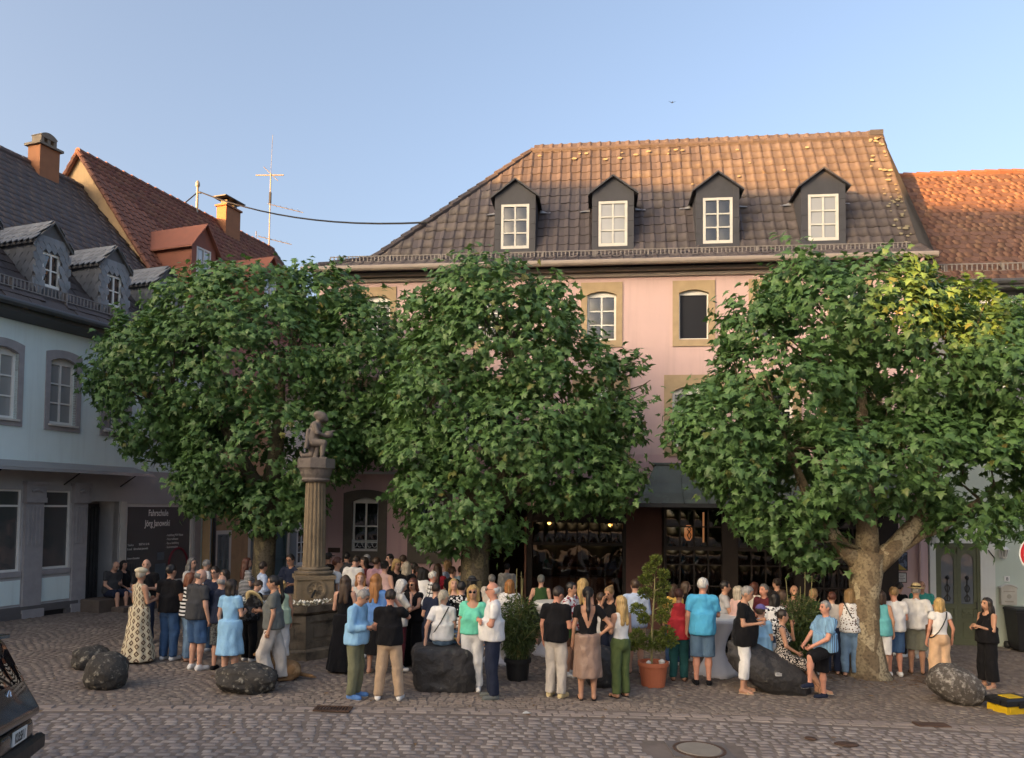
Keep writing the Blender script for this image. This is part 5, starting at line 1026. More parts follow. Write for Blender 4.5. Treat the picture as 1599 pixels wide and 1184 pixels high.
flat_thing('valve_cover', 1322, 1164, 'larger oval rusty valve cover in the right foreground road', 'cover', lambda e: (lambda q: q.build('lid', M_['rust'], e, True))(MB().lathe([(.001, .016), (.12, .016), (.14, .004)], 16, Matrix.Diagonal((1.2, .8, 1, 1)))))
flat_thing('valve_cover', 1266, 1155, 'smaller round rusty valve cover in the right foreground road', 'cover', lambda e: (lambda q: q.build('lid', M_['rust'], e, True))(MB().lathe([(.001, .016), (.07, .016), (.085, .004)], 14)))
def manhole(e):
    q = MB(); q.box(-.38, .38, -.3, .34, -.012, .006); q.build('frame', mat('grey asphalt collar', (.14, .122, .115), .85, .2, 6, .3, 60), e)
    q = MB(); q.lathe([(.001, .018), (.27, .018), (.29, .0)], 28); q.build('lid', mat('pale concrete lid', (.24, .21, .175), .85, .12, 5, .25, 50), e); q = MB(); q.lathe([(.30, .002), (.30, .014), (.335, .014), (.335, .002)], 28); q.build('ring', M_['rust'], e)
flat_thing('manhole_cover', 1092, 1172, 'round concrete manhole cover in a dark collar on the road', 'manhole', manhole, .006)
flat_thing('scrap_paper', 822, 1116, 'small white scrap of paper on the pale border course', 'paper', lambda e: (lambda q: q.build('sheet', M_['offwhite'], e))(MB().add([(-.06, -.03, .01), (.05, -.04, .02), (.07, .03, .012), (.0, .05, .03), (-.05, .03, .015)], [(0, 1, 2, 3, 4), (4, 3, 2, 1, 0)])))
# ------------------------------------------------------------------ potted plants
M_['bamboo'] = leaf_mat('bamboo leaves', (.028, .050, .016), (.085, .12, .035)); M_['cane'] = mat('bamboo cane', (.22, .20, .09), .6, .2, 8, 0); M_['soil'] = mat('potting soil', (.03, .022, .016), .95, .3, 12, .5, 40)
M_['terra'] = mat('terracotta plastic', (.42, .13, .065), .6, .08, 5, .05, 30); M_['topiary'] = leaf_mat('false cypress foliage', (.035, .060, .014), (.17, .21, .04), .2)
def pot(e, r0, r1, h, m, rim=.03):
    q = MB(); q.lathe([(r0, .0), (r0 * 1.02, .02), (r1, h - .07), (r1 + rim, h - .068), (r1 + rim, h), (r1 - .015, h), (r1 - .03, h - .05)], 28); q.build('pot', M_[m], e, False); q = MB(); q.lathe([(.01, h - .05), (r1 - .03, h - .055)], 20); q.build('soil', M_['soil'], e)
def bamboo(px, py, back, h, rad, n, canes, label, seed, potr=.21, poth=.38):
    p = gb_(px, py, back); e = empty('potted_bamboo', (p.x, p.y, gz(p.x))); tag(e, label, 'potted bamboo'); pot(e, potr * .85, potr, poth, 'black'); rng = np.random.default_rng(seed)
    q = MB(); 
    for i in range(26): a = rng.uniform(0, 6.28); r = rng.uniform(0, potr * .7); x, y = r * math.cos(a), r * math.sin(a); t = rng.uniform(.5, 1.) * h; q.tube([(x, y, poth - .05), (x * 1.6, y * 1.6, poth + t * .5), (x * 1.6 + rng.normal() * rad * .4, y * 1.6 + rng.normal() * rad * .4, poth + t)], [.008, .006, .003], 4, False)
    q.build('stems', M_['cane'], e)['kind'] = 'stuff'
    for (cx0, hh, tl) in canes: q = MB(); q.tube([(cx0, -.02, poth - .05), (cx0 + tl * .5, -.03, poth + hh * .5), (cx0 + tl, -.02, poth + hh)], [.011, .009, .006], 6); q.build('cane', M_['cane'], e)
    d = rng.normal(size=(n, 3)); d /= np.linalg.norm(d, axis=1)[:, None]; rr = rng.random(n) ** .45; c = d * rr[:, None] * np.array([rad, rad, h * .55]) + np.array([0, 0, poth + h * .47]); c[:, :2] *= (.55 + .45 * np.clip((c[:, 2:3] - poth) / (h * .5), 0, 1))
    tp = d * .6 + rng.normal(size=(n, 3)) * .6 + np.array([0, 0, -.2]); tp /= np.linalg.norm(tp, axis=1)[:, None]; sd_ = np.cross(tp, rng.normal(size=(n, 3))); sd_ /= np.linalg.norm(sd_, axis=1)[:, None]; L = rng.uniform(.07, .14, n)[:, None]
    V = np.stack([c, c + tp * L * .4 + sd_ * .010, c + tp * L + np.array([0, 0, -.02]), c + tp * L * .4 - sd_ * .010], 1).reshape(-1, 3); F = np.arange(n * 4).reshape(-1, 4); np_mesh('foliage', V, F, M_['bamboo'], e)['kind'] = 'stuff'
bamboo(808, 1066, .22, 1.08, .40, 4200, [(-.05, 1.55, .02), (.06, 1.5, -.01), (-.12, 1.25, -.05), (.02, 1.38, .06)], 'bushy potted bamboo in a black pot right of the man in white polo', 3)
bamboo(1250, 1063, .05, 1.18, .46, 5600, [(-.15, 1.5, -.12), (.06, 1.62, .03), (.14, 1.55, .08), (-.02, 1.35, .02)], 'potted bamboo in a black pot behind the seated woman', 4)
p = gb_(1020, 1076, .24); e = empty('potted_topiary', (p.x, p.y, gz(p.x))); tag(e, 'spiral topiary of light green tufts in a terracotta pot', 'topiary'); pot(e, .20, .245, .42, 'terra', .02)
q = MB(); q.tube([(-.03, 0, .35), (-.02, 0, 1.0), (.02, 0, 1.6), (.03, 0, 2.1)], [.022, .02, .015, .008], 7); q.build('stem', M_['cane'], e); rng = np.random.default_rng(9); q = MB(); q.lathe([(.01, 0), (.05, .02), (.06, .07), (.01, .1)], 8, Matrix.Translation((.13, -.1, .38))); q.lathe([(.01, 0), (.04, .02), (.045, .05), (.01, .08)], 8, Matrix.Translation((-.1, -.12, .38))); q.build('pebble', M_['offwhite'], e)
for (tx, tz, s) in ((.03, 2.18, .12), (-.06, 2.02, .14), (.14, 1.93, .13), (-.10, 1.83, .15), (.16, 1.72, .16), (-.12, 1.60, .15), (.10, 1.52, .14), (.17, 1.40, .16), (-.22, 1.30, .16), (.13, 1.20, .16), (-.15, 1.16, .12), (.20, .92, .17), (-.26, .88, .17), (.05, .84, .13), (-.12, .74, .16), (.26, .78, .18), (.10, .70, .14), (-.30, .68, .12)):
    n = 420; d = rng.normal(size=(n, 3)); d /= np.linalg.norm(d, axis=1)[:, None]; c = np.array([tx * 1.15, rng.uniform(-.1, .1), tz]) + d * s * .74 * rng.uniform(.5, 1.05, n)[:, None] * np.array([1, 1, .85]); tp = d + rng.normal(size=(n, 3)) * .4 + np.array([0, 0, .3]); tp /= np.linalg.norm(tp, axis=1)[:, None]; sd_ = np.cross(tp, rng.normal(size=(n, 3))); sd_ /= np.linalg.norm(sd_, axis=1)[:, None]; L = rng.uniform(.03, .06, n)[:, None]
    np_mesh('foliage_tuft', np.stack([c, c + tp * L * .5 + sd_ * .013, c + tp * L, c + tp * L * .5 - sd_ * .013], 1).reshape(-1, 3), np.arange(n * 4).reshape(-1, 4), M_['topiary'], e)
    q = MB(); q.tube([(-.02, 0, tz - .12), (tx, 0, tz)], .008, 4); q.build('twig', M_['cane'], e)
# ------------------------------------------------------------------ bar tables
M_['linen'] = mat('white stretch cover', (.56, .56, .60), .85, .05, 4, .1, 30)
def bar_table(p, label, h=1.08):
    e = empty('bar_table', (p.x, p.y, gz(p.x))); tag(e, label, 'bar table', 'white covered bar tables'); q = MB(); prof = []
    for i in range(15): t = i / 14; r = .17 + .20 * abs(2 * (t - .42)) ** 1.7 if t > .42 else .17 + .22 * (2 * (.42 - t) / .84) ** 1.6; prof.append((r, .0 + t * (h - .03)))
    q.lathe(prof, 32, None, lambda t, z: 1 + (.22 * abs(math.cos(2 * t)) ** 2 - .06) * max(0, 1 - z / .45)); q.build('cover', M_['linen'], e, True)
    q = MB(); q.lathe([(.385, h - .035), (.40, h - .03), (.40, h), (.39, h + .008), (.01, h + .01)], 32); q.build('table_top', M_['white'], e); return e
T1 = gb_(1118, 1058, .3); bar_table(T1, 'white covered bar table beside the man in turquoise shirt')
T2 = gb_(785, 1040, .4); bar_table(T2, 'white covered bar table left of the bushy bamboo, half hidden')
T3 = gb_(863, 1030, .5); bar_table(T3, 'white covered bar table behind the man in black tee and light trousers')
T4 = gb_(625, 1010, .2); bar_table(T4, 'white covered bar table inside the crowd behind the beige trousers')
GL = None
def wine_glass(x, y, z, label, s=1., fill=True, kind='wine'):
    global GL
    e = empty('wine_glass', (x, y, z)); tag(e, label, 'wine glass', 'wine glasses')
    if GL is None:
        q = MB(); q.lathe([(.034, 0), (.034, .004), (.006, .01), (.005, .09)], 14); q.build('stem', M_['gl'], e, True); q = MB(); q.lathe([(.006, .09), (.03, .11), (.04, .15), (.037, .19), (.031, .215)], 14); q.build('bowl', M_['gl'], e, True); q = MB(); q.lathe([(.004, .096), (.028, .114), (.036, .145), (.002, .146)], 14); q.build('wine', mat('pale white wine', (.55, .48, .20), .1, spec=.6), e, True); GL = e
    else:
        for ch in GL.children: inst(ch, e)
    e.scale = (s, s, s); return e
M_['gl'] = glass_clear('clear glass', (.86, .88, .88), 0.)
M_['gl'].node_tree.nodes['Principled BSDF'].inputs['Roughness'].default_value = .05
wine_glass(BIG.x + .22, BIG.y - .08, gz(BIG.x) + .655, 'wine glass standing on the big black boulder', 1.15)
for (T, dx, dy, lab) in ((T1, -.12, -.2, 'left wine glass on the bar table beside the turquoise shirt'), (T1, .05, .05, 'right wine glass on the bar table beside the turquoise shirt'), (T2, -.1, -.1, 'wine glass on the bar table left of the bushy bamboo'), (T3, .1, -.1, 'wine glass on the bar table behind the black tee')):
    wine_glass(T.x + dx, T.y + dy, gz(T.x) + 1.09, lab)
# ------------------------------------------------------------------ no entry sign
p = at(1617, 865, 12.9); e = empty('no_entry_sign', (p.x, p.y, gz(p.x))); tag(e, 'round red no entry sign with white bar at the right edge', 'road sign'); zc = p.z - gz(p.x)
Mx = Matrix.Translation((0, -.04, zc)) @ Matrix.Rotation(R(90), 4, 'X'); q = MB(); q.lathe([(.30, -.004), (.30, .004)], 40, Mx); q.build('rim', M_['white'], e); q = MB(); q.lathe([(.28, .0), (.28, .006)], 40, Mx); q.build('face', mat('traffic red', (.50, .02, .025), .4, spec=.5), e); q = MB(); q.box(-.22, .22, -.0495, -.0465, zc - .055, zc + .055); q.build('bar', M_['white'], e); q = MB(); q.tube([(0, 0, -.1), (0, 0, zc + .4)], .03, 10); q.build('post', M_['pole'], e)
# ------------------------------------------------------------------ black and yellow case
p = ground_at(1590, 1116); e = empty('tool_case', (p.x, p.y + .2, gz(p.x)), R(14)); tag(e, 'black and yellow plastic case on the ground at the right edge', 'case')
M_['yellow'] = mat('yellow plastic', (.55, .36, .01), .5, .06, 6, .03, 30, spec=.4); q = MB(); q.bbox(-.26, .26, -.19, .19, 0, .13, .02); q.box(-.20, -.12, -.20, -.191, .02, .11); q.box(.12, .2, -.20, -.191, .02, .11); q.build('base', M_['yellow'], e)
q = MB(); q.bbox(-.28, .28, -.21, .21, .132, .24, .03); q.box(-.30, -.27, -.1, .1, .14, .2); q.build('lid', M_['black'], e); q = MB(); q.bbox(-.14, .12, -.13, .10, .2405, .252, .004); q.build('inlay', M_['yellow'], e)
q = MB(); q.box(-.05, .05, -.228, -.211, .10, .18); q.build('latch', M_['black'], e)
# ------------------------------------------------------------------ bird
p = at(1050, 160, 60); q = MB(); q.add([(0, -.18, 0), (.05, 0, .03), (0, .22, 0), (-.05, 0, .03), (0, 0, -.05)], [(0, 1, 3), (1, 2, 3), (0, 4, 1), (1, 4, 2), (2, 4, 3), (3, 4, 0)]); q.add([(.04, .02, .02), (.35, .1, .16), (.04, .12, .02), (-.04, .02, .02), (-.35, .1, .16), (-.04, .12, .02)], [(0, 1, 2), (3, 5, 4)]); o = q.build('bird', M_['black']); o.location = p; tag(o, 'tiny dark bird flying high in the open sky', 'bird')
# ------------------------------------------------------------------ black car at the left edge (drawn from its tail: local -y runs forward)
nrm = Vector((.935, .355, 0)).normalized(); ec = at(1, 1092, 7.0); CARM = Matrix.Translation((ec.x, ec.y, gz(ec.x) + .02)) @ Matrix(((nrm.y, nrm.x, 0, 0), (-nrm.x, nrm.y, 0, 0), (0, 0, 1, 0), (0, 0, 0, 1))) @ Matrix.Rotation(R(-7), 4, 'Y')
# local x across (right side positive towards -), y backwards out of the tail, z up ; tail face near y = 0
car = bpy.data.objects.new('parked_car', None); C.objects.link(car); car.matrix_world = CARM; tag(car, 'black compact suv seen from its tail at the left edge', 'car')
M_['carpaint'] = NT('black car paint').mat; pb = M_['carpaint'].node_tree.nodes['Principled BSDF']; pb.inputs['Base Color'].default_value = (.006, .006, .007, 1); pb.inputs['Roughness'].default_value = .25; pb.inputs['Coat Weight'].default_value = .4; pb.inputs['Coat Roughness'].default_value = .04
f = Field((-1.05, -4.6, .1), (1.05, .25, 1.8), .035)
X, Y, Z = f.ax[0][:, None, None], f.ax[1][None, :, None], f.ax[2][None, None, :]
def smax(a, b, k): h = np.maximum(k - np.abs(a - b), 0) / k; return np.maximum(a, b) + h * h * k * .25
def hull(pl, k):
    d = None
    for (n, c) in pl:
        n = np.array(n, float); L = np.linalg.norm(n); q = (n[0] * X + n[1] * Y + n[2] * Z - c) / L; d = q if d is None else smax(d, q, k)
    return d
low = hull([((1, 0, 0), .89), ((-1, 0, 0), .89), ((0, 1, .12), .13), ((0, -1, 0), 4.3), ((0, 0, 1), 1.12), ((0, 0, -1), -.28), ((.35, 1, 0), .30), ((-.35, 1, 0), .30), ((0, -1, .5), 4.45)], .12)
cab = hull([((1, 0, .34), 1.24), ((-1, 0, .34), 1.24), ((0, 1, .46), .54), ((0, -1, .9), 4.35), ((0, 0, 1), 1.66), ((0, 0, -1), -.8)], .10)
bump = hull([((1, 0, 0), .90), ((-1, 0, 0), .90), ((0, 1, 0), .135), ((0, -1, 0), .5), ((0, 0, 1), .80), ((0, 0, -1), -.35), ((.35, 1, 0), .37), ((-.35, 1, 0), .37)], .06)
f.f = np.minimum(np.minimum(low, cab), bump).astype(np.float32)
for (wx, wy) in ((-.86, -.85), (.86, -.85), (-.86, -3.5), (.86, -3.5)):
    f.cutfn(lambda X, Y, Z: np.maximum(.37 - np.sqrt((Y - wy) ** 2 + (Z - .33) ** 2) + 0 * X, -1) if False else np.where(np.abs(X - wx) < .25, .37 - np.sqrt((Y - wy) ** 2 + (Z - .33) ** 2), -1.))
V, F = f.mesh(); np_mesh('body', V, F, M_['carpaint'], car, True)
for (wx, wy) in ((-.78, -.85), (.78, -.85), (-.78, -3.5), (.78, -3.5)):
    Mx = Matrix.Translation((wx, wy, .33)) @ Matrix.Rotation(R(90), 4, 'Y'); q = MB(); q.lathe([(.20, -.1), (.31, -.1), (.33, -.07), (.33, .07), (.31, .1), (.20, .1)], 28, Mx); wv = q.build('wheel', M_['iron'], car, True); q = MB(); q.lathe([(.2, -.09), (.2, .09)], 20, Mx); q.build('rim', M_['zinc'], wv)
def rq(z): return (.54 - .46 * z)                           # tail glass plane y at height z
q = MB(); q.add([(-.66, rq(1.17) + .022, 1.17), (.66, rq(1.17) + .022, 1.17), (.56, rq(1.56) + .022, 1.56), (-.56, rq(1.56) + .022, 1.56)], [(0, 3, 2, 1), (0, 1, 2, 3)]); q.build('rear_window', M_['glassdk'], car)
q = MB(); q.tube([(.02, rq(1.17) + .05, 1.18), (.2, rq(1.25) + .06, 1.25), (.42, rq(1.3) + .06, 1.31)], .012, 5); q.build('wiper', M_['black'], car)
q = MB(); q.bbox(-.52, .52, -.20, -.10, 1.60, 1.64, .01); q.build('spoiler', M_['carpaint'], car)
for s in (-1, 1):
    q = MB(); q.add([(s * .52, .045 - .0, .98), (s * .78, .020, .98), (s * .87, -.12, .99), (s * .87, -.12, 1.12), (s * .77, .0, 1.13), (s * .52, .03, 1.12)], [(0, 1, 4, 5), (1, 2, 3, 4), (5, 4, 1, 0), (4, 3, 2, 1)]); q.build('tail_lamp', mat('dark red lamp glass', (.12, .012, .01), .12, spec=.7), car)
    q = MB(); q.add([(s * .885, -.9, 1.17), (s * .885, -2.9, 1.14), (s * .79, -2.6, 1.54), (s * .78, -.75, 1.52)], [(0, 1, 2, 3), (3, 2, 1, 0)]); q.build('side_window', M_['glassdk'], car)
M_['chrome'] = mat('chrome', (.62, .62, .63), .15, .03, 5, 0, metal=1.)
EM = Matrix.Translation((0, .035, 1.07)) @ Matrix.Rotation(R(-90), 4, 'X') @ Matrix.Rotation(R(180), 4, 'Z')
q = MB(); q.tube([EM @ Vector((.068 * math.cos(t), .068 * math.sin(t), 0)) for t in [2 * math.pi * i / 24 for i in range(25)]], .008, 6)
for pts in ([(-.028, .052), (0, -.002), (.028, .052)], [(-.058, .02), (-.028, -.05), (0, .0), (.028, -.05), (.058, .02)]): q.tube([EM @ Vector((-x, y, .004)) for x, y in pts], .007, 5)
q.build('emblem', M_['chrome'], car)
PZ = .73; q = MB(); q.box(-.27, .27, .136, .146, PZ - .06, PZ + .06); pl = q.build('number_plate', M_['white'], car)
fc = bpy.data.curves.new('lettering', 'FONT'); fc.body = 'KUS:SH 1'; fc.size = .118; fc.extrude = .001; fc.align_x = 'CENTER'; fc.offset = .002; fc.materials.append(M_['black'])
fo = bpy.data.objects.new('lettering', fc); C.objects.link(fo); fo.parent = pl; TEXTS.append(fo); fo.matrix_local = Matrix.Translation((0, .1475, PZ - .042)) @ Matrix.Rotation(R(180), 4, 'Z') @ Matrix.Rotation(R(90), 4, 'X') @ Matrix.Diagonal((.84, 1, 1, 1))
q = MB(); q.bbox(-.84, .84, .10, .20, .50, .64, .03); q.build('bumper_strip', M_['black'], car)
# ------------------------------------------------------------------ brown dog behind the wide low boulder
f = Field((-.35, -.5, 0), (.35, .6, .75), .016)
f.cone((0, .22, .16), (0, -.10, .30), .15, .13, .05); f.cone((0, -.10, .30), (0, -.18, .42), .10, .075, .05); f.ell((0, -.22, .50), (.075, .10, .075), None, .03); f.cone((0, -.28, .48), (0, -.38, .455), .042, .03)
for s in (-1, 1):
    f.cone((s * .07, -.14, .30), (s * .08, -.16, .05), .045, .03); f.cone((s * .08, -.16, .03), (s * .08, -.22, .025), .032, .028); f.ell((s * .11, .20, .14), (.07, .15, .12)); f.cone((s * .13, .18, .04), (s * .13, .0, .03), .04, .03); f.ell((s * .075, -.18, .51), (.02, .035, .07), None, .015)
f.cone((0, .34, .08), (.08, .52, .04), .035, .03); f.cone((.08, .52, .04), (.18, .58, .035), .03, .012)
V, F = f.mesh(); p = ground_at(430, 1066); dg = np_mesh('dog', V, F, mat('brown dog fur', (.20, .115, .055), .95, .3, 14, .6, 70, col2=(.30, .20, .11), c2s=5), None, True); dg.location = (p.x, p.y + .15, gz(p.x)); dg.rotation_euler = (0, 0, R(-62)); tag(dg, 'brown dog with blue collar sitting behind the wide low boulder', 'dog')
q = MB(); q.tube([(.088 * math.cos(t), -.145 + .085 * math.sin(t), .37 + .03 * math.sin(t)) for t in [2 * math.pi * i / 16 for i in range(17)]], .014, 5, False); q.build('collar', mat('blue collar', (.02, .03, .16), .6), dg)
q = MB(); q.lathe([(.004, -.012), (.014, 0), (.004, .012)], 6, Matrix.Translation((0, -.385, .465)))
for s in (-1, 1): q.lathe([(.003, -.008), (.009, 0), (.003, .008)], 6, Matrix.Translation((s * .035, -.305, .525)))
q.build('nose_and_eyes', M_['black'], dg)

bpy.context.view_layer.update(); dg_ = bpy.context.evaluated_depsgraph_get()
for o in TEXTS:                                             # lettering as plain meshes
    me = bpy.data.meshes.new_from_object(o.evaluated_get(dg_)); n = bpy.data.objects.new(o.name, me); C.objects.link(n); n.parent = o.parent; n.matrix_local = o.matrix_local
    nm = o.name; bpy.data.objects.remove(o); n.name = nm.split('.')[0]
# ------------------------------------------------------------------ people
COL = dict(black=(.007, .007, .009), navy=(.016, .022, .045), white=(.70, .70, .70), offwhite=(.56, .53, .48), denim=(.045, .095, .20), ldenim=(.15, .24, .36), beige=(.44, .32, .22), olive=(.17, .175, .11), mint=(.16, .62, .45), sky=(.27, .50, .74),
           turq=(.085, .40, .66), red=(.50, .04, .05), taupe=(.27, .18, .14), green=(.085, .12, .045), cream=(.62, .54, .38), grey=(.13, .14, .135), char=(.05, .052, .058), pink=(.55, .33, .40), rose=(.60, .40, .36), blue=(.10, .22, .50), lblue=(.42, .52, .72), maroon=(.10, .02, .028), dgreen=(.03, .07, .025),
           teal=(.05, .30, .27), dteal=(.02, .085, .085), stone=(.50, .46, .42), peach=(.60, .40, .25), khaki=(.20, .21, .17), brown=(.10, .05, .03), aqua=(.13, .42, .45), lgrey=(.42, .42, .43), purple=(.17, .14, .36), yellow=(.5, .32, .08), wine=(.28, .02, .04), straw=(.58, .47, .26), bluegrey=(.16, .24, .34), palegreen=(.45, .56, .40), slateblue=(.10, .17, .26))
HAIR = dict(black=(.010, .008, .008), dark=(.022, .014, .010), brown=(.05, .028, .016), red=(.16, .05, .02), auburn=(.075, .022, .012), blond=(.42, .28, .11), dblond=(.24, .15, .065), ginger=(.30, .13, .04), grey=(.24, .23, .22), white=(.58, .56, .52), sgrey=(.13, .125, .12), ash=(.40, .35, .27))
SKIN = dict(fair=(.55, .315, .225), tan=(.45, .245, .16), red=(.56, .27, .185), pale=(.60, .37, .28))
def cloth(key):
    if 'cloth ' + key in MATS: return MATS['cloth ' + key]
    base, *pat = key.split('/'); col = COL[base]; t = NT('cloth ' + key); X_, Y_, Z_ = t.xyz(); m = t.math; c = t.mix(t.ramp(t.noise(7, 3), .3, .7), sc(col, .88), sc(col, 1.12))
    if pat:
        p, c2 = pat[0], COL[pat[1]]; vo = lambda s: t.n('TexVoronoi', {'Vector': t.co.outputs['Object'], 'Scale': s}).outputs['Distance']
        if p == 'hstripe': f = m('GREATER_THAN', m('FRACT', m('MULTIPLY', Z_, 15.)), .5)
        elif p == 'fine': f = m('GREATER_THAN', m('FRACT', m('MULTIPLY', Z_, 34.)), .62)
        elif p == 'vstripe': f = m('GREATER_THAN', m('FRACT', m('MULTIPLY', m('ADD', X_, m('MULTIPLY', Y_, .8)), 36.)), .5)
        elif p == 'check': f = m('MAXIMUM', m('GREATER_THAN', m('FRACT', m('MULTIPLY', Z_, 12.)), .72), m('GREATER_THAN', m('FRACT', m('MULTIPLY', X_, 12.)), .72))
        elif p == 'flower': f = m('GREATER_THAN', t.noise(17, 4, .6), .54)
        elif p == 'spot': f = m('LESS_THAN', vo(26.), .36)
        elif p == 'small': f = m('GREATER_THAN', t.noise(42, 2), .53)
        elif p == 'diamond':
            W_ = m('MULTIPLY', m('ARCTAN2', X_, m('MULTIPLY', Y_, -1.)), 2.387); u = m('ABSOLUTE', m('SUBTRACT', m('FRACT', W_), .5)); v = m('FRACT', m('ADD', m('MULTIPLY', Z_, 8.), m('MULTIPLY', m('FLOOR', W_), .5))); v = m('ABSOLUTE', m('SUBTRACT', v, .5)); d = m('ADD', u, v)
            f = m('MULTIPLY', m('GREATER_THAN', d, .10), m('LESS_THAN', m('ABSOLUTE', m('SUBTRACT', d, .30)), .115)); f = m('MAXIMUM', f, m('LESS_THAN', d, .07))
        c = t.mix(f, c, c2)
    if base in ('denim', 'ldenim'): c = t.mix(t.ramp(t.noise(3.5, 3), .5, .75), c, sc(col, 1.7))
    t.put(t.b.inputs['Base Color'], c); t.b.inputs['Roughness'].default_value = .45 if base == 'taupe' else .88; t.b.inputs['Specular IOR Level'].default_value = .5 if base == 'taupe' else .2; t.b.inputs['Sheen Weight'].default_value = .03
    mp = t.n('Mapping', {'Vector': t.co.outputs['Object'], 'Scale': (1.6, 1.6, .8)}); b = t.n('Bump', {'Height': t.noise(6., 3, .5, mp.outputs[0]), 'Strength': .8, 'Distance': .04}); t.put(t.b.inputs['Normal'], b.outputs[0]); MATS['cloth ' + key] = t.mat; return t.mat
def hairm(k):
    n = 'hair ' + k
    if n in MATS: return MATS[n]
    t = NT(n); mp = t.n('Mapping', {'Vector': t.co.outputs['Object'], 'Scale': (60, 60, 6)}); f = t.noise(1., 3, .6, mp.outputs[0]); c = HAIR[k]; t.put(t.b.inputs['Base Color'], t.mix(t.ramp(f, .3, .7), sc(c, .6), sc(c, 1.35))); t.b.inputs['Roughness'].default_value = .5
    b = t.n('Bump', {'Height': f, 'Strength': .6, 'Distance': .01}); t.put(t.b.inputs['Normal'], b.outputs[0]); MATS[n] = t.mat; return t.mat
def skinm(k):
    n = 'skin ' + k
    if n not in MATS: m = mat(n, SKIN[k], .55, .07, 9, .05, 60, spec=.35)
    return MATS[n]
M_['eye'] = mat('dark eye', (.015, .011, .010), .3, .05, 5, 0); M_['lip'] = mat('lips', (.36, .12, .10), .5, .05, 5, 0); M_['brow'] = mat('brow hair', (.06, .04, .03), .8, .05, 5, 0); M_['lens'] = mat('dark lens', (.008, .008, .01), .1, .05, 5, 0, spec=.7)
M_['sole'] = mat('pale rubber sole', (.50, .49, .46), .8, .05, 8, 0)
ARM = {  # elbow, wrist for the left arm (+x), person facing -y
    'down': ((.235, .03, 1.13), (.245, -.035, .885)), 'loose': ((.27, .05, 1.14), (.29, -.05, .90)), 'front': ((.225, -.01, 1.13), (.12, -.235, 1.16)), 'table': ((.25, -.08, 1.14), (.20, -.30, 1.13)), 'hip': ((.385, .07, 1.16), (.19, .015, 1.00)), 'crossed': ((.215, -.06, 1.14), (-.06, -.185, 1.17)), 'face': ((.20, -.20, 1.20), (.065, -.17, 1.47)), 'drink': ((.235, -.14, 1.19), (.08, -.21, 1.40)),
    'pocket': ((.265, .07, 1.14), (.215, -.01, .95)), 'phone': ((.2, -.04, 1.13), (.06, -.25, 1.20)), 'back': ((.26, .10, 1.14), (.10, .16, 1.0)), 'reach': ((.24, -.17, 1.21), (.20, -.40, 1.16)), 'up': ((.26, -.19, 1.29), (.06, -.16, 1.56)), 'belly': ((.215, .0, 1.13), (.04, -.19, 1.05)), 'knee': ((.22, -.14, 1.12), (.12, -.36, .98)), 'prop': ((.27, .14, 1.13), (.27, .18, .90)), 'lap': ((.2, -.05, 1.13), (.08, -.25, 1.0)), 'side': ((.34, -.02, 1.17), (.40, -.18, 1.05))}
def rotm(a, ax): return np.array(Matrix.Rotation(a, 3, ax))
PEOPLE = []
def hash_(t): return sum((i + 1) * ord(c) for i, c in enumerate(t))
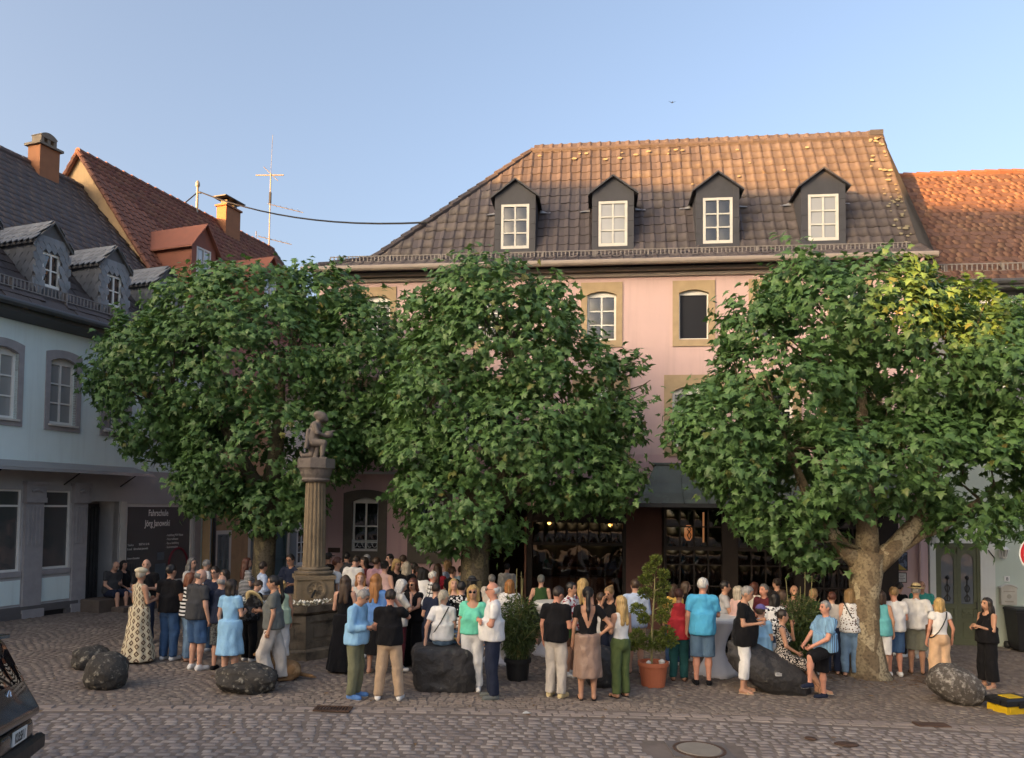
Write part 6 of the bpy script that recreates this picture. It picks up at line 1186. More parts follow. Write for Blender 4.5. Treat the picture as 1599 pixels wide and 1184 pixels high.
def person(label, px, head, feet=None, h=None, yaw=0, sex='m', skin='fair', hair='short:brown', top='tee:white', bot='trousers:denim', shoe='sneaker:white', arms='down,down', hy=0, hp=5, lean=0, bulk=1., legs='stand', glasses=None, hat=None, pos=None, seat=None, group='guests of the street party', v=None, hem=None, low=False, blen=None, wide=0., strap=None, tuck=False, feetx=None, Y=None):
    if pos is not None: base = Vector(pos); h = h or 1.72
    elif feet is not None:
        base = ground_at(px if feetx is None else feetx, feet)
        if h is None: q = at(px, head, base.y); h = q.z - gz(base.x); h = min(1.93, max(1.55, h * 1.005))
    elif Y is not None: q = at(px, head, Y); base = Vector((q.x, Y, gz(q.x))); h = min(1.93, max(1.5, q.z - base.z))
    else: h = h or (1.76 if sex == 'm' else 1.66); base = head_at(px, head, h)
    PEOPLE.append((label, round(base.x, 2), round(base.y, 2), round(h, 2)))
    S = h / 1.755; near = base.y < 14.4; v = v or (.0185 if near else (.0235 if base.y < 15.9 else .031)); fem = sex == 'f'
    Rl = rotm(R(lean), 'X'); hipz = .92; dz = 0.
    if seat is not None: dz = (seat / S) - .83                # seat: height of the seat above the ground
    up = np.array([0, 0, dz]); pv = np.array([0, 0, hipz]); T = lambda p: pv + Rl @ (np.array(p, float) - pv) + up
    npv = np.array([0, .01, 1.50]); Rh = rotm(R(hy), 'Z') @ rotm(R(hp), 'X'); Hh = lambda p: T(npv + Rh @ (np.array(p, float) - npv)); RH = Rl @ Rh
    sw = .158 if fem else .182; an = arms.split(',')
    A = {}
    for s, nme in ((1, an[0]), (-1, an[-1])):
        e, w_ = ARM[nme]; k = sw / .182; bx = (bulk - 1) * .10; m = np.array([s, 1, 1]); add = np.array([s * ((-.02 if fem else 0) + bx), 0, 0])
        A[s] = (T(np.array([s * sw, .01, 1.405])), T(np.array(e) * m + add), T(np.array(w_) * m + add * (.6 if abs(w_[0]) > .15 else 0)))
    hw = .088 if fem else .085; st = {1: 1., -1: 1.}
    LG = {}
    for s in (1, -1):
        hip = np.array([s * hw, .0, .90]) + up
        if legs == 'stand': kn, ak = [s * .095, -.015, .49], [s * (.10 + wide), .02, .085]
        elif legs == 'wide': kn, ak = [s * .13, -.01, .49], [s * .17, .02, .085]
        elif legs == 'contra': kn, ak = ([.095, -.015, .49], [.11, .02, .085]) if s > 0 else ([-.085, -.10, .485], [-.13, -.06, .085])
        elif legs == 'walk': kn, ak = [s * .09, -.12 * s - .02, .49], [s * .09, -.10 * s + .05, .09]
        elif legs == 'step': kn, ak = ([.09, -.38, .78], [.09, -.40, .34]) if s > 0 else ([-.09, -.0, .49], [-.10, .03, .085])
        elif legs == 'sit': kn, ak = [s * .12, -.43, seat / S + .07], [s * .12, -.46 - .0, .085]
        elif legs == 'sitout': kn, ak = [s * .10, -.40, seat / S + .0], [s * .09, -.72, .10]
        elif legs == 'sitside': kn, ak = ([.14, -.36, seat / S - .05], [.10, -.60, .09]) if s > 0 else ([-.06, -.38, seat / S - .03], [-.02, -.66, .10])
        LG[s] = (hip, np.array(kn, float), np.array(ak, float))
    sitting = seat is not None
    lo = np.array([-.62, -.9 if sitting or legs == 'step' else -.52, -.02]); hi = np.array([.62, .42, 1.86 + dz + .0])
    b = bulk; tr = [('e', (0, 0, 1.25), ((.142 if fem else .165) * (.6 + .4 * b), .102 * (.5 + .5 * b), .20)), ('e', (0, 0, 1.06), ((.122 if fem else .146) * b, .095 * b, .17)), ('e', (0, .012, .93), ((.17 if fem else .162) * (.5 + .5 * b), .122 * (.6 + .4 * b), .135))]
    if b > 1.04: tr.append(('e', (0, -.05 * b, 1.06), (.12 * b, .105 * b, .15)))
    if fem: tr += [('e', (s * .066, -.083, 1.245), (.062, .062, .068)) for s in (1, -1)]
    def torso(f, inf=0., sh=1., k=.04):
        for (_, c, r) in tr: f.ell(T(c), np.array(r) + inf, Rl, k)
        f.cone(T((-sw * .78 * sh, .012, 1.40)), T((sw * .78 * sh, .012, 1.40)), .058 + inf, .058 + inf, k); f.cone(T((0, .025, 1.43)), T((0, .02, 1.47)), .075 + inf * .5, .055 + inf * .3, k)
    ar = .040 if fem else .047; lr = .086 * (.5 + .5 * b)
    f = Field(lo, hi, v); torso(f)
    f.cone(T((0, .015, 1.42)), Hh((0, .008, 1.57)), .055 if not fem else .047, .052 if not fem else .044, .03)
    f.ell(Hh((0, .008, 1.645)), (.076, .094, .108), RH, .02); f.ell(Hh((0, -.030, 1.585)), (.056, .060, .068), RH, .03); f.cone(Hh((0, -.088, 1.645)), Hh((0, -.105, 1.612)), .010, .016, .012)
    for s in (1, -1): f.ell(Hh((s * .080, .012, 1.625)), (.012, .024, .034), RH, .01)
    for s in (1, -1):
        sh, el, wr = A[s]; d = (wr - el) / np.linalg.norm(wr - el); f.cone(sh, el, ar + .010, ar - .006, .03); f.cone(el, wr, ar - .006, ar - .017, .02); f.cone(wr, wr + d * .065, .027, .030, .02)
        hp_, kn, ak = LG[s]; f.cone(hp_, kn, lr, .058, .03); f.cone(kn, kn + (ak - kn) * .35, .055, .056, .03); f.cone(kn + (ak - kn) * .3, ak, .055, .036, .03)
        f.cone(ak + np.array([0, .025, -.035]), ak + np.array([s * .02, -.15, -.05]), .038, .03, .03)
    V, F = f.mesh(); Vs = [V]; Fs = [F]; mi = [np.zeros(len(F), int)]; ofs = len(V)
    x = MB()
    for s in (1, -1):                                       # hands: four bent fingers and a thumb each
        sh, el, wr = A[s]; d = Vector(wr - el).normalized(); n = Vector((-s, 0, 0)); n = n - d * n.dot(d); n = n.normalized() if n.length > .2 else Vector((0, 0, 1)); lat = d.cross(n).normalized()
        if lat.y > 0: lat = -lat
        W_ = Vector(wr)
        for i, L in enumerate((.070, .080, .074, .058)):
            p0 = W_ + d * .07 + lat * (.030 - .02 * i); p1 = p0 + (d * .95 + n * .3) * L * .5; p2 = p1 + (d * .7 + n * .7) * L * .35; p3 = p2 + (d * .3 + n * .95) * L * .25; x.tube([p0, p1, p2, p3], [.0095, .009, .008, .006], 4)
        p0 = W_ + d * .02 + lat * .024; p1 = p0 + (d * .6 + lat * .65 + n * .2) * .035; p2 = p1 + (d * .85 + lat * .15 + n * .45) * .03; x.tube([p0, p1, p2], [.012, .010, .007], 4)
    nb = len(x.f); x.cm = 1
    hb = lambda c, hx, hyy, hz: x.add([Hh((c[0] + a * hx, c[1] + bq * hyy, c[2] + e * hz)) for a, bq, e in ((-1, -1, -1), (1, -1, -1), (1, 1, -1), (-1, 1, -1), (-1, -1, 1), (1, -1, 1), (1, 1, 1), (-1, 1, 1))], [(0, 3, 2, 1), (4, 5, 6, 7), (0, 1, 5, 4), (1, 2, 6, 5), (2, 3, 7, 6), (3, 0, 4, 7)])
    for s in (1, -1): hb((s * .032, -.0775, 1.652), .013, .006, .0055)
    x.cm = 3
    for s in (1, -1): hb((s * .034, -.080, 1.672), .017, .006, .004)
    x.cm = 2; hb((0, -.086, 1.588), .022, .006, .006)
    Vs.append(np.array(x.v)); Fs.append(np.array([q for q in x.f]) + ofs); mi.append(np.array(x.m))
    root = np_mesh('person', np.concatenate(Vs) * S, np.concatenate(Fs), [skinm(skin), M_['eye'], M_['lip'], M_['brow']], None, True, np.concatenate(mi))
    root.location = (base.x, base.y, base.z if pos is not None else gz(base.x)); root.rotation_euler = (0, 0, R(yaw)); tag(root, label, 'person', group)
    def part(name, f, m):
        V, F = f.mesh()
        if not len(V): return
        o = np_mesh(name, V * S, F, m, root, True); am = {'shirt': .015, 'trousers': .015, 'dress': .013, 'top': .009, 'shorts': .012, 'skirt': .012, 'hair': .010}.get(name, 0)
        if am:                                              # folds in cloth, strands in hair
            me = o.data; n = len(V); co = np.empty(n * 3, np.float32); no = np.empty(n * 3, np.float32); me.vertices.foreach_get('co', co); me.vertex_normals.foreach_get('vector', no); P = co.reshape(-1, 3); sd = hash_(label) % 97
            fx, fz = (26., 9.) if name == 'hair' else (12., 6.)
            nz = np.array([mnoise.noise((p[0] * fx + sd, p[1] * fx, p[2] * fz + p[0] * 4)) for p in P.tolist()], np.float32); nz = nz + (.0 if name == 'hair' else .30)
            me.vertices.foreach_set('co', (P + no.reshape(-1, 3) * (nz * am)[:, None]).ravel()); me.update()
        return o
    # ---- lower clothing
    bt, bc = bot.split(':') if bot else (None, None)
    zt = 1.03; ext = {}
    def leg_cloth(f, length, flare, inf=.014):
        f.ell(T((0, .012, .93)), np.array(tr[2][2]) + inf, Rl, .03); f.ell(T((0, 0, 1.02)), np.array([tr[1][2][0], tr[1][2][1], .10]) + inf * .9, Rl, .03)
        for s in (1, -1):
            hp_, kn, ak = LG[s]; kx = kn + np.array([0, 0, 0]); L1 = np.linalg.norm(kn - hp_)
            if length <= 1.: f.cone(hp_, kn + (kn - hp_) / L1 * .03, lr + inf + .006, .066 + inf + flare, .02, cut=length)
            else:
                f.cone(hp_, kn, lr + inf, .060 + inf + flare * .5, .02); f.cone(kn, ak, .060 + inf + flare * .5, .040 + inf + flare, .02, cut=min(1.03, length - 1.))
    if bt:
        f = Field(lo, np.array([.45, .35, 1.2 + dz]), v)
        if bt in ('trousers', 'wide', 'shorts', 'capri', 'bermuda'):
            leg_cloth(f, dict(trousers=2.03, wide=2.03, shorts=.72, capri=1.62, bermuda=.97)[bt] if blen is None else blen, dict(trousers=.016, wide=.06, shorts=.03, capri=.02, bermuda=.022)[bt])
            zc = T((0, 0, zt))[2]; f.cutfn(lambda X, Y, Z: (Z - zc) + 0 * X * Y); nme = 'shorts' if bt in ('shorts', 'bermuda') else 'trousers'
        else:
            z1 = .42 if blen is None else blen; nme = 'skirt'; rx, ry = tr[2][2][0], tr[2][2][1]
            def sk(X, Y, Z):
                t = np.clip((.93 - Z) / (.93 - z1), 0, 1.2); a = rx + .02 + .035 * t; bb = ry + .02 + .055 * t; an_ = np.arctan2(Y, X); r = np.sqrt((X / a) ** 2 + ((Y - .012) / bb) ** 2); return (r - 1 - .04 * t * np.sin(an_ * 7)) * .12
            f.put(sk, (-.3, -.3, z1 - .05), (.3, .3, .95), 0); f.ell(T((0, .012, .95)), np.array(tr[2][2]) + .014, Rl, .03); f.ell(T((0, 0, 1.02)), np.array([tr[1][2][0], tr[1][2][1], .10]) + .012, Rl, .03)
            f.cutfn(lambda X, Y, Z: np.maximum(z1 - Z, Z - 1.03) + 0 * X * Y)
        part(nme, f, cloth(bc))
    # ---- upper clothing
    tt, tc = top.split(':'); dress = tt in ('maxi', 'dress', 'sdress', 'seatdress'); sl = dict(tee=.62, polo=.66, shirt=.72, long=2., roll=1.45, tank=0, maxi=0, dress=.55, sdress=0, cap=.3, vback=.5, seatdress=0, blouse=.8)[tt]
    inf = dict(tee=.011, polo=.012, shirt=.015, long=.015, roll=.015, blouse=.015).get(tt, .011)
    f = Field(lo if dress else np.array([-.6, -.5, .6 + dz]), np.array([.6, .42, 1.56 + dz + .0]), v); torso(f, inf, .72 if sl == 0 else 1., .04)
    if not dress and not tuck:
        ca, cb = max(tr[1][2][0], tr[2][2][0]) + inf + .004, max(tr[1][2][1], tr[2][2][1]) + inf + .006; tc_ = T((0, 0, 1.0)); bo = (.045 if b > 1.04 else 0)
        def cyl(X, Y, Z):
            an_ = np.arctan2(Y - tc_[1], X); return np.maximum((np.sqrt((X / ca) ** 2 + ((Y - tc_[1] - .008 + bo * .5) / (cb + bo * .5)) ** 2) - 1 - .02 * np.sin(an_ * 5 + Z * 9)) * min(ca, cb), np.maximum(Z - tc_[2] - .16, tc_[2] - .26 - Z))
        f.put(cyl, (-ca, tc_[1] - cb - .05, tc_[2] - .26), (ca, tc_[1] + cb + .05, tc_[2] + .16), .12)
    if sl:
        for s in (1, -1):
            sh, el, wr = A[s]
            if sl <= 1: f.cone(sh, el, ar + .012 + inf, ar + .002 + inf, .025, cut=sl)
            else: f.cone(sh, el, ar + .010 + inf, ar - .002 + inf, .025); f.cone(el, wr, ar - .002 + inf, ar - .010 + inf, .02, cut=min(.95, sl - 1))
    if tt in ('polo', 'shirt', 'long', 'roll'): f.cone(T((0, .018, 1.455)), T((0, .012, 1.495)), .068, .064, .008, cut=1.)
    if dress and tt != 'seatdress':
        z1 = .05 if tt == 'maxi' else (.50 if blen is None else blen); wx = .12 if tt == 'maxi' else .05; rx, ry = tr[2][2][0], tr[2][2][1]
        def sk(X, Y, Z):
            t = np.clip((.95 - Z) / (.95 - z1), 0, 1.2); a = rx + .02 + wx * t; bb = ry + .02 + (wx + .03) * t; an_ = np.arctan2(Y, X); r = np.sqrt((X / a) ** 2 + ((Y - .012) / bb) ** 2); return (r - 1 - .05 * t * np.sin(an_ * 8)) * .12
        f.put(sk, (-.36, -.36, z1 - .05), (.36, .36, .97), .10); f.cutfn(lambda X, Y, Z: z1 - Z + 0 * X * Y)
    elif tt == 'seatdress': leg_cloth(f, 1.12, .03, .02)
    else: hz = T((0, 0, hem or (.99 if tuck else (.865 if tt in ('shirt', 'long', 'roll', 'blouse') else .885))))[2]; f.cutfn(lambda X, Y, Z: hz - Z + .10 * 0 * X * Y)
    nk = T((0, -.045 if (low or fem) else -.02, 1.50)); nr_ = (.115 if low else .088) if fem else .075
    if tt not in ('polo', 'shirt', 'long', 'roll'): f.cutfn(lambda X, Y, Z: nr_ - np.sqrt((X - nk[0]) ** 2 + (Y - nk[1]) ** 2 + ((Z - nk[2]) * .85) ** 2))
    else: zc = T((0, 0, 1.505))[2]; f.cutfn(lambda X, Y, Z: Z - zc + 0 * X * Y); f.cutfn(lambda X, Y, Z: .05 - np.sqrt((X - nk[0]) ** 2 + (Y - nk[1] - .02) ** 2 + ((Z - nk[2]) * .5) ** 2))
    if tt == 'vback': f.cutfn(lambda X, Y, Z: np.minimum(np.minimum(Y - .0, (Z - 1.10) * .42 - np.abs(X)) + 0 * Z, .118 - np.abs(X) + 0 * Y))
    part('dress' if dress else ('shirt' if tt in ('polo', 'shirt', 'long', 'roll', 'blouse', 'tee') else 'top'), f, cloth(tc))
    if strap:
        x = MB(); pts = [T((.11 * strap, -.10, 1.42)), T((.115 * strap, .07, 1.465)), T((.07 * strap, .135 * b, 1.36)), T((.0, .150 * b, 1.22)), T((-.09 * strap, .150 * b, 1.08)), T((-.17 * strap, .10, .98)), T((-.205 * strap, .02, .95))]; x.tube([tuple(np.array(p) * S) for p in pts], .011, 5); x.build('bag_strap', M_['iron'], root, True)
    # ---- shoes
    if shoe:
        sk_, scol = shoe.split(':')
        for s in (1, -1):
            hp_, kn, ak = LG[s]; f = Field(ak + np.array([-.12, -.25, -.10]), ak + np.array([.12, .12, .10]), .021); hl = ak + np.array([0, .035, -.045]); to = ak + np.array([s * .025, -.155, -.052])
            z0 = ak[2] - .087
            if sk_ == 'sandal': f.cone(hl + np.array([0, 0, -.022]), to + np.array([0, 0, -.018]), .040, .044, 0); f.cutfn(lambda X, Y, Z: np.maximum(Z - z0 - .024, z0 - Z) + 0 * X * Y); f.cone(ak + np.array([s * .012 - .04, -.095, -.05]), ak + np.array([s * .012 + .04, -.095, -.05]), .018, .018, 0)
            else: f.cone(hl, to, .045, .043, .02); f.cone(ak + np.array([0, .0, -.02]), ak + np.array([0, 0, .0 if sk_ == 'sneaker' else -.02]), .048, .044, .03); f.cutfn(lambda X, Y, Z: z0 - Z + 0 * X * Y)
            if sk_ != 'bare':
                o = part('shoe', f, cloth(scol))
                if sk_ in ('sneaker', 'dark') and o:
                    f2 = Field(ak + np.array([-.12, -.25, -.10]), ak + np.array([.12, .12, -.03]), .021); f2.cone(hl, to, .049, .047, 0); f2.cutfn(lambda X, Y, Z: np.maximum(Z - z0 - .022, z0 - .004 - Z) + 0 * X * Y); V, F = f2.mesh()
                    if len(V): np_mesh('sole', V * S, F, M_['sole'], o, True)
    # ---- hair
    hs, hc = (hair or 'none:brown').split(':'); iT = np.linalg.inv(RH); hC = Hh(npv)
    def loc(X, Y, Z, i): q = iT[i]; return q[0] * (X - hC[0]) + q[1] * (Y - hC[1]) + q[2] * (Z - hC[2]) + npv[i]
    if hs != 'none':
        c0 = Hh((0, .01, 1.6)); f = Field(c0 - np.array([.26, .30, .62 if hs in ('long', 'pony', 'curly') else .22]), c0 + np.array([.26, .30, .24]), min(v, .0155))
        if hs == 'rim': f.ell(Hh((0, .018, 1.63)), (.085, .098, .075), RH, 0)
        else: f.ell(Hh((0, .014, 1.655)), (.087, .104, .108) if hs != 'curly' else (.105, .12, .118), RH, 0)
        if hs in ('bob', 'long', 'curly'): 
            for s in (1, -1): f.cone(Hh((s * .068, .02, 1.66)), Hh((s * .078, .03, 1.50)), .04, .035, .03)
            f.cone(Hh((0, .055, 1.66)), Hh((0, .06, 1.50)), .075, .06, .03)
        if hs in ('long', 'curly'):
            bk = T((0, .10, 1.28)); f.cone(Hh((-.035, .07, 1.55)), bk + np.array([-.05, .01, 0]), .06, .038, .03); f.cone(Hh((.035, .07, 1.55)), bk + np.array([.05, .01, 0]), .06, .038, .03)
            if hy == 0 or True:
                for s in (1, -1): f.cone(Hh((s * .08, .0, 1.54)), T((s * .10, -.06, 1.34)), .032, .018, .03)
        if hs == 'pony': f.ell(Hh((0, .11, 1.68)), (.035, .035, .035), None, .02); f.cone(Hh((0, .12, 1.67)), T((0, .15, 1.40)), .038, .03, .03); f.cone(T((0, .15, 1.40)), T((.0, .13, 1.24)), .03, .012, .03)
        if hs == 'bun': f.ell(Hh((0, .115, 1.70)), (.042, .042, .042), None, .01)
        if hs == 'tail': f.cone(Hh((0, .10, 1.62)), Hh((-.03, .125, 1.50)), .03, .018, .03)
        if hs == 'rim': f.cutfn(lambda X, Y, Z: np.maximum(np.maximum(loc(X, Y, Z, 2) - 1.685, 1.575 - loc(X, Y, Z, 2)), -.02 - loc(X, Y, Z, 1)))
        else:
            fr = dict(short=-.045, bob=-.03, long=-.035, pony=-.05, bun=-.045, curly=-.03, tail=-.045, crop=-.035)[hs]; tz = dict(bob=1.690, curly=1.695).get(hs, 1.712)
            f.cutfn(lambda X, Y, Z: np.minimum(np.minimum(fr - loc(X, Y, Z, 1), tz - loc(X, Y, Z, 2)), loc(X, Y, Z, 2) - 1.50 + .06))
            if hs in ('short', 'crop', 'pony', 'bun', 'tail') : f.cutfn(lambda X, Y, Z: np.where(loc(X, Y, Z, 1) < .10, np.minimum(1.585 - loc(X, Y, Z, 2) + np.where(loc(X, Y, Z, 1) < .03, .045, 0), .1), -1.))
        if hs in ('curly', 'bob', 'short'): f.f += (.006 * np.sin(f.ax[0] * 130)[:, None, None] * np.sin(f.ax[1] * 120)[None, :, None] * np.sin(f.ax[2] * 110)[None, None, :]).astype(np.float32)
        part('hair', f, hairm(hc))
    if glasses:
        x = MB()
        for s in (1, -1):
            c = [(s * .033 + .023 * math.cos(t), -.096, 1.650 + .018 * math.sin(t)) for t in [2 * math.pi * i / 10 for i in range(11)]]; x.tube([np.array(Hh(p)) * S for p in c], .0035, 4, False); x.tube([np.array(Hh(p)) * S for p in ((s * .055, -.094, 1.655), (s * .082, .01, 1.650))], .003, 4)
        x.tube([np.array(Hh(p)) * S for p in ((-.011, -.098, 1.655), (.011, -.098, 1.655))], .003, 4); g = x.build('glasses', M_['iron'], root)
        if glasses == 'sun':
            for s in (1, -1): x = MB(); x.poly([np.array(Hh((s * .033 + .022 * math.cos(t), -.0965, 1.650 + .017 * math.sin(t)))) * S for t in [2 * math.pi * i / 10 for i in range(10)]]); x.build('lens', M_['lens'], g)
    if hat:
        hk, hcol = hat.split(':'); c0 = Hh((0, 0, 1.7)); f = Field(c0 - .26, c0 + .26, .014)
        f.ell(Hh((0, .01, 1.68)), (.096, .112, .105), RH, 0); 
        f.cutfn(lambda X, Y, Z: (1.685 if hk != 'beret' else 1.69) - loc(X, Y, Z, 2))
        if hk == 'cap': f.ell(Hh((0, -.13, 1.695)), (.075, .085, .014), RH, .01)
        if hk == 'straw': f.ell(Hh((0, .01, 1.695)), (.165, .18, .014), RH, .01); f.ell(Hh((0, .01, 1.75)), (.085, .10, .05), RH, .01)
        if hk == 'beret': f.ell(Hh((0, .01, 1.725)), (.115, .125, .055), RH, .02)
        o = part('hat', f, cloth(hcol))
        if hk == 'straw':
            f = Field(c0 - .2, c0 + .2, .014); f.ell(Hh((0, .01, 1.70)), (.102, .118, .09), RH, 0); f.cutfn(lambda X, Y, Z: np.maximum(loc(X, Y, Z, 2) - 1.74, 1.712 - loc(X, Y, Z, 2))); V, F = f.mesh(); np_mesh('hat_band', V * S, F, cloth('black'), o, True)
    return root
def bag(px, py, Y, label, col, w_=.24, hgt=.2, strap=None, rz=0):
    p = at(px, py, Y); e = empty('handbag', p, R(rz)); tag(e, label, 'handbag'); q = MB(); q.bbox(-w_ / 2, w_ / 2, -.04, .04, -hgt / 2, hgt / 2, .02); q.build('pouch', cloth(col), e); q = MB(); q.add([(-w_ / 2 - .004, -.046, hgt / 2), (w_ / 2 + .004, -.046, hgt / 2), (w_ / 2 - .02, -.048, 0), (-w_ / 2 + .02, -.048, 0)], [(0, 1, 2, 3), (3, 2, 1, 0)]); q.build('flap', cloth(col), e)
    if strap:
        s2 = at(strap[0], strap[1], Y + strap[2]) - p; q = MB(); M3 = Matrix.Rotation(-R(rz), 3, 'Z'); s2 = M3 @ s2; q.tube([(-w_ / 2, 0, hgt / 2), s2 + Vector((0, 0, 0)), (w_ / 2 * .6, 0, hgt / 2)], .009, 5); q.build('strap', cloth(col), e)
pp = person
# -- on the steps and round the fountain
st = LEFT @ Vector((2.62, -.42, 0)); pp('seated man in grey tee and navy shorts looking at his phone on the steps', 0, 0, pos=(st.x, st.y, gz(-11)), h=1.76, yaw=62, seat=.34, legs='sit', hair='rim:grey', top='tee:char', bot='bermuda:navy', shoe='dark:black', arms='phone,lap', hp=28, lean=10, bulk=1.15)
st = LEFT @ Vector((3.02, -.40, 0)); pp('seated woman in black top and pale blue shorts with dark curls on the steps', 0, 0, pos=(st.x, st.y, gz(-11)), h=1.66, yaw=70, sex='f', seat=.34, legs='sitout', hair='bob:black', top='blouse:black', bot='shorts:lblue', shoe='sandal:black', arms='lap,lap', hp=8)
pp('bald man in black tee facing the viewer behind the patterned maxi dress', 229, 873, yaw=15, hair='rim:sgrey', top='tee:black', bot='trousers:navy', arms='front,front', hp=8, Y=15.6)
pp('woman in cream maxi dress with dark diamond print and cream beret', 216, 889, 1034, yaw=150, sex='f', hair='crop:ash', top='maxi:cream/diamond/brown', bot=None, shoe='sandal:beige', arms='front,front', hat='beret:cream', hy=20, skin='tan')
pp('man in black tee and blue jeans seen from behind left of the striped top', 263, 882, 1031, yaw=165, hair='short:black', top='tee:black', bot='trousers:denim', arms='down,front', hy=-10, skin='tan', bulk=1.06)
pp('woman with red hair in black and white block stripes behind the charcoal polo', 296, 894, yaw=120, sex='f', hair='bob:red', top='tee:black/hstripe/white', bot='trousers:ldenim', shoe='sandal:brown', arms='front,down', hp=15, Y=14.1)
pp('woman with grey shoulder hair and glasses in white blouse by the shop window', 300, 871, yaw=70, sex='f', hair='long:sgrey', top='blouse:offwhite', arms='front,front', glasses='clear', Y=16.4)
pp('man with full grey hair in white shirt left of the stone fountain', 322, 874, yaw=130, hair='short:grey', top='shirt:white', bot='trousers:stone', hp=10, Y=17.2)
pp('bald man in charcoal polo and denim shorts with white sneakers', 312, 889, 1046, yaw=150, hair='rim:sgrey', top='polo:char', bot='bermuda:denim', shoe='sneaker:white', arms='front,down', hp=18, bulk=1.12, hy=-25, feetx=306)
pp('man in glasses and dark top facing the viewer behind the bald heads', 337, 884, yaw=-10, hair='short:dark', top='tee:navy', arms='phone,phone', glasses='clear', hp=15, Y=15.0)
pp('woman with dark hair behind the light blue dress turned to the shop', 351, 889, yaw=-60, sex='f', hair='bob:dark', top='tee:black', arms='front,front', Y=15.3)
pp('bald man in navy polo and grey patterned shorts beside the light blue dress', 342, 899, 1047, yaw=170, hair='rim:grey', top='polo:navy', bot='bermuda:grey/small/char', shoe='dark:black', arms='front,front', hp=12)
pp('woman in light blue knee length dress with dark bob seen from behind', 358, 905, 1062, yaw=165, sex='f', hair='bob:dark', top='dress:sky', bot=None, shoe='sandal:brown', arms='down,front', hy=-15, blen=.46)
pp('woman in fine black and white stripes with long auburn hair left of the trunk', 386, 871, yaw=130, sex='f', hair='long:auburn', top='tee:black/fine/white', bot='trousers:black', arms='front,front', hy=-20, Y=17.2)
pp('man in pale blue shirt with dark hair in front of the left tree trunk', 411, 877, yaw=120, hair='short:dark', top='long:lblue', bot='trousers:navy', arms='front,front', hy=20, skin='tan', Y=16.5)
pp('smiling man in glasses and dark shirt leaning over the fountain rim', 455, 868, h=1.80, yaw=-20, hair='short:black', top='shirt:navy', bot='trousers:char', arms='table,table', glasses='clear', hp=15, skin='tan', pos=(at(455, 868, 16.9).x, 16.9, gz(-5)))
pp('woman in grey tee and loose white trousers walking left past the fountain', 417, 899, 1066, yaw=-80, sex='f', hair='pony:black', top='tee:grey', bot='wide:stone', shoe='sandal:brown', arms='down,front', legs='walk', skin='tan', feetx=424)
pp('blond woman in pale green top half hidden behind the grey tee', 440, 906, yaw=-140, sex='f', hair='bun:blond', top='tank:palegreen', bot='capri:white', shoe='sandal:beige', skin='tan', Y=13.75)
pp('woman in black floral blouse holding a straw hat before the fountain', 391, 925, Y=14.25, lean=14, hp=20, yaw=150, sex='f', hair='short:brown', top='blouse:black/flower/char', bot='trousers:black', arms='reach,front')
p = at(397, 935, 14.25); q = MB(); q.lathe([(.01, .05), (.09, .045), (.10, .0), (.19, -.012), (.19, -.002), (.10, .012)], 18, Matrix.Translation((p.x, p.y, p.z)) @ Matrix.Rotation(R(-60), 4, 'X') @ Matrix.Rotation(R(20), 4, 'Y')); o = q.build('straw_hat', cloth('straw'), None, True); tag(o, 'pale straw hat held up behind the light blue dress', 'hat')
# -- crowd left of the middle tree
pp('woman in long black slit dress with long brown hair beside the fountain', 537, 899, 1049, yaw=175, sex='f', hair='long:brown', top='maxi:black', bot=None, shoe='sandal:black', arms='front,front')
pp('woman with short auburn hair in white top right of the stone column', 527, 870, yaw=110, sex='f', hair='short:auburn', top='tee:white', bot='trousers:black', skin='tan', Y=16.3)
pp('person in dark cap at the wall right behind the stone column', 513, 864, yaw=150, hair='short:dark', top='tee:black', hat='cap:char', group='back row of the crowd', Y=19.6)
pp('broad man in white shirt with bent head left of the pink shirt', 549, 866, yaw=160, hair='short:dark', top='long:white', bot='trousers:navy', lean=12, hp=25, bulk=1.1, arms='front,front', Y=17.3)
pp('young woman with long reddish blond hair looking towards the viewer', 563, 894, yaw=5, sex='f', hair='long:ginger', top='tank:offwhite', bot='trousers:black', arms='front,front', skin='pale', Y=15.0)
pp('woman with long ginger hair in royal blue top and black skirt', 585, 897, 1052, yaw=165, sex='f', hair='long:ginger', top='blouse:blue', bot='skirt:black', shoe='sandal:beige', arms='front,down', blen=.36)
pp('older man in light blue shirt and olive trousers with bright blue shoes', 560, 918, 1090, yaw=75, hair='short:grey', top='long:sky', bot='trousers:olive', shoe='sneaker:blue', arms='front,front', hp=32, lean=4, skin='tan', bulk=1.05, feetx=554)
pp('man in black tee and beige trousers with white sneakers from behind', 607, 921, 1093, yaw=180, hair='short:dark', top='tee:black', bot='trousers:beige', shoe='sneaker:white', arms='front,up', legs='wide', hp=8, bulk=1.04, skin='red')
pp('woman with short white hair bent forward behind the black tee', 624, 904, yaw=120, sex='f', hair='bob:white', top='blouse:offwhite', bot='trousers:maroon', arms='front,drink', hp=25, Y=13.9)
pp('woman with auburn bob and sunglasses in black top talking to the white haired one', 646, 902, yaw=-25, sex='f', hair='bob:auburn', top='cap:black', bot='wide:black', shoe='dark:black', arms='reach,reach', glasses='sun', hp=15, skin='tan', Y=14.3)
pp('man in light pink shirt with shaved brown hair at the pink wall', 588, 870, yaw=150, hair='crop:brown', top='long:pink', bot='trousers:navy', arms='front,front', Y=17.9)
pp('man in grey flat cap left of the light pink shirt', 573, 867, yaw=-160, hair='short:grey', top='shirt:black', hat='cap:lgrey', group='back row of the crowd', Y=19.4)
pp('tall man with black hair and pale face at the pink wall', 609, 865, yaw=-50, hair='short:black', top='tee:black', group='back row of the crowd', skin='pale', Y=19.3)
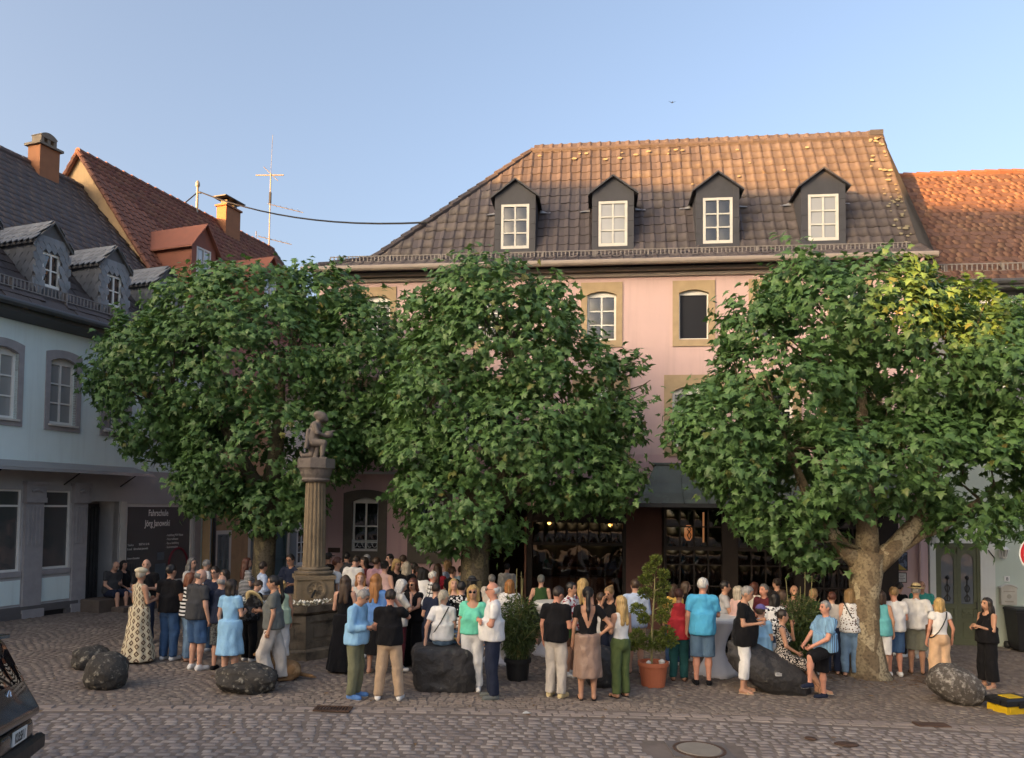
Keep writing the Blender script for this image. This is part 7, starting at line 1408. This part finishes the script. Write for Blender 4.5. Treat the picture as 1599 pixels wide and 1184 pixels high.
pp('woman with black bun hair and bare arms in rose top', 601, 876, yaw=160, sex='f', hair='bun:black', top='tank:rose', bot='skirt:black', hp=5, Y=16.6)
pp('blond woman with fringe and glasses in black top facing right', 619, 872, yaw=40, sex='f', hair='bob:blond', top='tee:black', bot='trousers:black', glasses='clear', hp=15, Y=17.2)
pp('woman with ash blond bob seen from behind by the fringe woman', 635, 877, yaw=-170, sex='f', hair='bob:ash', top='tee:black', bot='trousers:black', Y=16.8)
pp('man in pale blue collared shirt turned right before the window sill', 652, 885, yaw=100, hair='short:brown', top='shirt:lblue', bot='trousers:stone', arms='front,front', hy=-10, skin='red', Y=17.0)
pp('man with black hair behind the pale blue collared shirt', 648, 879, yaw=170, hair='short:black', top='tee:navy', group='back row of the crowd', Y=18.0)
pp('woman with dark hair and lowered head under the window sill', 664, 889, yaw=-120, sex='f', hair='bob:dark', top='tee:black', group='back row of the crowd', Y=17.6)
pp('woman with long brown hair in crimson top by the house wall', 684, 880, yaw=160, sex='f', hair='long:brown', top='tee:wine', bot='trousers:black', Y=17.4)
pp('white haired man in checked white shirt in front of the crimson top', 676, 892, yaw=115, hair='short:white', top='shirt:white/check/char', bot='trousers:navy', arms='front,front', skin='red', Y=16.2)
pp('man in navy tee with thick dark hair behind the seated white tee', 681, 910, Y=13.75, yaw=178, hair='short:dark', top='tee:navy', bot='trousers:navy', arms='front,front', bulk=1.12)
pp('woman with ash ponytail in white tee and jeans sitting on the big boulder', 0, 0, pos=(BIG.x - .02, BIG.y + .08, gz(BIG.x)), h=1.68, yaw=172, sex='f', seat=.70, legs='sit', hair='tail:ash', top='tee:white', bot='trousers:ldenim', shoe='sneaker:lgrey', arms='prop,front', hy=-30, strap=-1, hem=.90)
pp('laughing blond woman in pale top between navy tee and floral shirt', 709, 904, yaw=10, sex='f', hair='long:blond', top='blouse:offwhite', bot='trousers:ldenim', arms='front,front', hp=-5, Y=14.5)
pp('man in black shirt with white floral print and light jeans', 721, 908, yaw=170, hair='short:black', top='shirt:black/flower/white', bot='trousers:ldenim', arms='front,front', Y=13.9)
pp('man in blue grey collar shirt left of the middle trunk', 720, 884, yaw=150, hair='short:brown', top='shirt:bluegrey', group='back row of the crowd', Y=18.3)
pp('woman in dark hat before the middle tree trunk', 737, 902, yaw=170, sex='f', hair='bob:black', top='tee:black', hat='straw:char', group='back row of the crowd', Y=15.3)
pp('blond woman with sunglasses in mint tee and white trousers facing the viewer', 737, 914, 1078, yaw=-5, sex='f', hair='bob:blond', top='tee:mint', bot='trousers:white', shoe='sneaker:white', arms='down,down', glasses='sun', skin='tan', low=True, hem=.95)
pp('grey haired man with glasses in white polo and navy trousers with crossed arms', 768, 910, 1091, yaw=-80, hair='rim:white', top='polo:white', bot='trousers:navy', shoe='dark:grey', arms='crossed,crossed', glasses='clear', skin='red', bulk=1.12)
pp('woman with ginger bob in white patterned blouse behind the bamboo', 796, 905, yaw=180, sex='f', hair='bob:ginger', top='blouse:white/spot/lgrey', bot='trousers:stone', arms='front,front', Y=14.8)
pp('man with cropped grey brown hair right of the middle trunk', 768, 897, yaw=170, hair='crop:sgrey', top='tee:stone', group='back row of the crowd', Y=16.2)
pp('waiter with dark hair in pale grey shirt by the restaurant door', 792, 880, yaw=160, hair='short:black', top='long:lgrey', bot='trousers:black', arms='front,front', group='back row of the crowd', Y=19.4)
# -- middle
pp('man in dark green tank top and grey cap seen from behind', 845, 899, yaw=172, hair='crop:sgrey', top='tank:dgreen', bot='bermuda:navy', hat='cap:grey', arms='loose,front', Y=16.6)
pp('young man in black tee, pale trousers and tan suede shoes', 868, 916, 1089, yaw=150, hair='short:dark', top='tee:black', bot='trousers:stone', shoe='sneaker:straw', arms='down,front', hy=-25, hp=18, skin='red')
pp('man with black hair in red and white floral shirt holding a bag', 892, 909, yaw=60, hair='short:black', top='shirt:white/flower/wine', bot='shorts:brown', shoe='sneaker:white', arms='front,front', skin='tan', Y=14.0)
pp('woman with long wavy blond hair behind the satin skirt', 910, 904, yaw=170, sex='f', hair='curly:blond', top='tank:black', bot='trousers:white', Y=14.6)
pp('woman in black backless top and taupe satin skirt with long black ponytail', 917, 917, 1093, yaw=178, sex='f', hair='pony:black', top='vback:black', bot='skirt:taupe', shoe='sandal:black', arms='down,hip', hy=-5, blen=.36, skin='tan', tuck=True)
pp('woman with pinned up blond hair in black top looking down', 954, 914, yaw=-40, sex='f', hair='bun:dblond', top='cap:black', bot='trousers:navy', arms='front,face', hp=28, skin='tan', Y=13.8)
pp('person in white tee between satin skirt and pinned up hair', 938, 925, yaw=170, hair='crop:brown', top='tee:white', bot='trousers:navy', group='back row of the crowd', skin='tan', Y=14.1)
pp('young woman with long blond hair in white tank and green trousers', 969, 931, 1089, yaw=-150, sex='f', hair='long:blond', top='tank:white', bot='trousers:green', shoe='sandal:black', arms='front,front', hy=20, skin='tan', tuck=True)
pp('man in blue shirt behind the spiral topiary', 992, 905, 1052, yaw=170, hair='short:brown', top='long:lblue', bot='bermuda:beige', shoe='sandal:black', arms='front,front', hy=15, bulk=1.08)
pp('woman with short auburn hair in red sleeveless blouse and dark teal trousers', 1060, 920, 1063, yaw=165, sex='f', hair='short:auburn', top='tank:red', bot='trousers:dteal', shoe='sandal:brown', arms='front,front', hy=-10, hem=.80, skin='tan', bulk=1.1)
pp('woman in yellow top behind the spiral topiary', 1052, 912, yaw=150, sex='f', hair='bob:brown', top='tee:yellow', group='back row of the crowd', Y=15.4)
pp('woman with brown hair between red blouse and turquoise shirt', 1071, 908, yaw=100, sex='f', hair='bob:brown', top='tee:black', group='back row of the crowd', Y=15.9)
pp('white haired man in turquoise shirt and blue shorts from behind', 1097, 903, 1070, yaw=172, hair='short:white', top='shirt:turq', bot='bermuda:slateblue', shoe='dark:black', arms='down,table', hy=-35, skin='red', bulk=1.05, hem=.83)
pp('young man with dark hair in pale grey tee at the bar table', 1132, 907, yaw=80, hair='short:black', top='tee:lgrey', bot='trousers:black', arms='table,table', skin='tan', Y=15.2)
pp('older woman with ash hair in pale pink top behind the black striped top', 1153, 915, yaw=110, sex='f', hair='bob:ash', top='blouse:rose', bot='trousers:lgrey', arms='front,front', Y=14.8)
# -- right of the bar table
pp('grey haired woman in black top with white side stripe and white capri trousers', 1170, 915, 1082, yaw=65, sex='f', hair='short:grey', top='tee:black', bot='capri:white', shoe='sandal:beige', arms='phone,front', hp=22, bulk=1.2, hem=.78, feetx=1163, skin='tan')
pp('man with grey hair in maroon shirt behind the black striped top', 1193, 912, yaw=-60, hair='crop:sgrey', top='shirt:maroon', bot='trousers:black', arms='front,front', skin='red', Y=15.0)
SB = gb_(1200, 1086, .30)
pp('person in purple cap and light blue tee sitting on the slanting boulder', 0, 0, pos=(SB.x - .06, SB.y + .22, gz(SB.x)), h=1.60, yaw=140, sex='f', seat=.60, legs='sit', hair='short:brown', top='tee:sky', bot='trousers:white', arms='front,front', hat='cap:purple', hy=-10, bulk=1.1)
pp('woman with short dark hair in black and white dress sitting on the slanting boulder', 0, 0, pos=(SB.x + .24, SB.y - .02, gz(SB.x)), h=1.68, yaw=75, sex='f', seat=.52, legs='sitside', hair='crop:dark', top='seatdress:black/small/stone', bot=None, shoe='sandal:beige', arms='face,lap', hy=15, hp=5, skin='tan')
pp('woman with white decorated top behind the purple cap', 1209, 925, yaw=170, sex='f', hair='bob:black', top='tee:white/flower/black', group='back row of the crowd', Y=14.4)
pp('woman in pink blouse at the restaurant left of the bald man', 1222, 921, yaw=120, sex='f', hair='bob:brown', top='blouse:rose', group='back row of the crowd', Y=14.8)
pp('bald man facing the viewer behind the second bamboo', 1240, 914, yaw=0, hair='rim:brown', top='tee:beige', group='back row of the crowd', skin='tan', Y=15.5)
pp('man in dark green jacket with tanned neck behind the second bamboo', 1270, 919, yaw=160, hair='crop:dblond', top='long:dgreen', bot='trousers:black', group='back row of the crowd', skin='tan', Y=15.0)
pp('woman in wine red top left of the pink blouse', 1200, 918, yaw=140, sex='f', hair='bob:dark', top='tank:wine', group='back row of the crowd', skin='tan', Y=15.4)
pp('grey haired man in blue striped shirt and black shorts with one foot raised', 1284, 939, 1093, yaw=-75, hair='crop:grey', top='shirt:sky/vstripe/slateblue', bot='bermuda:black', shoe='dark:navy', arms='knee,knee', legs='step', skin='red', bulk=1.15, feetx=1290, hp=5)
pp('woman in pale grey blouse and dark trousers left of the mottled trunk', 1299, 924, yaw=165, sex='f', hair='short:auburn', top='blouse:stone', bot='trousers:navy', shoe='sandal:brown', tuck=True, arms='front,front', Y=15.05)
pp('woman in spotted white blouse and jeans beside the mottled trunk', 1328, 920, 1056, yaw=165, sex='f', hair='bob:dblond', top='tank:white/spot/brown', bot='trousers:ldenim', shoe='sandal:black', arms='front,front', strap=1)
pp('woman in aqua blouse and white shorts hidden by the mottled trunk', 1376, 922, 1058, yaw=160, sex='f', hair='bob:brown', top='tank:aqua', bot='bermuda:white', shoe='sandal:beige', hem=.84, skin='tan', bulk=1.1)
pp('man in white tee and denim shorts right of the mottled trunk', 1397, 917, 1056, yaw=175, hair='short:dblond', top='tee:white', bot='bermuda:denim', shoe='dark:white', arms='front,front', bulk=1.08, skin='red')
pp('woman with dark ponytail before the black poster', 1404, 909, yaw=120, sex='f', hair='tail:dark', top='tee:black', bot='trousers:black', arms='front,front', Y=17.3)
pp('bald man in teal polo behind the straw hat', 1439, 907, yaw=-20, hair='rim:sgrey', top='polo:teal', bot='trousers:stone', arms='front,front', skin='tan', Y=17.2)
pp('man in straw hat, white tee and khaki shorts', 1432, 914, 1052, yaw=155, hair='crop:grey', top='tee:white', bot='bermuda:khaki', shoe='sandal:brown', arms='front,pocket', hat='straw:straw', skin='tan', bulk=1.1)
pp('blond woman in white top and peach wide trousers from behind', 1472, 934, 1070, yaw=178, sex='f', hair='bob:blond', top='cap:white', bot='wide:peach', shoe='sandal:beige', arms='down,loose', strap=-1, skin='red', tuck=True, feetx=1468)
pp('woman with long dark hair in black sleeveless jumpsuit at the right', 1543, 934, 1074, yaw=-75, sex='f', hair='long:dark', top='tank:black', bot='wide:black', shoe='sandal:beige', arms='phone,front', skin='tan', blen=1.85, bulk=1.05)
q_ = at(499, 900, 18.6); pp('man in navy tee half hidden behind the stone column', 0, 0, pos=(q_.x, 18.6, gz(q_.x)), h=1.72, yaw=160, sex='m', hair='short:dark', top='tee:navy', bot='trousers:navy', arms='front,front', group='back row of the crowd')
q_ = at(541, 900, 18.9); pp('man in charcoal shirt behind the white shirt at the pink wall', 0, 0, pos=(q_.x, 18.9, gz(q_.x)), h=1.76, yaw=170, sex='m', hair='short:black', top='shirt:char', bot='trousers:navy', arms='front,front', group='back row of the crowd')
q_ = at(568, 900, 18.3); pp('woman with dark bob in maroon tee under the window guard', 0, 0, pos=(q_.x, 18.3, gz(q_.x)), h=1.7, yaw=-60, sex='f', hair='bob:dark', top='tee:maroon', bot='trousers:navy', arms='front,front', group='back row of the crowd')
q_ = at(629, 900, 18.9); pp('man in grey tee behind the blond woman with fringe', 0, 0, pos=(q_.x, 18.9, gz(q_.x)), h=1.74, yaw=150, sex='m', hair='crop:brown', top='tee:grey', bot='trousers:navy', arms='front,front', group='back row of the crowd')
q_ = at(698, 900, 18.4); pp('woman in pale blue blouse right of the crimson top', 0, 0, pos=(q_.x, 18.4, gz(q_.x)), h=1.68, yaw=-120, sex='f', hair='bob:dblond', top='blouse:lblue', bot='trousers:navy', arms='front,front', group='back row of the crowd')
q_ = at(706, 900, 16.9); pp('woman with brown bun in black tee behind the laughing blond', 0, 0, pos=(q_.x, 16.9, gz(q_.x)), h=1.66, yaw=140, sex='f', hair='bun:brown', top='tee:black', bot='trousers:navy', arms='front,front', group='back row of the crowd')
q_ = at(1178, 900, 16.2); pp('woman with auburn bob in cream tee behind the maroon shirt', 0, 0, pos=(q_.x, 16.2, gz(q_.x)), h=1.62, yaw=120, sex='f', hair='bob:auburn', top='tee:offwhite', bot='trousers:navy', arms='front,front', group='back row of the crowd')
q_ = at(1213, 900, 16.9); pp('man in dark tee in front of the dark bay windows', 0, 0, pos=(q_.x, 16.9, gz(q_.x)), h=1.66, yaw=-150, sex='m', hair='short:dark', top='tee:char', bot='trousers:navy', arms='front,front', group='back row of the crowd')
q_ = at(478, 900, 17.6); pp('woman in beige tee left of the stone column', 0, 0, pos=(q_.x, 17.6, gz(q_.x)), h=1.72, yaw=-30, sex='f', hair='bob:brown', top='tee:stone', bot='trousers:navy', arms='front,front', group='back row of the crowd')
q_ = at(659, 900, 16.4); pp('woman with black bob in white tee behind the sunglasses woman', 0, 0, pos=(q_.x, 16.4, gz(q_.x)), h=1.66, yaw=150, sex='f', hair='bob:black', top='tee:white', bot='trousers:navy', arms='front,front', group='back row of the crowd')
bag(359, 990, 12.75, 'dusty blue shoulder bag on the light blue dress', 'slateblue', .20, .17, (352, 925, .05))
bag(1453, 985, 14.9, 'brown leather shoulder bag of the blond woman in peach trousers', 'brown', .15, .24)
bag(286, 972, 14.2, 'grey beige tote bag beside the red haired woman', 'stone', .16, .26)
bag(890, 985, 13.4, 'dark green shoulder bag behind the pale trousers', 'dgreen', .2, .24)
bag(1215, 1068 - 15, 13.0, 'small pale pouch on the slanting boulder', 'lgrey', .10, .05)
